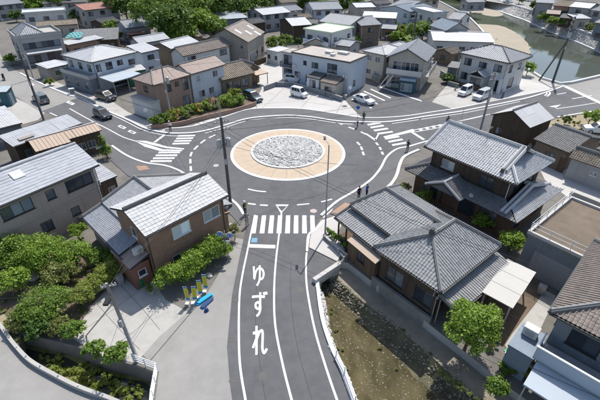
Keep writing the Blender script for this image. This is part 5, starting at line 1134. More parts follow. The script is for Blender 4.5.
far('panel_roof_house', 'house with white panel covered roof behind the warehouse', (292, 26), (312, 24.5), 4.6, (286, 16), 'gx', 'seam', 't_whitesheet', 'wood_old', 1.2, zc=5.6, k=2., maxD=11)
far('small_white_house', 'small white house with grey roof at top centre', (279, 12), (303, 10), 4.6, (280, 7), 'gx', 'tilefar', 't_zinc', 'plaster_white', 1.0, minD=6)
far('grey_storehouse', 'beige storehouse at the top centre behind the white roofed house', (281, 3), (298, 2), 6.0, (282, 0), 'gx', 'tilefar', 't_oldbrown', 'plaster_beige', 1.0, minD=8)
far('beige_roof_house', 'house with broad beige roof behind the green flat roof', (318.5, 21.5), (350, 25.5), 5.6, (325, 12), 'gx', 'tilefar', 't_ltgrey', 'plaster_white', 1.4, zc=7.0, k=2., maxD=12)
b = far('green_roof_building', 'white building with pale green flat roof and upper balcony', (303, 28.5), (332, 33), 6.0, (354, 27), 'flat', '', 't_greenroof', 'plaster_white', par=.15, cat='building'); b.balcony('f', .2, b.wx1-b.wx0-.2, 2.9, 1.0, 1.0, 'whiteframe', 'plaster_white', False); b.balcony('r', .2, b.wy1-b.wy0-.2, 2.9, 1.0, 1.0, 'whiteframe', 'plaster_white', False)
far('grey_gable_shed', 'low grey gabled shed in front of the green roofed building', (302, 44.5), (330, 46), 3.0, (318, 37), 'gy', 'tilefar', 't_zinc', 'plaster_beige', 1.6, maxD=7, cat='shed')
far('blue_wall_house', 'blue grey house with gable roof at the top centre', (313, 10), (343, 9), 5.2, (314, 4), 'gx', 'tilefar', 't_zinc', 'plaster_blue', 1.4, minD=8)
far('brown_wall_house', 'brown grey walled house with grey roof right of the beige roofed house', (361, 26), (382, 24.5), 5.4, (362, 16), 'gx', 'tilefar', 't_zinc', 'brown_old', 1.3, zc=6.6, k=2., maxD=11)
far('twin_white_roof_house', 'house with stepped white sheet roofs at top centre right', (362, 17), (396, 18.5), 5.2, (366, 8), 'gx', 'seam', 't_whitesheet', 'plaster_grey', 1.0, zc=6.1, k=2., maxD=10)
far('white_sheet_house', 'little house with flat bright roof at the top edge centre', (356, 7.5), (376, 7), 4.6, (357, 3), 'gx', 'seam', 't_whitesheet', 'plaster_beige', .8, minD=7)
far('grey_wall_house', 'pale grey house with sloped roof behind the small paddock', (388, 6), (407, 8.5), 5.6, (390, -1), 'gx', 'tilefar', 't_zinc', 'plaster_white', 1.5, minD=9)
far('blue_balcony_house', 'blue grey house with balcony lines beyond the green trees', (410, 12), (434, 8), 5.4, (411, 3), 'gx', 'tilefar', 't_bluesteel', 'plaster_blue', 1.2, minD=9)
far('white_box_house', 'white two storey box house left of the green gabled house', (433, 13), (449, 12), 6.2, (433, 6), 'flat', '', 't_ltgrey', 'plaster_white', minD=8)
far('grey_riverside_house', 'house with dark roof edge beside the river bend', (447, 18.5), (460, 20), 5.0, (449, 9), 'gx', 'tilefar', 't_zinc', 'plaster_white', 1.3, minD=7, maxD=9)
far('dark_slope_house', 'house with dark blue roof just left of the river houses', (434, 27.5), (453, 28), 4.6, (436, 21), 'gx', 'tilefar', 't_dark', 'plaster_grey', 1.1, minD=6)
far('brown_top_house', 'brown roofed house at the top edge near the river', (408, 1), (440, 0), 5.0, (410, -4), 'gx', 'tilefar', 't_oldbrown', 'plaster_beige', 1.2, minD=9)
# beyond the river
far('white_roof_river_house', 'house with large white roof beyond the river', (569, 6.5), (590, 8.5), 5.4, (575, 0), 'gx', 'seam', 't_whitesheet', 'plaster_grey', 1.0, zc=6.4, k=2., maxD=12)
far('grey_river_house', 'grey walled house at the top right corner beyond the river', (590, 10), (622, 14), 5.2, (594, 2), 'gx', 'tilefar', 't_zinc', 'plaster_grey', 1.4, minD=9)
far('small_white_river_shed', 'small shed with bright white roof above the embankment', (576, 18.5), (592, 18.5), 3.2, (577, 15.5), 'shed', 'seam', 't_whitesheet', 'plaster_beige', .5, minD=5, cat='shed')
far('brown_river_house', 'brown roofed low house beyond the river', (553, 5.5), (570, 7), 4.6, (556, 1), 'gx', 'tilefar', 't_oldbrown', 'pinkwall', 1.2, minD=8)
far('pink_roof_river_shed', 'shed with faded pink roof behind the embankment', (546, 13.5), (560, 14.5), 2.9, (547, 10.5), 'gx', 'corr', 't_brownsheet', 'brown_old', .8, minD=5, cat='shed')
far('dark_river_shed', 'dark low shed among bushes behind the embankment', (559, 17.5), (574, 19), 2.8, (560, 14.5), 'gx', 'tilefar', 't_dark', 'wood_old', .8, minD=5, cat='shed')
far('grey_roof_river_house', 'grey roofed house at the top edge beyond the river', (536, 2.5), (554, 3.5), 4.8, (538, -2), 'gx', 'tilefar', 't_zinc', 'plaster_grey', 1.2, minD=8)
far('teal_wall_house', 'house with dark teal wall at the right edge beyond the river', (594, 22.5), (625, 27), 4.6, (597, 18), 'gx', 'tilefar', 't_zinc', 'slate_wall', 1.0, minD=7)
# tarpaulin on the shed
M['tarp'] = mat('turquoise_tarp', (.16, .42, .41), .5, .1, 2)
x, y = G(75, 36.5, 3.9); tp = MB(); n = 8
for i in range(n):
    for j in range(n):
        P = lambda a, c: (x-1.9+3.8*a/n, y-1.5+3.0*c/n, 3.75+.7*c/n+.28*math.sin(a*1.7+c)*math.sin(c*1.3)+.25*(1-abs(a-n/2)/(n/2)))
        tp.quad(P(i, j), P(i+1, j), P(i+1, j+1), P(i, j+1))
o = tp.build('tarpaulin', M['tarp'], smooth=True); tag(o, 'turquoise tarpaulin spread over the long dark shed roof', 'tarpaulin')
sm = o.modifiers.new('thick', 'SOLIDIFY'); sm.thickness = .03

# infill between the larger houses: sheds, lean-tos and yards
INF = [('tin_shed', 'low tin shed between grey workshop and white garage house', (62, 66), (72, 62.5), 2.5, 'shed', 'corr', 't_zinc', 'corr_wall', 4), ('tin_shed', 'dark tin shed behind the white narrow house', (160, 52.5), (170, 50), 2.6, 'shed', 'corr', 't_dark', 'wood_old', 5), ('tin_shed', 'small brown shed left of the rusty warehouse', (190, 38), (203, 36), 2.8, 'gx', 'tilefar', 't_oldbrown', 'brown_old', 5),
 ('garden_shed', 'small dark shed right of the balcony house', (447, 67), (458, 68.5), 2.5, 'shed', 'corr', 't_dark', 'slate_wall', 4), ('garden_shed', 'low brown shed behind the hip roofed house', (452, 54.5), (463, 52), 2.6, 'gx', 'tilefar', 't_oldbrown', 'brown_old', 5), ('garden_shed', 'grey shed between pale blue house and twin hipped house', (373, 63), (383, 65), 2.4, 'shed', 'corr', 't_zinc', 'slate_wall', 4),
 ('side_house', 'small grey roofed house behind the pale blue house', (332, 44.5), (350, 47), 3.2, 'gx', 'tilefar', 't_zinc', 'plaster_grey', 6), ('side_house', 'low dark roofed house behind the rusty warehouse', (252, 24), (266, 22), 3.4, 'gx', 'tilefar', 't_dark', 'wood_old', 6), ('side_house', 'small house with brown tiles behind the panel roofed house', (300, 18.5), (313, 17.5), 3.6, 'gx', 'tilefar', 't_oldbrown', 'brown_old', 6),
 ('side_house', 'small slate roofed house left of the beige roofed house', (303, 23.5), (317, 24), 3.2, 'gx', 'tilefar', 't_dark', 'plaster_grey', 6), ('side_house', 'grey roofed low house in front of the twin white roofs', (381, 28.5), (396, 29.5), 3.0, 'gx', 'tilefar', 't_zinc', 'brown_old', 5), ('side_house', 'low brown house at the top between red roof and forest', (100, 16), (117, 13.5), 3.0, 'gx', 'tilefar', 't_oldbrown', 'pinkwall', 6),
 ('side_house', 'low dark house left of the small grey gabled house', (103, 24), (121, 21), 3.2, 'gx', 'tilefar', 't_dark', 'wood_old', 7), ('side_house', 'grey roofed low house behind the green gabled house', (456, 14), (468, 15), 3.4, 'gx', 'tilefar', 't_zinc', 'plaster_beige', 5), ('side_house', 'brown roofed house right of the tall corner house at top left', (25, 5.5), (43, 3.8), 4.0, 'gx', 'tilefar', 't_oldbrown', 'brown_old', 7),
 ('side_house', 'low grey house at the top beside the river lane', (468, 2.5), (486, 2), 3.2, 'gx', 'tilefar', 't_zinc', 'plaster_grey', 6), ('side_house', 'dark tiled house at the top centre behind the white sheet house', (376, 4.5), (392, 3.5), 4.6, 'gx', 'tilefar', 't_dark', 'plaster_grey', 7), ('side_house', 'brown walled house at the top centre right of the beige storehouse', (299, 6), (315, 4.8), 4.2, 'gx', 'tilefar', 't_brown', 'brown_old', 7),
 ('river_hut', 'small brown hut behind the embankment bushes', (533, 8), (545, 9), 2.6, 'gx', 'tilefar', 't_oldbrown', 'brown_old', 5), ('river_hut', 'dark little hut between brown and white river houses', (562, 11.5), (573, 12.5), 3.0, 'gx', 'tilefar', 't_dark', 'wood_old', 5), ('river_hut', 'low grey hut at the right edge above the embankment', (598, 30.5), (612, 33), 2.6, 'shed', 'corr', 't_ltgrey', 'plaster_beige', 4)]
for nm, lab, A, B, z, kd, stl, m_, wl_, d_ in INF: far(nm, lab, A, B, z, (A[0], A[1]-2), kd, stl, m_, wl_, .8 if kd != 'shed' else .3, minD=d_, maxD=d_, cat='shed' if ('shed' in nm or 'hut' in nm) else 'house', oh=.2)
# ------------------------------------------------------------ vegetation
LF = {'hedge': leaf_mat('leaf_hedge', (.12, .16, .025), (.30, .36, .075)), 'mid': leaf_mat('leaf_mid', (.07, .135, .018), (.22, .33, .055)), 'dark': leaf_mat('leaf_dark', (.035, .08, .016), (.115, .20, .04)),
      'bright': leaf_mat('leaf_bright', (.105, .195, .018), (.27, .39, .06)), 'olive': leaf_mat('leaf_olive', (.10, .125, .03), (.26, .29, .09)),
      'forest': leaf_mat('leaf_forest', (.035, .075, .014), (.145, .24, .04)), 'yellow': leaf_mat('leaf_yellow', (.12, .17, .02), (.28, .33, .05)),
      'pinkflower': leaf_mat('petals', (.45, .16, .10), (.65, .45, .35)), 'whiteflower': leaf_mat('white_petals', (.6, .6, .55), (.8, .8, .75)), 'orangeflower': leaf_mat('orange_petals', (.5, .2, .05), (.6, .4, .12))}
def leaves(name, blobs, n, size, m, parent, seed=0, clump=.42, asp=.55):
    """crown of separate leaves gathered in clumps over the blobs' surfaces"""
    rg = np.random.default_rng(seed); B = np.array(blobs, float)
    wt = (B[:, 3]*B[:, 4]+B[:, 3]*B[:, 5]+B[:, 4]*B[:, 5]); wt /= wt.sum()
    nc = max(6, n//60); bi = rg.choice(len(B), nc, p=wt)
    d = rg.normal(size=(nc, 3)); d[:, 2] = np.where(d[:, 2] < -.35, -d[:, 2], d[:, 2]); d /= np.linalg.norm(d, axis=1)[:, None]
    rr = rg.uniform(.55, 1.05, nc)**.6; cc = B[bi, :3]+d*B[bi, 3:]*rr[:, None]*.88
    ci = rg.integers(0, nc, n); cr = B[bi, 3:].mean(1)*clump*rg.uniform(.6, 1.2, nc)
    q = rg.normal(size=(n, 3)); q /= np.linalg.norm(q, axis=1)[:, None]; q *= rg.random(n)[:, None]**.45; q[:, 2] *= .75
    pos = cc[ci]+q*cr[ci][:, None]
    no = d[ci]*.55+rg.normal(size=(n, 3))*.55+np.array([0, 0, .5]); no /= np.linalg.norm(no, axis=1)[:, None]
    ax = np.cross(no, rg.normal(size=(n, 3))); ax /= np.linalg.norm(ax, axis=1)[:, None]; bx = np.cross(no, ax)
    s = size*(rg.uniform(.45, 1.0, n)+.75*rg.random(n)**3)[:, None]*rg.uniform(.8, 1.25, nc)[ci][:, None]
    V = np.stack([pos-ax*s, pos+bx*s*asp-no*s*.12, pos+ax*s, pos-bx*s*asp-no*s*.12], 1).reshape(-1, 3)
    me = bpy.data.meshes.new(name); me.vertices.add(4*n); me.vertices.foreach_set('co', V.ravel().astype(np.float32))
    me.loops.add(4*n); me.loops.foreach_set('vertex_index', np.arange(4*n, dtype=np.int32)); me.polygons.add(n); me.polygons.foreach_set('loop_start', np.arange(0, 4*n, 4, dtype=np.int32))
    try: me.polygons.foreach_set('loop_total', np.full(n, 4, dtype=np.int32))
    except Exception: pass
    me.materials.append(m); me.update(calc_edges=True); me.validate()
    return link(name, me, parent)
def trunk(parent, h, r, limbs, seed=0, spread=1.2):
    rg = random.Random(seed); mb = MB(); top = (rg.uniform(-.15, .15), rg.uniform(-.15, .15), h)
    mb.tube([(0, 0, -.1), (0.03, 0.02, h*.4), top], [r, r*.75, r*.5], 7)
    for i in range(limbs):
        a = 6.283*i/limbs+rg.uniform(-.4, .4); z = h*rg.uniform(.45, .95); e = spread*rg.uniform(.6, 1.1)
        mb.tube([(0, 0, z), (e*.5*math.cos(a), e*.5*math.sin(a), z+e*.45), (e*math.cos(a), e*math.sin(a), z+e*.75)], [r*.45, r*.3, r*.12], 5)
    return mb.build('trunk', M['bark'], parent, smooth=True)
SEED = [100]
def tree(name, label, px, zb, blobs, n, size, leaf, h=1.2, r=.1, limbs=5, cat='shrub', group=None, at=None):
    """px: photo point of the crown's middle at height zb; blobs relative (dx,dy,z,rx,ry,rz)"""
    x, y = at if at else G(px[0], px[1], zb); SEED[0] += 1
    e = empty(name, (x, y, 0), label, cat, group); trunk(e, h, r, limbs, SEED[0], max(b[3] for b in blobs)*.8)
    leaves('crown', blobs, n, size, LF[leaf], e, SEED[0]); return e
S = lambda r, z=None, f=.85: [(0, 0, z or r*.9, r, r, r*f), (r*.45, r*.2, (z or r*.9)+r*.15, r*.65, r*.6, r*.6), (-r*.45, -r*.15, (z or r*.9)-r*.05, r*.7, r*.65, r*.6), (r*.05, -r*.5, (z or r*.9)-r*.1, r*.6, r*.55, r*.5)]
# garden lower left
tree('round_shrub', 'largest rounded green shrub, in front of the garden', (42, 303), 1.5, [(0, 0, 1.25, 1.9, 1.7, 1.25), (.9, .5, 1.5, 1.1, 1.0, .9), (-.8, -.6, 1.1, 1.1, 1.0, .9), (.3, -.9, 1.0, 1.1, .9, .8)], 9000, .085, 'mid', .9, .1)
tree('garden_tree', 'leafy bush at the upper left corner of the garden under the taupe house', (14, 252), 1.6, S(2.0, 1.4), 8500, .10, 'mid')
tree('garden_tree', 'dense bright green bush under the middle windows of the taupe house', (40, 253), 1.7, S(1.9, 1.5), 8500, .09, 'bright')
tree('broadleaf_shrub', 'bright green bush right of centre in the garden', (73, 255), 1.4, S(1.6, 1.3), 6000, .09, 'bright')
tree('broadleaf_shrub', 'yellow green shrub on the left side of the garden', (12, 280), 1.4, S(1.3, 1.3), 4500, .10, 'bright')
tree('weeping_shrub', 'loose olive shrub in the middle of the garden', (56, 274), .9, S(1.3, .8), 4000, .10, 'olive')
tree('weeping_shrub', 'sparse olive shrub beside the stone in the garden middle', (70, 275), .8, S(.8, .8), 2000, .08, 'olive')
hx, hy = G(97, 280, 1.0); a_ = Vector(G(78, 299, 1.0)); b_ = Vector(G(120, 262, 1.0)); dv = (b_-a_); L_ = dv.length; dv.normalize(); sd = Vector((-dv.y, dv.x))
e = empty('clipped_hedge', (hx, hy, 0), 'clipped olive green hedge along the concrete driveway', 'hedge'); trunk(e, .8, .06, 4, 5, .6)
leaves('crown', [((a_+dv*L_*t).x-hx, (a_+dv*L_*t).y-hy, 1.0, .95, .95, .98) for t in np.linspace(.03, .97, 9)], 19000, .075, LF['hedge'], e, 77, .35)
tree('low_shrub', 'small reddish green shrub at the hedge foot near the driveway', (58, 326), .7, S(.8, .7), 1900, .09, 'olive', .4, .05)
tree('low_shrub', 'bushy green shrub hanging over the canal wall', (74, 330), .8, S(.85, .8), 2300, .09, 'mid', .4, .05)
tree('low_shrub', 'loose leafy shrub growing on the canal wall left of two', (94, 351), .6, S(.72, .75), 1700, .10, 'mid', .4, .05)
tree('low_shrub', 'loose leafy shrub growing on the canal wall near the utility pole', (118, 355), .6, S(.85, .8), 2000, .10, 'mid', .4, .05)
tree('low_shrub', 'dark shrub at the left end of the canal', (38, 330), .7, S(.95, .8), 2300, .10, 'dark', .4, .05)
tree('low_shrub', 'small bush at the garden corner beside the taupe wall', (78, 232), .9, S(.85, 1.1), 1900, .09, 'bright', .5, .05)
tree('low_shrub', 'green shrub between clipped hedge and cottage', (100, 258), .8, S(1.0, .9), 2500, .09, 'mid', .4, .05)
tree('low_shrub', 'dark green shrub at the far left of the garden', (2, 262), 1.0, S(1.3, 1.1), 3200, .1, 'dark', .4, .05)
tree('low_shrub', 'pale green shrub below the rounded shrub near the parapet', (22, 318), .8, S(1.1, .8), 3000, .09, 'olive', .4, .05)
# hedge in front of the brick house
a_ = Vector(G(170, 282, 1.2)); b_ = Vector(G(216, 250, 1.2)); dv = (b_-a_); L_ = dv.length; c_ = (a_+b_)/2
e = empty('front_hedge', (c_.x, c_.y, 0), 'lush bright green hedge in front of the brown brick house', 'hedge'); trunk(e, .8, .06, 4, 6, .6)
leaves('crown', [((a_+dv*t).x-c_.x+RNG.normal(0, .12), (a_+dv*t).y-c_.y+RNG.normal(0, .12), 1.4+RNG.normal(0, .12), 1.0, 1.0, 1.35) for t in np.linspace(.0, 1, 9)], 19000, .085, LF['bright'], e, 78, .4)
tree('corner_shrub', 'green bush behind the blue road signs', (224, 250), .8, S(.75, .85), 2000, .09, 'bright', .5, .05)
tree('corner_shrub', 'tall narrow shrub at the brick house corner', (234, 232), 1.0, [(0, 0, 1.1, .45, .45, 1.0)], 1200, .08, 'olive', .6, .05)
# other near trees
tree('camphor_tree', 'bright green round tree beside the tiled house and stream', (473, 326), 2.6, [(0, 0, 2.8, 1.6, 1.5, 1.35), (1.0, .4, 3.0, 1.0, .9, .85), (-1.1, -.4, 2.5, 1.0, .95, .8), (.2, -1.0, 2.1, 1.0, .85, .8), (-.3, .8, 3.3, .9, .8, .7), (.7, -.7, 2.7, .7, .7, .6)], 14000, .085, 'bright', 2.0, .13, 6, 'tree')
tree('conifer', 'small dark conifer with pale blossoms beside the tan roofed shed', (104, 146), 1.8, [(0, 0, 1.0, .9, .9, .9), (0, 0, 1.9, .7, .7, .8), (0, 0, 2.8, .4, .4, .7)], 2600, .10, 'mid', 1.5, .09, 5, 'tree')
cf = bpy.data.objects['conifer']; leaves('blossom', [(-.5, -.3, 1.5, .5, .4, .5)], 160, .09, LF['whiteflower'], cf, 9)
tree('leafy_shrub', 'arching green shrub between timber house and tiled house', (485, 221), 1.0, S(1.15, .95), 2400, .13, 'bright', .5, .05)
tree('leafy_shrub', 'bright bush between flat roofed building and tiled house', (512, 240), 1.4, S(1.15, 1.3), 3000, .10, 'bright', .7, .06)
tree('leafy_shrub', 'small bush beside the porch of the timber house', (424, 196), 1.0, S(.95, .9), 2000, .10, 'bright', .5, .05)
tree('leafy_shrub', 'pale flowering shrub at the west corner of the timber house', (403, 188), 1.0, S(.9, .9), 1700, .10, 'olive', .5, .05)
a_ = Vector(G(328, 236)); b_ = Vector(G(350, 252)); c_ = (a_+b_)/2
e = empty('planter_hedge', (c_.x, c_.y, 0), 'low green hedge along the corner wall of the tiled house', 'hedge'); trunk(e, .4, .04, 3, 8, .3)
leaves('crown', [((a_+(b_-a_)*t).x-c_.x, (a_+(b_-a_)*t).y-c_.y, .5, .38, .38, .5) for t in np.linspace(0, 1, 7)], 3600, .075, LF['mid'], e, 81, .4)
tree('river_bush', 'green bush on the river wall right of the hip roofed house', (528.5, 67), 1.8, S(1.7, 1.6), 2400, .17, 'bright', 1.0, .1)
tree('lot_palm', 'spiky young tree on the dry lot near the white car', (591, 117), 1.4, S(1.3, 1.5), 1700, .16, 'bright', 1.0, .09)
tree('lot_palm', 'low spiky plant on the dry lot behind the barn', (566, 120), .8, S(.8, .8), 900, .14, 'olive', .5, .05)
tree('blossom_shrub', 'white flowering shrub beside the white car at right edge', (598, 142), 1.2, S(1.2, 1.1), 2200, .12, 'olive', .6, .06); leaves('blossom', S(1.15, 1.2), 420, .09, LF['whiteflower'], bpy.data.objects['blossom_shrub'], 10)
for i, (px, lab, s_, nn) in enumerate([((497, 388), 'grassy weeds at the stream bank below the paved yard', .8, 1300), ((520, 372), 'tall weeds against the wall of the lower right house', .7, 1100), ((505, 372), 'spiky green plant on the stream bank near the paved yard', .6, 700), ((492, 345), 'small flowering plants beside the paved yard', .5, 600)]):
    tree('weed_clump', lab, px, .3, S(s_, .4), nn, .10, 'olive' if i % 2 else 'mid', .3, .03, 3, 'plant')
tree('planter_plant', 'small green plant at the culvert corner', (343, 245), .4, S(.4, .4), 500, .07, 'bright', .25, .03, 3, 'plant')
# flower bed at the north west corner
bed = GL([(152, 128), (155, 118), (190, 106), (222, 96), (246, 98), (254, 104), (236, 111), (205, 118), (180, 125)])
mb = MB(); mb.prism(bed, 0, .3); o = mb.build('flower_bed', M['soil']); o['kind'] = 'structure'
wl = smooth_path(GL([(152, 129.5), (180, 126), (205, 119.5), (236, 112.3), (256, 105.5)]), 4); ribbon('bed_wall', wl, .22, 0, M['pinkwall'], h=.75); tag(bpy.data.objects['bed_wall'], 'low brown wall along the flower bed', 'wall')
for i, (p, lf, s_, lab) in enumerate([((160, 121), 'mid', 1.5, 'bushy plants at the west end of the flower bed'), ((172, 117), 'yellow', 1.5, 'yellow green plants in the flower bed under the white house'), ((186, 113), 'mid', 1.6, 'green plants in the middle of the flower bed'), ((199, 109), 'bright', 1.5, 'bright plants right of the middle of the flower bed'), ((212, 105), 'olive', 1.6, 'tall reddish plants of the flower bed'), ((226, 102), 'bright', 1.7, 'tall green plants near the east end of the flower bed'), ((238, 102), 'mid', 1.5, 'dense plants at the east end of the flower bed by the green van'), ((235, 94), 'yellow', 1.3, 'yellow topped plant beside the old tile house')]):
    e = tree('flower_bed_plant', lab, p, .8, S(s_, .9, .7), 1500, .17, lf, .5, .05, 4, 'plant', 'plants in the corner flower bed')
    if i in (1, 3, 4): leaves('blossom', S(s_*.95, 1.0, .7), 160, .13, LF['orangeflower' if i != 4 else 'pinkflower'], e, 200+i)
tree('roadside_plant', 'yellow green plant beside the west road near the lean-to', (49, 82), .8, S(.9, .8), 600, .2, 'yellow', .4, .05, 3, 'plant'); tree('roadside_plant', 'green bush below the striped lean-to', (59, 73.5), 1.0, S(1.2, 1.0), 900, .2, 'mid', .5, .05, 3, 'plant')
tree('roadside_plant', 'bush beside the grey workshop forecourt', (11, 60), 1.2, S(1.6, 1.2), 1100, .22, 'mid', .6, .06, 3, 'shrub')
tree('pine_sapling', 'slim dark tree beside the annex of the pale blue house', (298, 43), 2.2, [(0, 0, 2.0, .8, .8, 1.6)], 900, .18, 'dark', 1.6, .1, 4, 'tree')
tree('climbing_shrub', 'ivy mass on the right wall of the warehouse', (276, 42), 2.4, [(0, 0, 2.0, 3.0, 1.2, 1.9), (2.5, 1.6, 2.2, 2.2, 1.2, 1.8)], 2600, .22, 'mid', 1.5, .1, 4, 'ivy')
# trees of the town
tr_ = [((403, 32), 2.0, 2.2, 'yellow', 'yellow green tree beside the small paddock'), ((414, 31), 3.0, 2.6, 'mid', 'round green tree right of the paddock'), ((424, 29), 3.0, 2.6, 'mid', 'dark green tree between paddock and white box house'), ((397, 36), 1.6, 1.9, 'bright', 'low bright bush at the left edge of the paddock'), ((393, 27), 2.0, 2.0, 'dark', 'dark tree left of the paddock'), ((545, 17), 1.6, 2.0, 'mid', 'green bush on the embankment top'), ((553, 20.5), 1.4, 1.7, 'bright', 'bright bush on the embankment top beside the dark shed'), ((535, 5), 2.0, 2.2, 'dark', 'dark tree beyond the river near parked cars'), ((563, 22), 1.4, 1.6, 'mid', 'small tree below the white roofed river shed'), ((112, 26), 2.4, 2.6, 'mid', 'tree between the red roofed house and the grey gabled house'), ((92, 43), 1.2, 1.8, 'bright', 'bright bush beside the pale strip shed'), ((78, 17), 2.6, 3.0, 'dark', 'dark tree right of the white flat roofed house')]
tr_ += [((166, 56), 1.2, 1.5, 'mid', 'bush between the white narrow house and the brown roofed house'), ((236, 57), 1.2, 1.4, 'dark', 'dark bush in front of the warehouse gable'), ((312, 48), 1.2, 1.3, 'mid', 'bush behind the left end of the pale blue house'), ((355, 42), 1.6, 1.8, 'dark', 'dark tree behind the pale blue house roof'), ((366, 38), 1.4, 1.6, 'mid', 'green bush below the brown walled house'), ((448, 79), .9, 1.2, 'dark', 'dark hedge bush left of the cars before the hip roofed house'), ((505, 72), .9, 1.0, 'mid', 'bush at the back corner of the hip roofed house'), ((440, 54), 1.2, 1.4, 'dark', 'dark bush behind the balcony house'), ((322, 35), 1.2, 1.4, 'mid', 'bush in front of the green roofed building'), ((296, 33), 1.4, 1.6, 'dark', 'dark tree left of the green roofed building'), ((345, 8), 2.2, 2.6, 'mid', 'tree right of the blue walled house'), ((275, 20), 1.8, 2.2, 'dark', 'dark tree below the white roofed house'), ((15, 16), 2.0, 2.4, 'dark', 'dark tree left of the white flat roofed house'), ((75, 6), 2.4, 2.8, 'mid', 'tree between dark roofed and red roofed houses'), ((116, 37), 1.4, 1.7, 'mid', 'bush right of the long dark shed'), ((58, 28), 1.4, 1.6, 'dark', 'bush behind the cream low house'), ((480, 0), 2.0, 2.2, 'mid', 'tree at the top edge beside the river'), ((520, -1), 2.0, 2.4, 'dark', 'dark tree at the top edge beyond the river'), ((590, 27), 1.4, 1.6, 'olive', 'dry bush above the embankment at right')]
for p, z_, r_, lf, lab in tr_: tree('town_tree', lab, p, z_, S(r_, z_), 1800, .28, lf, z_, .15, 5, 'tree')
# forest on the slope at the top left: trees one can tell apart
fr = [(158, 12, 7.5, 6.5, 'mid', 'big sunlit broadleaf tree above the zinc hall'), (172, 22, 6.5, 6.0, 'forest', 'dark broad tree right of the zinc hall'), (184, 9, 7.5, 7, 'mid', 'large tree at the top behind the white gabled house'), (196, 24, 4.5, 5, 'bright', 'bright tree left of the blue grey hall'), (207, 7, 6.5, 6.5, 'forest', 'tree at the forest foot above the blue grey hall'), (222, 4, 6, 7, 'bright', 'pale green tree in the forest above the warehouse'), (238, 5, 6, 6.5, 'forest', 'dark tree behind the warehouse ridge'), (252, 2, 6, 7, 'forest', 'dark tree left of the white roofed house'), (268, 1, 5.5, 6, 'forest', 'dark tree at the top centre left'), (140, 3, 6, 6.5, 'forest', 'dark tree above the little hut'), (124, 4, 6, 6, 'forest', 'dark tree right of the red roofed house'), (306, 2, 5, 6, 'forest', 'dark tree at the top centre'), (352, 1, 4.5, 5, 'forest', 'dark tree at the top behind the blue walled house'), (60, 2, 5, 5, 'forest', 'dark tree at the top left behind the white flat roofed house'), (38, 5, 4, 4, 'bright', 'light green tree at the top left'), (18, 0, 5, 5, 'forest', 'dark tree at the top left corner'), (105, 3, 5, 5, 'forest', 'dark tree behind the red roofed house'), (178, 33, 4.0, 4, 'mid', 'small tree at the edge of the forest by the white gabled house'), (213, 27, 3.5, 3.6, 'mid', 'bush beside the warehouse gable'), (150, -3, 7, 9, 'forest', 'forest tree at the top edge left of centre'), (200, -4, 7, 9, 'forest', 'forest tree at the top edge above the hall'), (230, -5, 7, 9, 'mid', 'forest tree at the top edge above the warehouse')]
for x, y, z_, r_, lf, lab in fr: tree('forest_tree', lab, (x, y), z_, S(r_, z_, .8), 3600, .42, lf, z_*.8, .3, 6, 'tree', 'trees of the wood behind the town')
# undergrowth that nobody could count
ux = []
for k in range(260): px_, py_ = RNG.uniform(115, 262), RNG.uniform(-6, 22); X, Y = G(px_, py_); ux.append((X, Y, 1.0, 2.6, 2.6, 1.6)) if (py_ < 14 or px_ > 160) and py_ < 26-abs(px_-185)*.2 else None
e = leaves('undergrowth', ux, 16000, .4, LF['forest'], None, 55); e['kind'] = 'stuff'; e['label'] = 'undergrowth of the wood behind the town'
# moss and weed tufts in the canal and on the verge
tx = [(*G(x, y, -1.2), -1.2, .4, .4, .3) for x, y in zip(RNG.uniform(45, 140, 150), RNG.uniform(352, 400, 150)) if abs((y-360)-(x-45)*.38) < 9]
e = leaves('canal_weeds', tx, 12000, .075, LF['hedge'], None, 56); e['kind'] = 'stuff'; e['label'] = 'weeds growing in the canal bed'
tx = [(*G(x, y), .05, .3, .3, .15) for x, y in zip(RNG.uniform(0, 24, 50), RNG.uniform(306, 345, 50)) if inside(*G(x, y), GL([(-2, 304), (4, 310), (20, 333), (20, 346), (4, 328), (-2, 318)]))]
e = leaves('verge_grass', tx, 1800, .08, LF['olive'], None, 57); e['kind'] = 'stuff'; e['label'] = 'dry grass on the verge beside the canal'
tx = [(*G(x, y), .05, .6, .6, .25) for x, y in zip(RNG.uniform(392, 417, 40), RNG.uniform(33, 43, 40))]
e = leaves('paddock_grass', tx, 3500, .2, LF['yellow'], None, 58); e['kind'] = 'stuff'; e['label'] = 'bright grass of the small paddock'
tx = [(*G(x, y), .05, .5, .5, .2) for x, y in zip(RNG.uniform(548, 600, 40), RNG.uniform(116, 134, 40))]
e = leaves('lot_grass', tx, 2200, .12, LF['olive'], None, 59); e['kind'] = 'stuff'; e['label'] = 'dry grass on the lot beside the east road'
tx = [(*G(x, y), .02, .35, .35, .15) for x, y in [(RNG.uniform(420, 470), 0) for _ in range(0)]] or [(*G(440+i*4, 372+i*3.2), .03, .35, .35, .15) for i in range(14)]
tx += [(*G(x, y, -1.66), -1.66, .3, .3, .12) for x, y in ((328, 296), (331, 312), (335, 332), (341, 350), (349, 372), (356, 392), (398, 372), (410, 380), (420, 392), (432, 402), (380, 352), (368, 336))]+[(p[0], p[1], -.72, .25, .25, .14) for p in TE[2:]]
e = leaves('bank_weeds', tx, 4200, .075, LF['olive'], None, 60); e['kind'] = 'stuff'; e['label'] = 'weeds along the stream bank'
tx = [(*G(x, y), .05, .25, .25, .12) for x, y in zip(RNG.uniform(0, 120, 160), RNG.uniform(240, 335, 160)) if inside(*G(x, y), GL([(-10, 240), (60, 245), (118, 262), (92, 303), (70, 336), (20, 330), (0, 306)]))]
e = leaves('garden_ground_cover', tx, 6000, .07, LF['mid'], None, 61); e['kind'] = 'stuff'; e['label'] = 'ground cover of the garden'

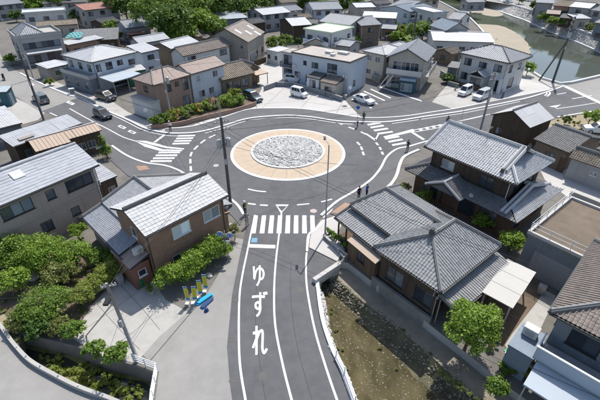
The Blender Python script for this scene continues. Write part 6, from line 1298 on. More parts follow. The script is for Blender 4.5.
# ------------------------------------------------------------ vehicles
M['tyre'] = mat('tyre', (.018, .018, .018), .85, .1, 4); M['rim'] = mat('wheel_rim', (.45, .45, .46), .35, .05, 4, metal=.7)
M['carglass'] = mat('car_glass', (.015, .018, .022), .05, .0, 1, spec=.8); M['lamp'] = mat('head_lamp', (.75, .77, .78), .15, .0, 1, spec=.8); M['tail'] = mat('tail_lamp', (.35, .02, .015), .3, .0, 1)
def carpaint(n, c, r=.25):
    m = mat('car_'+n, c, r, .02, 1, spec=.6); m.node_tree.nodes['Principled BSDF'].inputs['Coat Weight'].default_value = .6; return m
CP = {'white': carpaint('white', (.78, .79, .80)), 'silver': carpaint('silver', (.55, .58, .60)), 'grey': carpaint('grey', (.15, .155, .15)), 'black': carpaint('black', (.02, .022, .028)), 'teal': carpaint('dark_teal', (.02, .05, .055))}
CARS = {  # length, width, height, belt, bonnet height, bonnet end x, windscreen top x, rear roof x, rear end inset, ground clearance
    'kei_van': (3.40, 1.47, 1.80, 1.00, .98, .62, 1.15, 3.28, 3.38), 'sedan': (4.45, 1.70, 1.42, .92, .90, 1.15, 1.95, 3.35, 4.05), 'minivan': (4.5, 1.70, 1.75, 1.00, 1.02, .85, 1.65, 4.25, 4.45), 'hatch': (3.9, 1.69, 1.52, .95, .95, .95, 1.65, 3.45, 3.82), 'suv': (4.4, 1.78, 1.66, 1.02, 1.03, 1.05, 1.85, 3.95, 4.3)}
def car(kind, paint, label, p_rear, p_front, group=None, at=None):
    """p_rear / p_front: photo points on the ground under the car's tail and nose"""
    a, b = Vector(G(*p_rear)), Vector(G(*p_front)); c = (a+b)/2; d = b-a; L, W, H, belt, bz, bx, wx, rx, ex = CARS[kind]
    e = empty(kind if kind != 'suv' else 'sport_utility_car', (c.x, c.y, .012), label, 'van' if 'van' in kind else 'car', group, math.atan2(d.y, d.x)); hw = W/2
    X = lambda s: L/2-s                              # s measured back from the nose; +x forward
    # lower body: lofted rings along the length
    secs = [(0, .32, .62, .78), (.08, .24, bz*.80, .90), (.45, .20, bz*.93, .985), (bx, .20, bz, 1.0), (L*.5, .20, belt, 1.0), (L-.5, .20, belt, 1.0), (L-.1, .24, belt*.98, .95), (L, .34, belt*.86, .84)]
    mb = MB(); rings = []
    for s_, z0, z1, wf in secs:
        y = hw*wf; zm = (z0+z1)/2; r = [(X(s_), -y*.93, z0), (X(s_), y*.93, z0), (X(s_), y, z0+.14), (X(s_), y, zm+.06), (X(s_), y*.955, z1-.03), (X(s_), y*.88, z1), (X(s_), -y*.88, z1), (X(s_), -y*.955, z1-.03), (X(s_), -y, zm+.06), (X(s_), -y, z0+.14)]
        rings.append(len(mb.v)); mb.v += r
    for i in range(len(rings)-1):
        for k in range(10): mb.f.append((rings[i]+k, rings[i]+(k+1) % 10, rings[i+1]+(k+1) % 10, rings[i+1]+k)); mb.mi.append(0)
    mb.f.append(tuple(rings[0]+k for k in reversed(range(10)))); mb.f.append(tuple(rings[-1]+k for k in range(10))); mb.mi += [0, 0]
    # cabin: base ring at belt, roof ring
    yb, yr = hw*.90, hw*.74; zb = belt-.03; zr = H-.06; base = [(X(bx), bz-.03), (X(bx+.25), zb), (X(rx), zb), (X(min(ex, L-.05)), zb)]
    cb = [(X(bx), -yb*.93, bz-.02), (X(bx), yb*.93, bz-.02), (X(ex), yb*.95, zb), (X(ex), -yb*.95, zb)]; ct = [(X(wx), -yr, zr), (X(wx), yr, zr), (X(rx), yr, zr-.02), (X(rx), -yr, zr-.02)]
    b0 = len(mb.v); mb.v += cb+ct
    for f in ((0, 1, 5, 4), (1, 2, 6, 5), (2, 3, 7, 6), (3, 0, 4, 7)): mb.f.append(tuple(b0+i for i in f)); mb.mi.append(0)
    rt = [(X(wx+.12), -yr*.86, H), (X(wx+.12), yr*.86, H), (X(rx-.12), yr*.86, H-.02), (X(rx-.12), -yr*.86, H-.02)]; b1 = len(mb.v); mb.v += rt
    for i in range(4): mb.f.append((b0+4+i, b0+4+(i+1) % 4, b1+(i+1) % 4, b1+i)); mb.mi.append(0)
    mb.f.append((b1, b1+1, b1+2, b1+3)); mb.mi.append(0)
    bo = mb.build('body', CP[paint], e); bo.modifiers.new('bevel', 'BEVEL').width = .03
    # glass laid proud of the cabin faces
    def pane(name, quad, u0, u1, v0, v1):
        q = [Vector(p) for p in quad]; n_ = (q[1]-q[0]).cross(q[3]-q[0]).normalized(); ctr = Vector((0, 0, H*.5))
        if n_.dot(sum(q, Vector())/4-ctr) < 0: n_ = -n_
        f = lambda u, v: (q[0].lerp(q[1], u)).lerp(q[3].lerp(q[2], u), v)
        P = [f(u0, v0), f(u1, v0), f(u1, v1), f(u0, v1)]; g = MB(); g.hexa([p-n_*.02 for p in P]+[p+n_*.012 for p in P]); return g.build(name, M['carglass'], e)
    pane('windscreen', (cb[0], cb[1], ct[1], ct[0]), .06, .94, .08, .93); pane('rear_window', (cb[2], cb[3], ct[3], ct[2]), .08, .92, .25, .9)
    ns_ = 3 if 'van' in kind else 2
    for i in range(ns_):
        u0, u1 = .13+i*.76/ns_, .13+(i+1)*.76/ns_-.025
        pane('side_window', (cb[1], cb[2], ct[2], ct[1]), u0, u1, .2, .9); pane('side_window', (cb[0], cb[3], ct[3], ct[0]), u0, u1, .2, .9)
    for s_ in (.62 if kind == 'kei_van' else .82, L-(.6 if kind == 'kei_van' else .85)):
        for sy in (-1, 1):
            wv = MB(); r_ = .28 if 'kei' in kind else .31; wv.tube([(0, sy*.10, 0), (0, -sy*.09, 0)], r_, 16); wo = wv.build('wheel', M['tyre'], e, (X(s_), sy*(hw-.09), r_-.005))
            rm_ = MB(); rm_.tube([(0, sy*.102, 0), (0, sy*.112, 0)], r_*.62, 12); rm_.build('rim', M['rim'], wo)
    for sy in (-1, 1):
        h = MB(); h.box(X(.13), X(.02), sy*hw*.62-.17, sy*hw*.62+.17, bz*.68, bz*.82); h.build('headlight', M['lamp'], e)
        h = MB(); h.box(X(L-.03), X(L+.012), sy*hw*.70-.09, sy*hw*.70+.09, belt*.62, belt*.9); h.build('tail_light', M['tail'], e)
        h = MB(); h.box(X(bx+.50), X(bx+.36), sy*(hw+.02)-.07, sy*(hw+.02)+.07, belt+.0, belt+.13); h.build('wing_mirror', CP[paint], e)
    for nm, s0, s1, zz in (('front_plate', -.012, .012, .42), ('rear_plate', L-.012, L+.014, .55)):
        h = MB(); h.box(X(s1), X(s0), -.17, .17, zz, zz+.16); h.build(nm, M['whiteframe'], e)
    h = MB(); h.box(X(.02), X(.0)+.006, -hw*.5, hw*.5, .44 if False else .60, .68); h.build('grille', M['black'], e)
    return e
car('kei_van', 'white', 'white boxy kei van parked on the pale lot', (291.5, 94.5), (307, 98.5))
car('sedan', 'white', 'white sedan parked in the asphalt car park', (353, 98.5), (374.5, 106.5))
car('suv', 'teal', 'dark teal car parked at the end of the flower bed', (246, 97), (260, 103))
car('suv', 'white', 'white car parked close to the porch of the pale blue house', (287, 81), (301, 82.5))
car('kei_van', 'white', 'white kei van left of two cars before the hip roofed house', (469.5, 92.5), (459.5, 97))
car('minivan', 'silver', 'silver minivan right of two cars before the hip roofed house', (488.5, 95.5), (474, 101.5))
car('minivan', 'grey', 'dark grey minivan driving away on the west road', (47.5, 105.5), (36, 98.5))
car('hatch', 'black', 'black hatchback driving on the west road toward the roundabout', (97, 114), (110, 120.5))
car('suv', 'black', 'dark car parked under the canopy of the white garage house', (99, 97.5), (114, 101.5))
car('hatch', 'white', 'white hatchback parked on the dry lot at right edge', (607, 133.5), (586, 131.5))
car('kei_van', 'white', 'white van parked beside the paddock trees', (421, 41), (415, 37.5))
car('sedan', 'silver', 'silver car parked on the far riverside lane at top', (512, 4), (503, 2.5))
car('kei_van', 'white', 'small white car beyond the river at the top edge', (524, 0.5), (532, 2))
# ------------------------------------------------------------ poles, wires, street furniture
def utility_pole(label, base, h, yaw=0.0, arms=(), trans=0, m='pole', r=.17, lamp=False, lean=(0, 0)):
    x, y = G(*base); e = empty('utility_pole', (x, y, 0), label, 'utility pole'); T = lambda z: (lean[0]*z/h, lean[1]*z/h, z)
    mb = MB(); mb.tube([T(0), T(h*.5), T(h)], [r, r*.85, r*.65], 10); mb.build('shaft', M[m], e, smooth=True)
    dx, dy = math.cos(yaw), math.sin(yaw)
    for z, L in arms:
        p = T(z); a = MB(); a.bar((p[0]-dx*L/2-dy*.16, p[1]-dy*L/2+dx*.16, z), (p[0]+dx*L/2-dy*.16, p[1]+dy*L/2+dx*.16, z), .09, .09); ao = a.build('crossarm', M['steel'], e)
        for k in (-.46, -.25, .25, .46):
            i = MB(); q = (p[0]+dx*L*k-dy*.16, p[1]+dy*L*k+dx*.16, z); i.tube([(q[0], q[1], z+.04), (q[0], q[1], z+.12), (q[0], q[1], z+.2)], [.03, .06, .035], 6); i.build('insulator', M['steel'], ao)
    for k in range(trans):
        z = h*.74; s_ = 1 if k % 2 == 0 else -1; p = T(z); c = (p[0]+dx*.48*s_, p[1]+dy*.48*s_); t_ = MB(); t_.tube([(c[0], c[1], z-.45), (c[0], c[1], z+.42), (c[0], c[1], z+.5)], [.27, .27, .16], 12); to = t_.build('transformer', M['steel'], e)
        t_ = MB(); t_.bar((p[0], p[1], z-.2), (c[0], c[1], z-.2), .08, .08); t_.build('bracket', M['steel'], to)
    b = MB(); p = T(h*.55); b.box(p[0]-.12, p[0]+.12, p[1]-.3, p[1]-.14, h*.55-.3, h*.55+.3); b.build('junction_box', M['steel'], e)
    for k in range(7):
        z = 2.0+k*.45; p = T(z); q = MB(); q.tube([(p[0]-.26, p[1], z), (p[0]+.26, p[1], z)], .012, 5); q.build('step_bolt', M['steel'], e)
    if lamp:
        p = T(h*.88); q = MB(); q.tube([p, (p[0]+.1, p[1]-.55, p[2]+.12)], .03, 6); q.box(p[0]-.05, p[0]+.25, p[1]-1.0, p[1]-.5, p[2]+.02, p[2]+.16); q.build('street_light', M['black'], e)
    return e, (x, y)
P1, p1 = utility_pole('dark utility pole with transformers at the south corner of the roundabout', (231, 206.5), 10.4, .5, ((9.9, 1.6), (9.1, 1.9), (7.6, 1.5)), 2, 'poledark', .19)
r_ = MB(); r_.tube([(0, 0, 10.4), (0, 0, 12.0)], .04, 6); r_.build('top_rod', M['steel'], P1)
P2, p2_ = utility_pole('slanting dark utility pole beside the grey minivan on the west road', (44, 120), 11, .8, ((10.4, 1.8), (9.6, 1.6)), 0, 'poledark', .2)
P3, p3_ = utility_pole('tall utility pole with transformer beside the river', (552.5, 82.5), 12.5, 1.2, ((12, 2.2), (11.2, 2.2), (10.2, 1.8)), 2, 'poledark', .24)
sx_, sy_ = G(539, 80.5); st = MB(); st.tube([(sx_-p3_[0], sy_-p3_[1], 0), (0, 0, 8.2)], [.17, .13], 8); st.build('raking_strut', M['poledark'], P3)
P4, p4_ = utility_pole('concrete utility pole with street light beside the canal railing', (138, 361), 7.4, .3, ((7.0, .9),), 0, 'pole', .15, True, (-.35, .2))
sx_, sy_ = G(86, 336); st = MB(); st.tube([(sx_-p4_[0], sy_-p4_[1], 0), (-.28, .15, 5.8)], .05, 6); st.build('stay', M['steel'], P4)
P5, p5_ = utility_pole('grey utility pole in front of the pink corner house', (171.5, 120), 8.8, .3, ((8.4, 1.2), (6.0, 1.0)), 1, 'pole', .16)
P6, p6_ = utility_pole('grey utility pole standing between barn and silver minivan', (480, 131), 9.0, .4, ((8.6, 1.4), (7.9, 1.2)), 0, 'pole', .17)
P7, p7_ = utility_pole('dark utility pole behind the grey gable of the balcony house', (409, 66), 11.5, .3, ((11, 2.2), (10.2, 2.0)), 0, 'poledark', .22)
P8, p8_ = utility_pole('slim utility pole beside the grey workshop on the west road', (34, 78.5), 8.5, .6, ((8.2, 1.4),), 0, 'pole', .16)
def wire(label, a, b, sag=.6, r=.016):
    a, b = Vector(a), Vector(b); pts = [a.lerp(b, t)-Vector((0, 0, sag*4*t*(1-t))) for t in np.linspace(0, 1, 14)]; mb = MB(); mb.tube(pts, r, 5); o = mb.build('overhead_wire', M['wire']); return tag(o, label, 'wire', 'overhead wires')
W3 = lambda p, z: (p[0], p[1], z)
wire('overhead wire from the roundabout pole to the pink corner house pole', W3(p1, 9.9), W3(p5_, 8.4)); wire('lower overhead wire from the roundabout pole toward the pink corner house', W3(p1, 7.6), W3(p5_, 6.0), .8)
wire('overhead wire from the roundabout pole to the slanting west road pole', W3(p1, 9.1), W3(p2_, 10.4), .9)
wire('overhead wire from the roundabout pole across to the barn pole', W3(p1, 9.9), W3(p6_, 8.6), 1.0); wire('second overhead wire from the roundabout pole across to the barn pole', W3(p1, 9.1), W3(p6_, 7.9), 1.1)
wire('overhead wire from the canal pole up to the brown brick house', (p4_[0]-.3, p4_[1]+.2, 7.0), (-13.2, 27.2, 5.2), .2); wire('overhead wire from the canal pole over the garden', (p4_[0]-.3, p4_[1]+.2, 6.9), (-32, 17.5, 5.6), .4)
wire('overhead wire from the roundabout pole to the street lamp corner house', W3(p1, 7.6), (6.2, 37.5, 4.8), .5)
wire('overhead wire from the barn pole to the river pole', W3(p6_, 8.6), W3(p3_, 11.2), .8); wire('overhead wire from the slanting west pole to the workshop pole', W3(p2_, 10.4), W3(p8_, 8.2), .5)
wire('service wire along the front of the lower right house', (13.5, 15.5, 2.8), (20, 10.5, 3.6), .1); wire('overhead wire from the pink corner house pole to the paddock pole', W3(p5_, 8.4), W3(p7_, 10.2), 1.4)
for k, (z1_, z2_, lab) in enumerate(((9.9, 8.4, 'upper'), (9.1, 8.4, 'middle'), (7.6, 6.0, 'lower'))):
    wire(lab+' of three parallel wires beside the pole line to the pink corner house', (p1[0]+.6, p1[1]+.3, z1_), (p5_[0]+.5, p5_[1]+.2, z2_), .7+.1*k)
wire('wire from the roundabout pole over the brown brick house to the canal pole', W3(p1, 7.6), (p4_[0]-.3, p4_[1]+.2, 7.0), .5); wire('second wire from the roundabout pole to the canal pole', (p1[0]-.4, p1[1], 7.6), (p4_[0]-.5, p4_[1]+.1, 7.0), .6)
wire('wire from the roundabout pole toward the lower right across the approach road', W3(p1, 9.1), (16, 20, 6.2), .9); wire('second wire from the roundabout pole across the approach road', (p1[0]+.6, p1[1]+.3, 9.1), (16.4, 20.3, 6.2), 1.0)
wire('upper wire from the barn pole along the east road to the river pole', (p6_[0]+.5, p6_[1], 8.6), (p3_[0]+.5, p3_[1], 12.0), .9); wire('second wire along the west road to the slanting pole', (p1[0]-.6, p1[1]-.3, 9.9), W3(p2_, 9.6), 1.0)
# street lamp
x, y = G(325, 236); e = empty('street_lamp', (x, y, 0), 'tall slim grey street lamp at the south east crosswalk corner', 'street lamp')
mb = MB(); mb.tube([(0, 0, 0), (0, 0, 5), (0, 0, 10)], [.09, .07, .05], 10); mb.build('post', M['steel'], e, smooth=True)
mb = MB(); mb.tube([(0, 0, 9.95), (-.1, .25, 10.15), (-.3, .8, 10.2)], .035, 6); mb.build('arm', M['steel'], e); mb = MB(); mb.box(-.42, -.2, .7, 1.3, 10.12, 10.24); mb.build('lantern', M['poledark'], e); mb = MB(); mb.box(-.16, .16, -.16, .16, 0, .35); mb.build('base_box', M['steel'], e)
# road signs
M['signblue'] = mat('sign_blue', (.02, .13, .50), .4, .05, 3); M['signwhite'] = mat('sign_white', (.80, .80, .80), .4, .03, 3); M['signdark'] = mat('sign_violet', (.10, .08, .22), .5, .05, 3)
x, y = G(228, 259); e = empty('road_sign', (x, y, 0), 'post with two round blue road signs and white plate by the hedge', 'road sign'); mb = MB(); mb.tube([(0, 0, 0), (0, 0, 3.3)], .04, 8); mb.build('post', M['steel'], e)
mb = MB(); mb.bar((-.5, -.03, 2.95), (.5, -.03, 2.95), .05, .05); mb.build('crossbar', M['steel'], e)
def disc_sign(e, cx, cz, r, tilt=-.5):
    mb = MB(); n = 24; ny, nz = -math.cos(tilt), -math.sin(tilt)
    P = lambda a, rr, d: (cx+rr*math.cos(a), -.09+d*ny-rr*math.sin(a)*(-math.sin(tilt))*-1, cz+rr*math.sin(a)*math.cos(tilt)+d*.0)
    mb.tube([(cx, -.075, cz), (cx, -.10, cz)], r, n); o = mb.build('sign_disc', M['signblue'], e)
    mb = MB(); mb.tube([(cx, -.07, cz), (cx, -.096, cz)], r*1.07, n); mb.build('rim', M['signwhite'], o)
    for k in range(3):
        a0 = k*2.094+.25; m2 = MB(); A = [a0+i*.27 for i in range(6)]
        for i in range(5):
            a, c = A[i], A[i+1]; m2.quad((cx+.5*r*math.cos(a), -.104, cz+.5*r*math.sin(a)), (cx+.68*r*math.cos(a), -.104, cz+.68*r*math.sin(a)), (cx+.68*r*math.cos(c), -.104, cz+.68*r*math.sin(c)), (cx+.5*r*math.cos(c), -.104, cz+.5*r*math.sin(c)))
        a = A[-1]; m2.quad((cx+.36*r*math.cos(a), -.104, cz+.36*r*math.sin(a)), (cx+.82*r*math.cos(a), -.104, cz+.82*r*math.sin(a)), (cx+.59*r*math.cos(a+.5), -.104, cz+.59*r*math.sin(a+.5))); m2.build('arrow', M['signwhite'], o)
disc_sign(e, -.42, 3.0, .27); disc_sign(e, .46, 2.85, .27)
mb = MB(); mb.box(-.33, .33, -.075, -.05, 2.32, 2.62); mb.build('sign_plate', M['signdark'], e); mb = MB(); mb.box(-.3, .3, -.075, -.05, 1.95, 2.26); mb.build('sign_plate', M['signwhite'], e)
def small_post(name, label, px, h, sign=None, cat='post', r=.035):
    x, y = G(*px); e = empty(name, (x, y, 0), label, cat); mb = MB(); mb.tube([(0, 0, 0), (0, 0, h)], r, 8); mb.build('post', M['steel'], e)
    mb = MB(); mb.tube([(0, 0, 0), (0, 0, .06)], [r*2.4, r*2], 8); mb.build('base', M['steel'], e)
    if sign: q = MB(); q.tube([(0, -.05, h-.3), (0, -.07, h-.3)], .3, 20); q.build('sign_disc', M[sign], e)
    else: q = MB(); q.tube([(0, 0, h), (0, 0, h+.05)], [r*1.3, r*.5], 8); q.build('cap', M['steel'], e)
    return e
small_post('sign_post', 'grey sign post at the edge of the car park near the pale blue house', (349, 103.5), 3.2, 'signwhite', 'sign'); small_post('sign_post', 'white slim post beside the white sedan', (358.5, 104.5), 2.8); small_post('sign_post', 'slim grey post standing in the flower bed', (220, 122), 4.6)
small_post('sign_post', 'slim post with white sign beside the corner wall of the pink house', (149, 126.5), 3.0, 'signwhite', 'sign'); small_post('sign_post', 'short dark post in front of the pink corner house', (162.5, 126), 1.3); small_post('sign_post', 'thin post at the north crosswalk corner', (357, 121), 2.6, 'signblue', 'sign')
small_post('sign_post', 'thin post beside the pale forecourt curve', (256.6, 107.5), 1.2); small_post('sign_post', 'slim white post on the east road verge', (462, 117), 1.6)
# nobori banners and folded sheets by the hedge
M['bannery'] = mat('yellow_green_banner', (.50, .56, .04), .7, .08, 3); M['bannero'] = mat('orange_print', (.75, .30, .05), .7, .1, 6); M['bannerb'] = mat('blue_banner_end', (.02, .22, .50), .7, .1, 3); M['cyan'] = mat('cyan_sheet', (.02, .38, .62), .5, .15, 3); M['navy'] = mat('navy_sheet', (.015, .06, .18), .6, .2, 3)
for (bx_, by_), lab in (((187.4, 304), 'leftmost of four yellow green banners by the hedge'), ((193, 303.5), 'second from left of four yellow green banners by the hedge'), ((199.2, 298), 'third from left of four yellow green banners by the hedge'), ((204.6, 292), 'rightmost of four yellow green banners by the hedge')):
    x, y = G(bx_, by_); e = empty('banner_flag', (x, y, 0), lab, 'banner', 'banners by the hedge'); q = MB(); q.tube([(0, 0, 0), (0, 0, 2.0)], .014, 6); q.tube([(0, 0, 1.96), (.35, 0, 1.96)], .01, 6); q.build('pole', M['whiteframe'], e)
    c = MB(); n = 12
    for i in range(n):
        for k in range(3):
            f = lambda a, z_: (.01+.33*a/3, .03*math.sin(z_*3.3+a)+.02*a*math.sin(z_*5), .45+1.5*z_/n)
            c.cur = 1 if (i < 2 or i > 10) else (2 if k == 1 and 2 < i < 10 and i % 2 else 0)
            c.quad(f(k, i), f(k+1, i), f(k+1, i+1), f(k, i+1))
    c.build('cloth', [M['bannery'], M['bannerb'], M['bannero']], e); q = MB(); q.box(-.15, .15, -.15, .15, .02, .12); q.build('water_base', M['whiteframe'], e); e.rotation_euler = (random.uniform(-.07, .07), random.uniform(-.1, .1), random.uniform(-.5, .5))
def folded(name, label, pts, h, m):
    p = GL(pts); mb = MB(); poly = p
    mb.prism(poly, .008, h*.5); cx = sum(q[0] for q in p)/len(p); cy = sum(q[1] for q in p)/len(p)
    mb.prism([(cx+(q[0]-cx)*.9+.03, cy+(q[1]-cy)*.86) for q in p], h*.5+.003, h); o = mb.build(name, M[m]); return tag(o, label, 'sheet')
folded('folded_sheet', 'bright cyan folded sheet on the forecourt by the banners', [(195.5, 305), (198, 301), (212, 293.5), (213, 296), (199, 306)], .22, 'cyan'); folded('folded_sheet', 'dark navy folded sheet beside the cyan one', [(200, 308.5), (201, 306), (213.5, 297), (213.6, 300), (203, 310)], .14, 'navy')
x, y = G(206.5, 311); mb = MB(); mb.tube([(0, 0, 0), (0, 0, .04), (0, 0, .32)], [.2, .2, .1], 10); o = mb.build('weight_bucket', M['navy'], loc=(x, y, .008)); tag(o, 'small dark bucket on the forecourt near the folded sheets', 'bucket')
# railings and parapets
def railing(name, label, px, h=.95, m='whiteframe', post=1.6, rails=(.25, .5, .72, .93), r=.03):
    pts = [Vector(q) for q in GL(px)]; e = empty(name, (*pts[0], 0), label, 'railing'); o = pts[0]; loc = [(q-o) for q in pts]
    for z in rails: q = MB(); q.tube([(p.x, p.y, z*h/.95) for p in loc], r, 6); q.build('rail', M[m], e)
    for i in range(len(loc)-1):
        d = loc[i+1]-loc[i]; n = max(1, round(d.length/post))
        for k in range(n+(1 if i == len(loc)-2 else 0)): p = loc[i]+d*k/n; q = MB(); q.tube([(p.x, p.y, 0), (p.x, p.y, h)], r*1.3, 6); q.build('post', M[m], e)
    return e
railing('canal_railing', 'white pipe railing round the canal corner beside the forecourt', [(134.5, 362.5), (158, 371.5), (153.5, 398), (151, 425)], .95, 'whiteframe', 1.1, r=.04)
railing('road_railing', 'white pipe railing along the road edge above the stream', [(336, 357), (344.5, 374), (355, 403), (362, 422)], .8, 'whiteframe', 1.6, (.45, .78), .035)
railing('culvert_railing', 'low pale railing at the stream corner beside the tiled house', [(338, 268), (344, 262), (332, 247), (325, 240)], .7, 'steel', 1.2, (.4, .68), .03)
bp = smooth_path(GL([(-30, 285), (0, 325), (9, 338), (19, 350.5), (32, 363.5), (54, 376.5), (80, 389.5), (112, 401.5), (135, 412.5)]), 4); 
o = ribbon('canal_parapet', bp, .24, 0, M['concrete'], h=.4); tag(o, 'pale concrete parapet curving along the canal', 'parapet')
for i in range(0, len(bp), 3):
    q = MB(); q.tube([(0, 0, .40), (0, 0, .52)], [.05, .04], 8); q.build('delineator', M['steel' if i % 4 else 'whiteframe'], o, (bp[i][0], bp[i][1], 0))
# walls
def wall(name, label, px, h, m, th=.15, cop=True):
    p = GL(px); o = ribbon(name, p, th, 0, M[m], h=h); tag(o, label, 'wall')
    if cop: ribbon('coping', p, th+.06, h+.002, M['concrete'], o, h=.06)
    return o
wall('garden_wall', 'dark low wall in front of the pale blue house', [(277, 86.5), (292, 86.5), (308, 91), (342, 101.5)], .85, 'slate_wall', .2)
wall('boundary_wall', 'dark boundary wall in front of the lower right house above the stream', [(507, 359), (535, 383), (575, 415)], 1.1, 'concrete_dark')
wall('block_wall', 'grey block wall behind the garden along the taupe house', [(-20, 252), (20, 232), (62, 222), (88, 226)], 1.0, 'concrete_dark')
wall('block_wall', 'low block wall between hedge and brick house', [(168, 268), (200, 246), (232, 228)], .55, 'concrete')
wall('planter_wall', 'low dark wall below the corner hedge of the tiled house', [(324, 239), (336, 250), (347, 259)], .45, 'concrete_dark')
wall('alley_wall', 'low pale wall along the alley behind the flat roofed building', [(569, 195.5), (600, 208), (640, 225)], .6, 'concrete_pale')
wall('forecourt_wall', 'short dark wall between pale lot and old tile house', [(264, 91), (277, 86.2)], .9, 'slate_wall')
wall('yard_wall', 'low wall before the cars of the hip roofed house', [(447, 85), (458, 88)], .8, 'slate_wall')
wall('plot_wall', 'dark plot wall right of the balcony house', [(440, 76), (452, 84)], 1.2, 'slate_wall'); wall('plot_wall', 'grey plot wall behind the car park', [(372, 80), (380, 84)], 1.2, 'concrete_dark')
wall('plot_wall', 'low wall along the yard of the white garage house', [(76, 95.5), (96, 104.5)], .7, 'concrete'); wall('plot_wall', 'grey plot wall in front of the twin hipped house', [(360, 70), (374, 78)], 1.1, 'concrete_dark'); wall('plot_wall', 'dark wall behind the cars of the hip roofed house', [(452, 84.5), (466, 88), (480, 92)], .9, 'wood_old', cop=False)
wall('plot_wall', 'pale plot wall below the green roofed building', [(303, 52), (330, 58)], 1.0, 'concrete'); wall('plot_wall', 'dark plot wall behind the old tile house', [(255, 66), (266, 62)], 1.2, 'wood_old', cop=False)
# garden stones, bollards, AC etc
for p, lab, s_ in (((36, 277), 'long pale stepping stone in the garden', 1.0), ((78, 268), 'pale rounded stone near the clipped hedge', .6), ((10, 322), 'small pale stone on the verge beside the canal', .5), ((344, 106), 'mossy rock at the edge of the pale lot', .7), ((209, 276), 'pale boulder at the corner of the front hedge', .6)):
    x, y = G(*p); bm = bmesh.new(); bmesh.ops.create_icosphere(bm, subdivisions=2, radius=.5*s_)
    for v in bm.verts: v.co *= 1+RNG.uniform(-.12, .12); v.co.z *= .45; v.co.x *= 1.4
    me = bpy.data.meshes.new('garden_stone'); bm.to_mesh(me); bm.free(); me.materials.append(M['concrete']); o = link('garden_stone', me, None, (x, y, .12*s_), RNG.uniform(0, 3)); tag(o, lab, 'stone')
M['greenmat'] = mat('green_mat', (.12, .40, .25), .8, .1, 3)
mm_ = MB(); mm_.prism(GL([(503.5, 351), (508.5, 347), (514.5, 350.5), (509, 355)]), .01, .05); o = mm_.build('green_mat', M['greenmat']); tag(o, 'small green mat on the paved yard', 'mat')
for p, lab, col in (((497, 341), 'terracotta flower pot beside the paved yard', 'pinkwall'), ((516, 354), 'white plant pot at the yard corner', 'plaster_white'), ((519, 345), 'grey plant pot near the blue annex', 'concrete')):
    x, y = G(*p); e = empty('flower_pot', (x, y, .01), lab, 'flower pot'); q = MB(); q.tube([(0, 0, 0), (0, 0, .28), (0, 0, .3), (0, 0, .34)], [.12, .18, .2, .2], 12); q.build('pot', M[col], e); leaves('plant', [(0, 0, .5, .2, .2, .22)], 160, .06, LF['bright'], e, 300+int(p[0]))
x, y = G(73, 94); e = empty('vending_box', (x, y, 0), 'small white roadside cabinet beside the carport', 'cabinet', rz=.5); q = MB(); q.box(-.5, .5, -.35, .35, .1, 1.1); q.build('casing', M['plaster_white'], e); q = MB(); q.box(-.45, .45, -.3, .3, 0, .098); q.build('plinth', M['concrete'], e); q = MB(); q.box(-.4, .4, -.366, -.352, .25, 1.0); q.build('front_panel', M['slate_wall'], e)

# household clutter on the yards
def bin_(label, px, col, h=.75):
    x, y = G(*px); e = empty('refuse_bin', (x, y, .01), label, 'bin', rz=RNG.uniform(0, 3)); q = MB(); q.hexa([(-.22, -.22, 0), (.22, -.22, 0), (.22, .22, 0), (-.22, .22, 0), (-.28, -.28, h), (.28, -.28, h), (.28, .28, h), (-.28, .28, h)]); q.build('tub', M[col], e); q = MB(); q.box(-.3, .3, -.3, .3, h+.002, h+.06); q.box(-.08, .08, -.33, -.3, h+.01, h+.05); q.build('lid', M[col], e)
for lab, px, col in (('green refuse bin beside the annex of the brown brick house', (142, 286), 'greensheet'), ('grey refuse bin beside the driveway hedge', (121, 283), 'steel'), ('green refuse bin in front of the old tile house', (247, 96), 'greensheet'), ('grey refuse bin at the wall of the pale blue house', (345, 99), 'steel'), ('grey refuse bin in the yard by the carport', (540, 293), 'steel')): bin_(lab, px, col)
for p, lab, col in (((148, 291), 'terracotta pot at the corner of the reddish annex', 'pinkwall'), ((152, 294), 'grey pot beside the reddish annex', 'concrete'), ((325, 96.5), 'terracotta pot before the porch of the pale blue house', 'pinkwall'), ((331, 98), 'white pot before the porch of the pale blue house', 'plaster_white'), ((455, 90), 'pot left of the white kei van', 'concrete')):
    x, y = G(*p); e = empty('flower_pot', (x, y, .012), lab, 'flower pot'); q = MB(); q.tube([(0, 0, 0), (0, 0, .3), (0, 0, .33), (0, 0, .37)], [.14, .2, .22, .22], 12); q.build('pot', M[col], e); leaves('plant', [(0, 0, .58, .28, .28, .28)], 200, .075, LF['mid'], e, 400+int(p[0]))
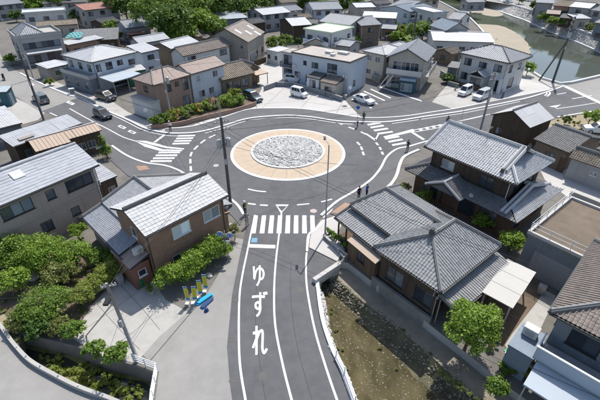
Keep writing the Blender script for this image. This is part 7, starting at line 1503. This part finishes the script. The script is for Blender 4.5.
def bicycle(label, px, rz):
    x, y = G(*px); e = empty('bicycle', (x, y, .012), label, 'bicycle', rz=rz)
    for xx in (-.52, .52):
        q = MB(); q.tube([(xx+.32*math.cos(a), 0, .33+.32*math.sin(a)) for a in np.linspace(0, 2*math.pi, 19)], .02, 5, False); wo = q.build('wheel', M['tyre'], e); q = MB()
        for a in np.linspace(0, math.pi, 6)[:-1]: q.tube([(xx+.3*math.cos(a), 0, .33+.3*math.sin(a)), (xx-.3*math.cos(a), 0, .33-.3*math.sin(a))], .004, 4)
        q.build('spokes', M['steel'], wo)
    q = MB()
    for a, b in (((-.52, 0, .33), (-.12, 0, .3)), ((-.12, 0, .3), (-.22, 0, .78)), ((-.22, 0, .72), (.36, 0, .72)), ((-.12, 0, .3), (.38, 0, .66)), ((.34, 0, .85), (.52, 0, .33)), ((-.52, 0, .33), (-.22, 0, .72))): q.tube([a, b], .018, 6)
    q.build('frame', M['steel'], e); q = MB(); q.box(-.34, -.1, -.07, .07, .8, .86); q.build('saddle', M['black'], e); q = MB(); q.tube([(.26, -.26, .98), (.35, 0, .95), (.26, .26, .98)], .014, 6); q.tube([(.34, 0, .84), (.35, 0, .95)], .016, 6); q.build('handlebar', M['steel'], e)
bicycle('bicycle leaning by the wall of the pale blue house', (316, 92), .4); bicycle('bicycle parked before the pink corner house', (158, 123), .9)
# ------------------------------------------------------------ people
M['skin'] = mat('skin', (.52, .33, .23), .6, .05, 5); M['hair'] = mat('hair', (.02, .017, .015), .7, .1, 8)
CL = {k: mat('cloth_'+k, c, .85, .12, 6) for k, c in {'navy': (.02, .03, .07), 'black': (.018, .018, .02), 'green': (.02, .06, .045), 'grey': (.22, .22, .22), 'white': (.7, .7, .68), 'blue': (.04, .12, .33), 'shoe': (.02, .02, .02), 'lime': (.5, .62, .08)}.items()}
def person(label, px, facing, top, legs, hat=None, pose='stand', h=1.7, at=None, vest=None):
    """one continuous skinned body; clothes by region; face, hair and hat as children"""
    x, y = at[:2] if at else G(*px); z0 = at[2] if at else .08; s = h/1.7
    e = empty('person', (x, y, z0), label, 'person', rz=facing)              # faces local -y
    V = []; Ed = []; Rd = []
    def add(p, r, par=None):
        V.append(tuple(c*s for c in p)); Rd.append(r*s)
        if par is not None: Ed.append((par, len(V)-1))
        return len(V)-1
    pel = add((0, 0, .93), (.15)); wst = add((0, 0, 1.08), .135, pel); ch = add((0, -.01, 1.26), .155, wst); nk0 = add((0, 0, 1.41), .085, ch); nk = add((0, -.005, 1.48), .055, nk0); hd0 = add((0, -.012, 1.56), .085, nk); hd1 = add((0, -.012, 1.645), .088, hd0)
    arm = {'stand': ((.20, .01, 1.37), (.27, .03, 1.10), (.27, -.06, .86)), 'hold': ((.20, .0, 1.37), (.27, -.02, 1.12), (.20, -.24, 1.08)), 'point': ((.2, 0, 1.38), (.42, -.08, 1.30), (.62, -.16, 1.30)), 'ride': ((.2, -.02, 1.37), (.27, -.18, 1.2), (.24, -.42, 1.13))}
    for sx in (-1, 1):
        ap = arm['stand'] if (pose == 'point' and sx < 0) or (pose == 'walk') or pose == 'stand' else arm[pose if pose in arm else 'stand']
        sh = add((sx*ap[0][0], ap[0][1], ap[0][2]), .066, ch); el = add((sx*ap[1][0], ap[1][1], ap[1][2]), .045, sh); wr = add((sx*ap[2][0], ap[2][1], ap[2][2]), .031, el)
        d = Vector((sx*ap[2][0], ap[2][1], ap[2][2]))-Vector((sx*ap[1][0], ap[1][1], ap[1][2])); d.normalize(); w_ = Vector(V[wr])/s
        pm = add(tuple(w_+d*.06), .034, wr)
        for k in range(4): q = w_+d*.10+Vector((0, (k-1.5)*.020, 0)); f1 = add(tuple(q), .0095, pm); add(tuple(q+d*(.055+.012*(1.5-abs(k-1.5)))+Vector((-sx*.014, 0, 0))), .0085, f1)
        th = w_+d*.045+Vector((-sx*.01, -.042, 0)); t1 = add(tuple(th), .010, pm); add(tuple(th+d*.04+Vector((0, -.012, 0))), .009, t1)
        st = {'walk': .16*sx}.get(pose, 0)
        if pose == 'ride': hp = add((sx*.11, -.02, .90), .105, pel); kn = add((sx*.15, -.40, .82), .068, hp); an = add((sx*.14, -.36, .42), .045, kn); he = add((sx*.14, -.36, .36), .045, an); add((sx*.14, -.52, .345), .035, he)
        else: hp = add((sx*.10, 0, .86), .105, pel); kn = add((sx*.105, -.02-st*.6, .48), .066, hp); an = add((sx*.11, .02-st, .10), .043, kn); he = add((sx*.11, .03-st, .045), .045, an); add((sx*.125, -.14-st, .035), .036, he)
    me = bpy.data.meshes.new('body'); me.from_pydata(V, Ed, []); ob = bpy.data.objects.new('tmp', me); COL.objects.link(ob)
    sk_m = ob.modifiers.new('skin', 'SKIN'); sk_m.use_smooth_shade = True
    for i, sv in enumerate(me.skin_vertices[0].data): sv.radius = (Rd[i]*(1.18 if i in (0, 1, 2) else 1), Rd[i]*(.78 if i in (0, 1, 2) else 1)); sv.use_root = (i == 0)
    ob.modifiers.new('sub', 'SUBSURF').levels = 1
    dg = bpy.context.evaluated_depsgraph_get(); bm_ = bpy.data.meshes.new_from_object(ob.evaluated_get(dg)); bpy.data.objects.remove(ob)
    bm_.materials.clear()
    for m in (CL[top], CL[legs], M['skin'], CL['shoe']): bm_.materials.append(m)
    wz = .97*s; hands = [Vector(V[i]) for i in range(len(V)) if Rd[i] < .036*s and V[i][2] > .5*s]
    for p in bm_.polygons:
        c = p.center
        if c.z > 1.44*s: k = 2
        elif min((c-q).length for q in hands) < .05*s: k = 2
        elif c.z < .075*s and pose != 'ride': k = 3
        elif pose == 'ride' and c.z < .40*s: k = 3
        elif c.z < wz and abs(c.x) < .20*s: k = 1
        else: k = 0
        p.material_index = k
    bm_.polygons.foreach_set('use_smooth', [True]*len(bm_.polygons)); bo = link('body', bm_, e)
    H = 1.60*s
    fc = MB(); fc.hexa([(-.012*s, -.115*s, H-.035*s), (.012*s, -.115*s, H-.035*s), (.012*s, -.08*s, H-.035*s), (-.012*s, -.08*s, H-.035*s), (-.007*s, -.098*s, H+.01*s), (.007*s, -.098*s, H+.01*s), (.007*s, -.08*s, H+.01*s), (-.007*s, -.08*s, H+.01*s)]); fc.build('nose', M['skin'], e)
    for sx in (-1, 1):
        q = MB(); q.box(sx*.034*s-.011*s, sx*.034*s+.011*s, -.103*s, -.085*s, H+.005*s, H+.018*s); q.build('eye', M['hair'], e); q = MB(); q.box(sx*.088*s-.01*s, sx*.088*s+.012*s, -.03*s, .02*s, H-.03*s, H+.03*s); q.build('ear', M['skin'], e)
    q = MB(); q.box(-.025*s, .025*s, -.10*s, -.08*s, H-.062*s, H-.052*s); q.build('mouth', M['pinkwall'], e)
    hb = bmesh.new(); bmesh.ops.create_uvsphere(hb, u_segments=14, v_segments=8, radius=.102*s); bmesh.ops.bisect_plane(hb, geom=hb.verts[:]+hb.edges[:]+hb.faces[:], plane_co=(0, 0, -.01), plane_no=(0, -.75, -.65), clear_inner=False, clear_outer=True)
    hm = bpy.data.meshes.new('hair'); hb.to_mesh(hm); hb.free(); hm.materials.append(M['hair']); link('hair', hm, e, (0, .006*s, 1.625*s))
    if hat:
        q = MB(); q.tube([(0, 0, 1.655*s), (0, 0, 1.665*s)], .145*s, 16); q.tube([(0, 0, 1.66*s), (0, 0, 1.72*s), (0, 0, 1.76*s), (0, 0, 1.772*s)], [.112*s, .108*s, .075*s, .02*s], 14); q.build('hat', CL[hat], e, smooth=False)
    if vest:
        q = MB()
        for sx in (-1, 1): q.bar((sx*.085*s, -.155*s, 1.02*s), (sx*.085*s, -.165*s, 1.38*s), .05*s, .012*s, (0, -1, 0)); q.bar((sx*.085*s, .150*s, 1.02*s), (sx*.085*s, .150*s, 1.38*s), .05*s, .012*s, (0, 1, 0))
        q.build('vest_stripe', CL[vest], e)
    return e
person('person in grey clothes with black shoes standing beside the south crosswalk', (247.2, 226), .6, 'grey', 'grey', None, 'hold')
person('person in white hat and dark vest behind another at the south crosswalk', (245.4, 215), .9, 'green', 'navy', 'white', 'hold', vest='lime')
person('person in dark green standing at the east crosswalk near the timber house', (407, 151.5), -.8, 'green', 'black', None, 'hold')
person('person in dark green standing on the north pavement by the crosswalk', (363.3, 122), 2.6, 'green', 'black', None, 'stand')
person('person with dark hair and pale shirt at the north end of the east crosswalk', (357.2, 127.5), 2.0, 'white', 'black', None, 'walk', 1.6)
person('person in white top and dark trousers at the west crosswalk', (170.8, 132), .3, 'white', 'black', 'white', 'hold')
person('person in navy standing left of two behind the tiled roof', (358.5, 199.5), .5, 'navy', 'navy', None, 'stand')
person('person in blue standing right of two behind the tiled roof', (366.3, 197), .9, 'blue', 'navy', None, 'hold')
# scooter and rider on the west road
a, b_ = Vector(G(6.4, 81.5)), Vector(G(2.6, 78.5)); c = (a+b_)/2; d = (b_-a).normalized(); rz = math.atan2(d.y, d.x)+math.pi/2
e = empty('motor_scooter', (c.x, c.y, .012), 'dark motor scooter ridden away at the left edge of the west road', 'scooter', rz=rz)
for yy in (-.62, .62):
    q = MB(); q.tube([(-.05, 0, 0), (.05, 0, 0)], .24, 16); wo = q.build('wheel', M['tyre'], e, (0, yy, .24)); q = MB(); q.tube([(-.056, 0, 0), (.056, 0, 0)], .12, 10); q.build('rim', M['rim'], wo)
q = MB(); q.hexa([(-.16, -.38, .26), (.16, -.38, .26), (.16, .55, .36), (-.16, .55, .36), (-.14, -.34, .34), (.14, -.34, .34), (.13, .72, .72), (-.13, .72, .72)]); q.hexa([(-.2, -.5, .3), (.2, -.5, .3), (.2, -.42, .3), (-.2, -.42, .3), (-.14, -.44, .92), (.14, -.44, .92), (.14, -.37, .92), (-.14, -.37, .92)]); q.build('body', CP['black'], e)
q = MB(); q.box(-.12, .12, -.05, .66, .73, .80); q.build('seat', M['black'], e); q = MB(); q.tube([(-.3, -.36, 1.0), (0, -.42, .98), (.3, -.36, 1.0)], .018, 6); q.tube([(0, -.42, .9), (0, -.62, .3)], .03, 6); q.build('handlebar', M['steel'], e)
q = MB(); q.box(-.08, .08, .70, .74, .6, .68); q.build('tail_light', M['tail'], e)
rd = person('person in dark clothes and white helmet riding the scooter', (0, 0), rz, 'navy', 'black', 'white', 'ride', 1.7, at=(c.x+d.x*-.18, c.y+d.y*-.18, -.10))
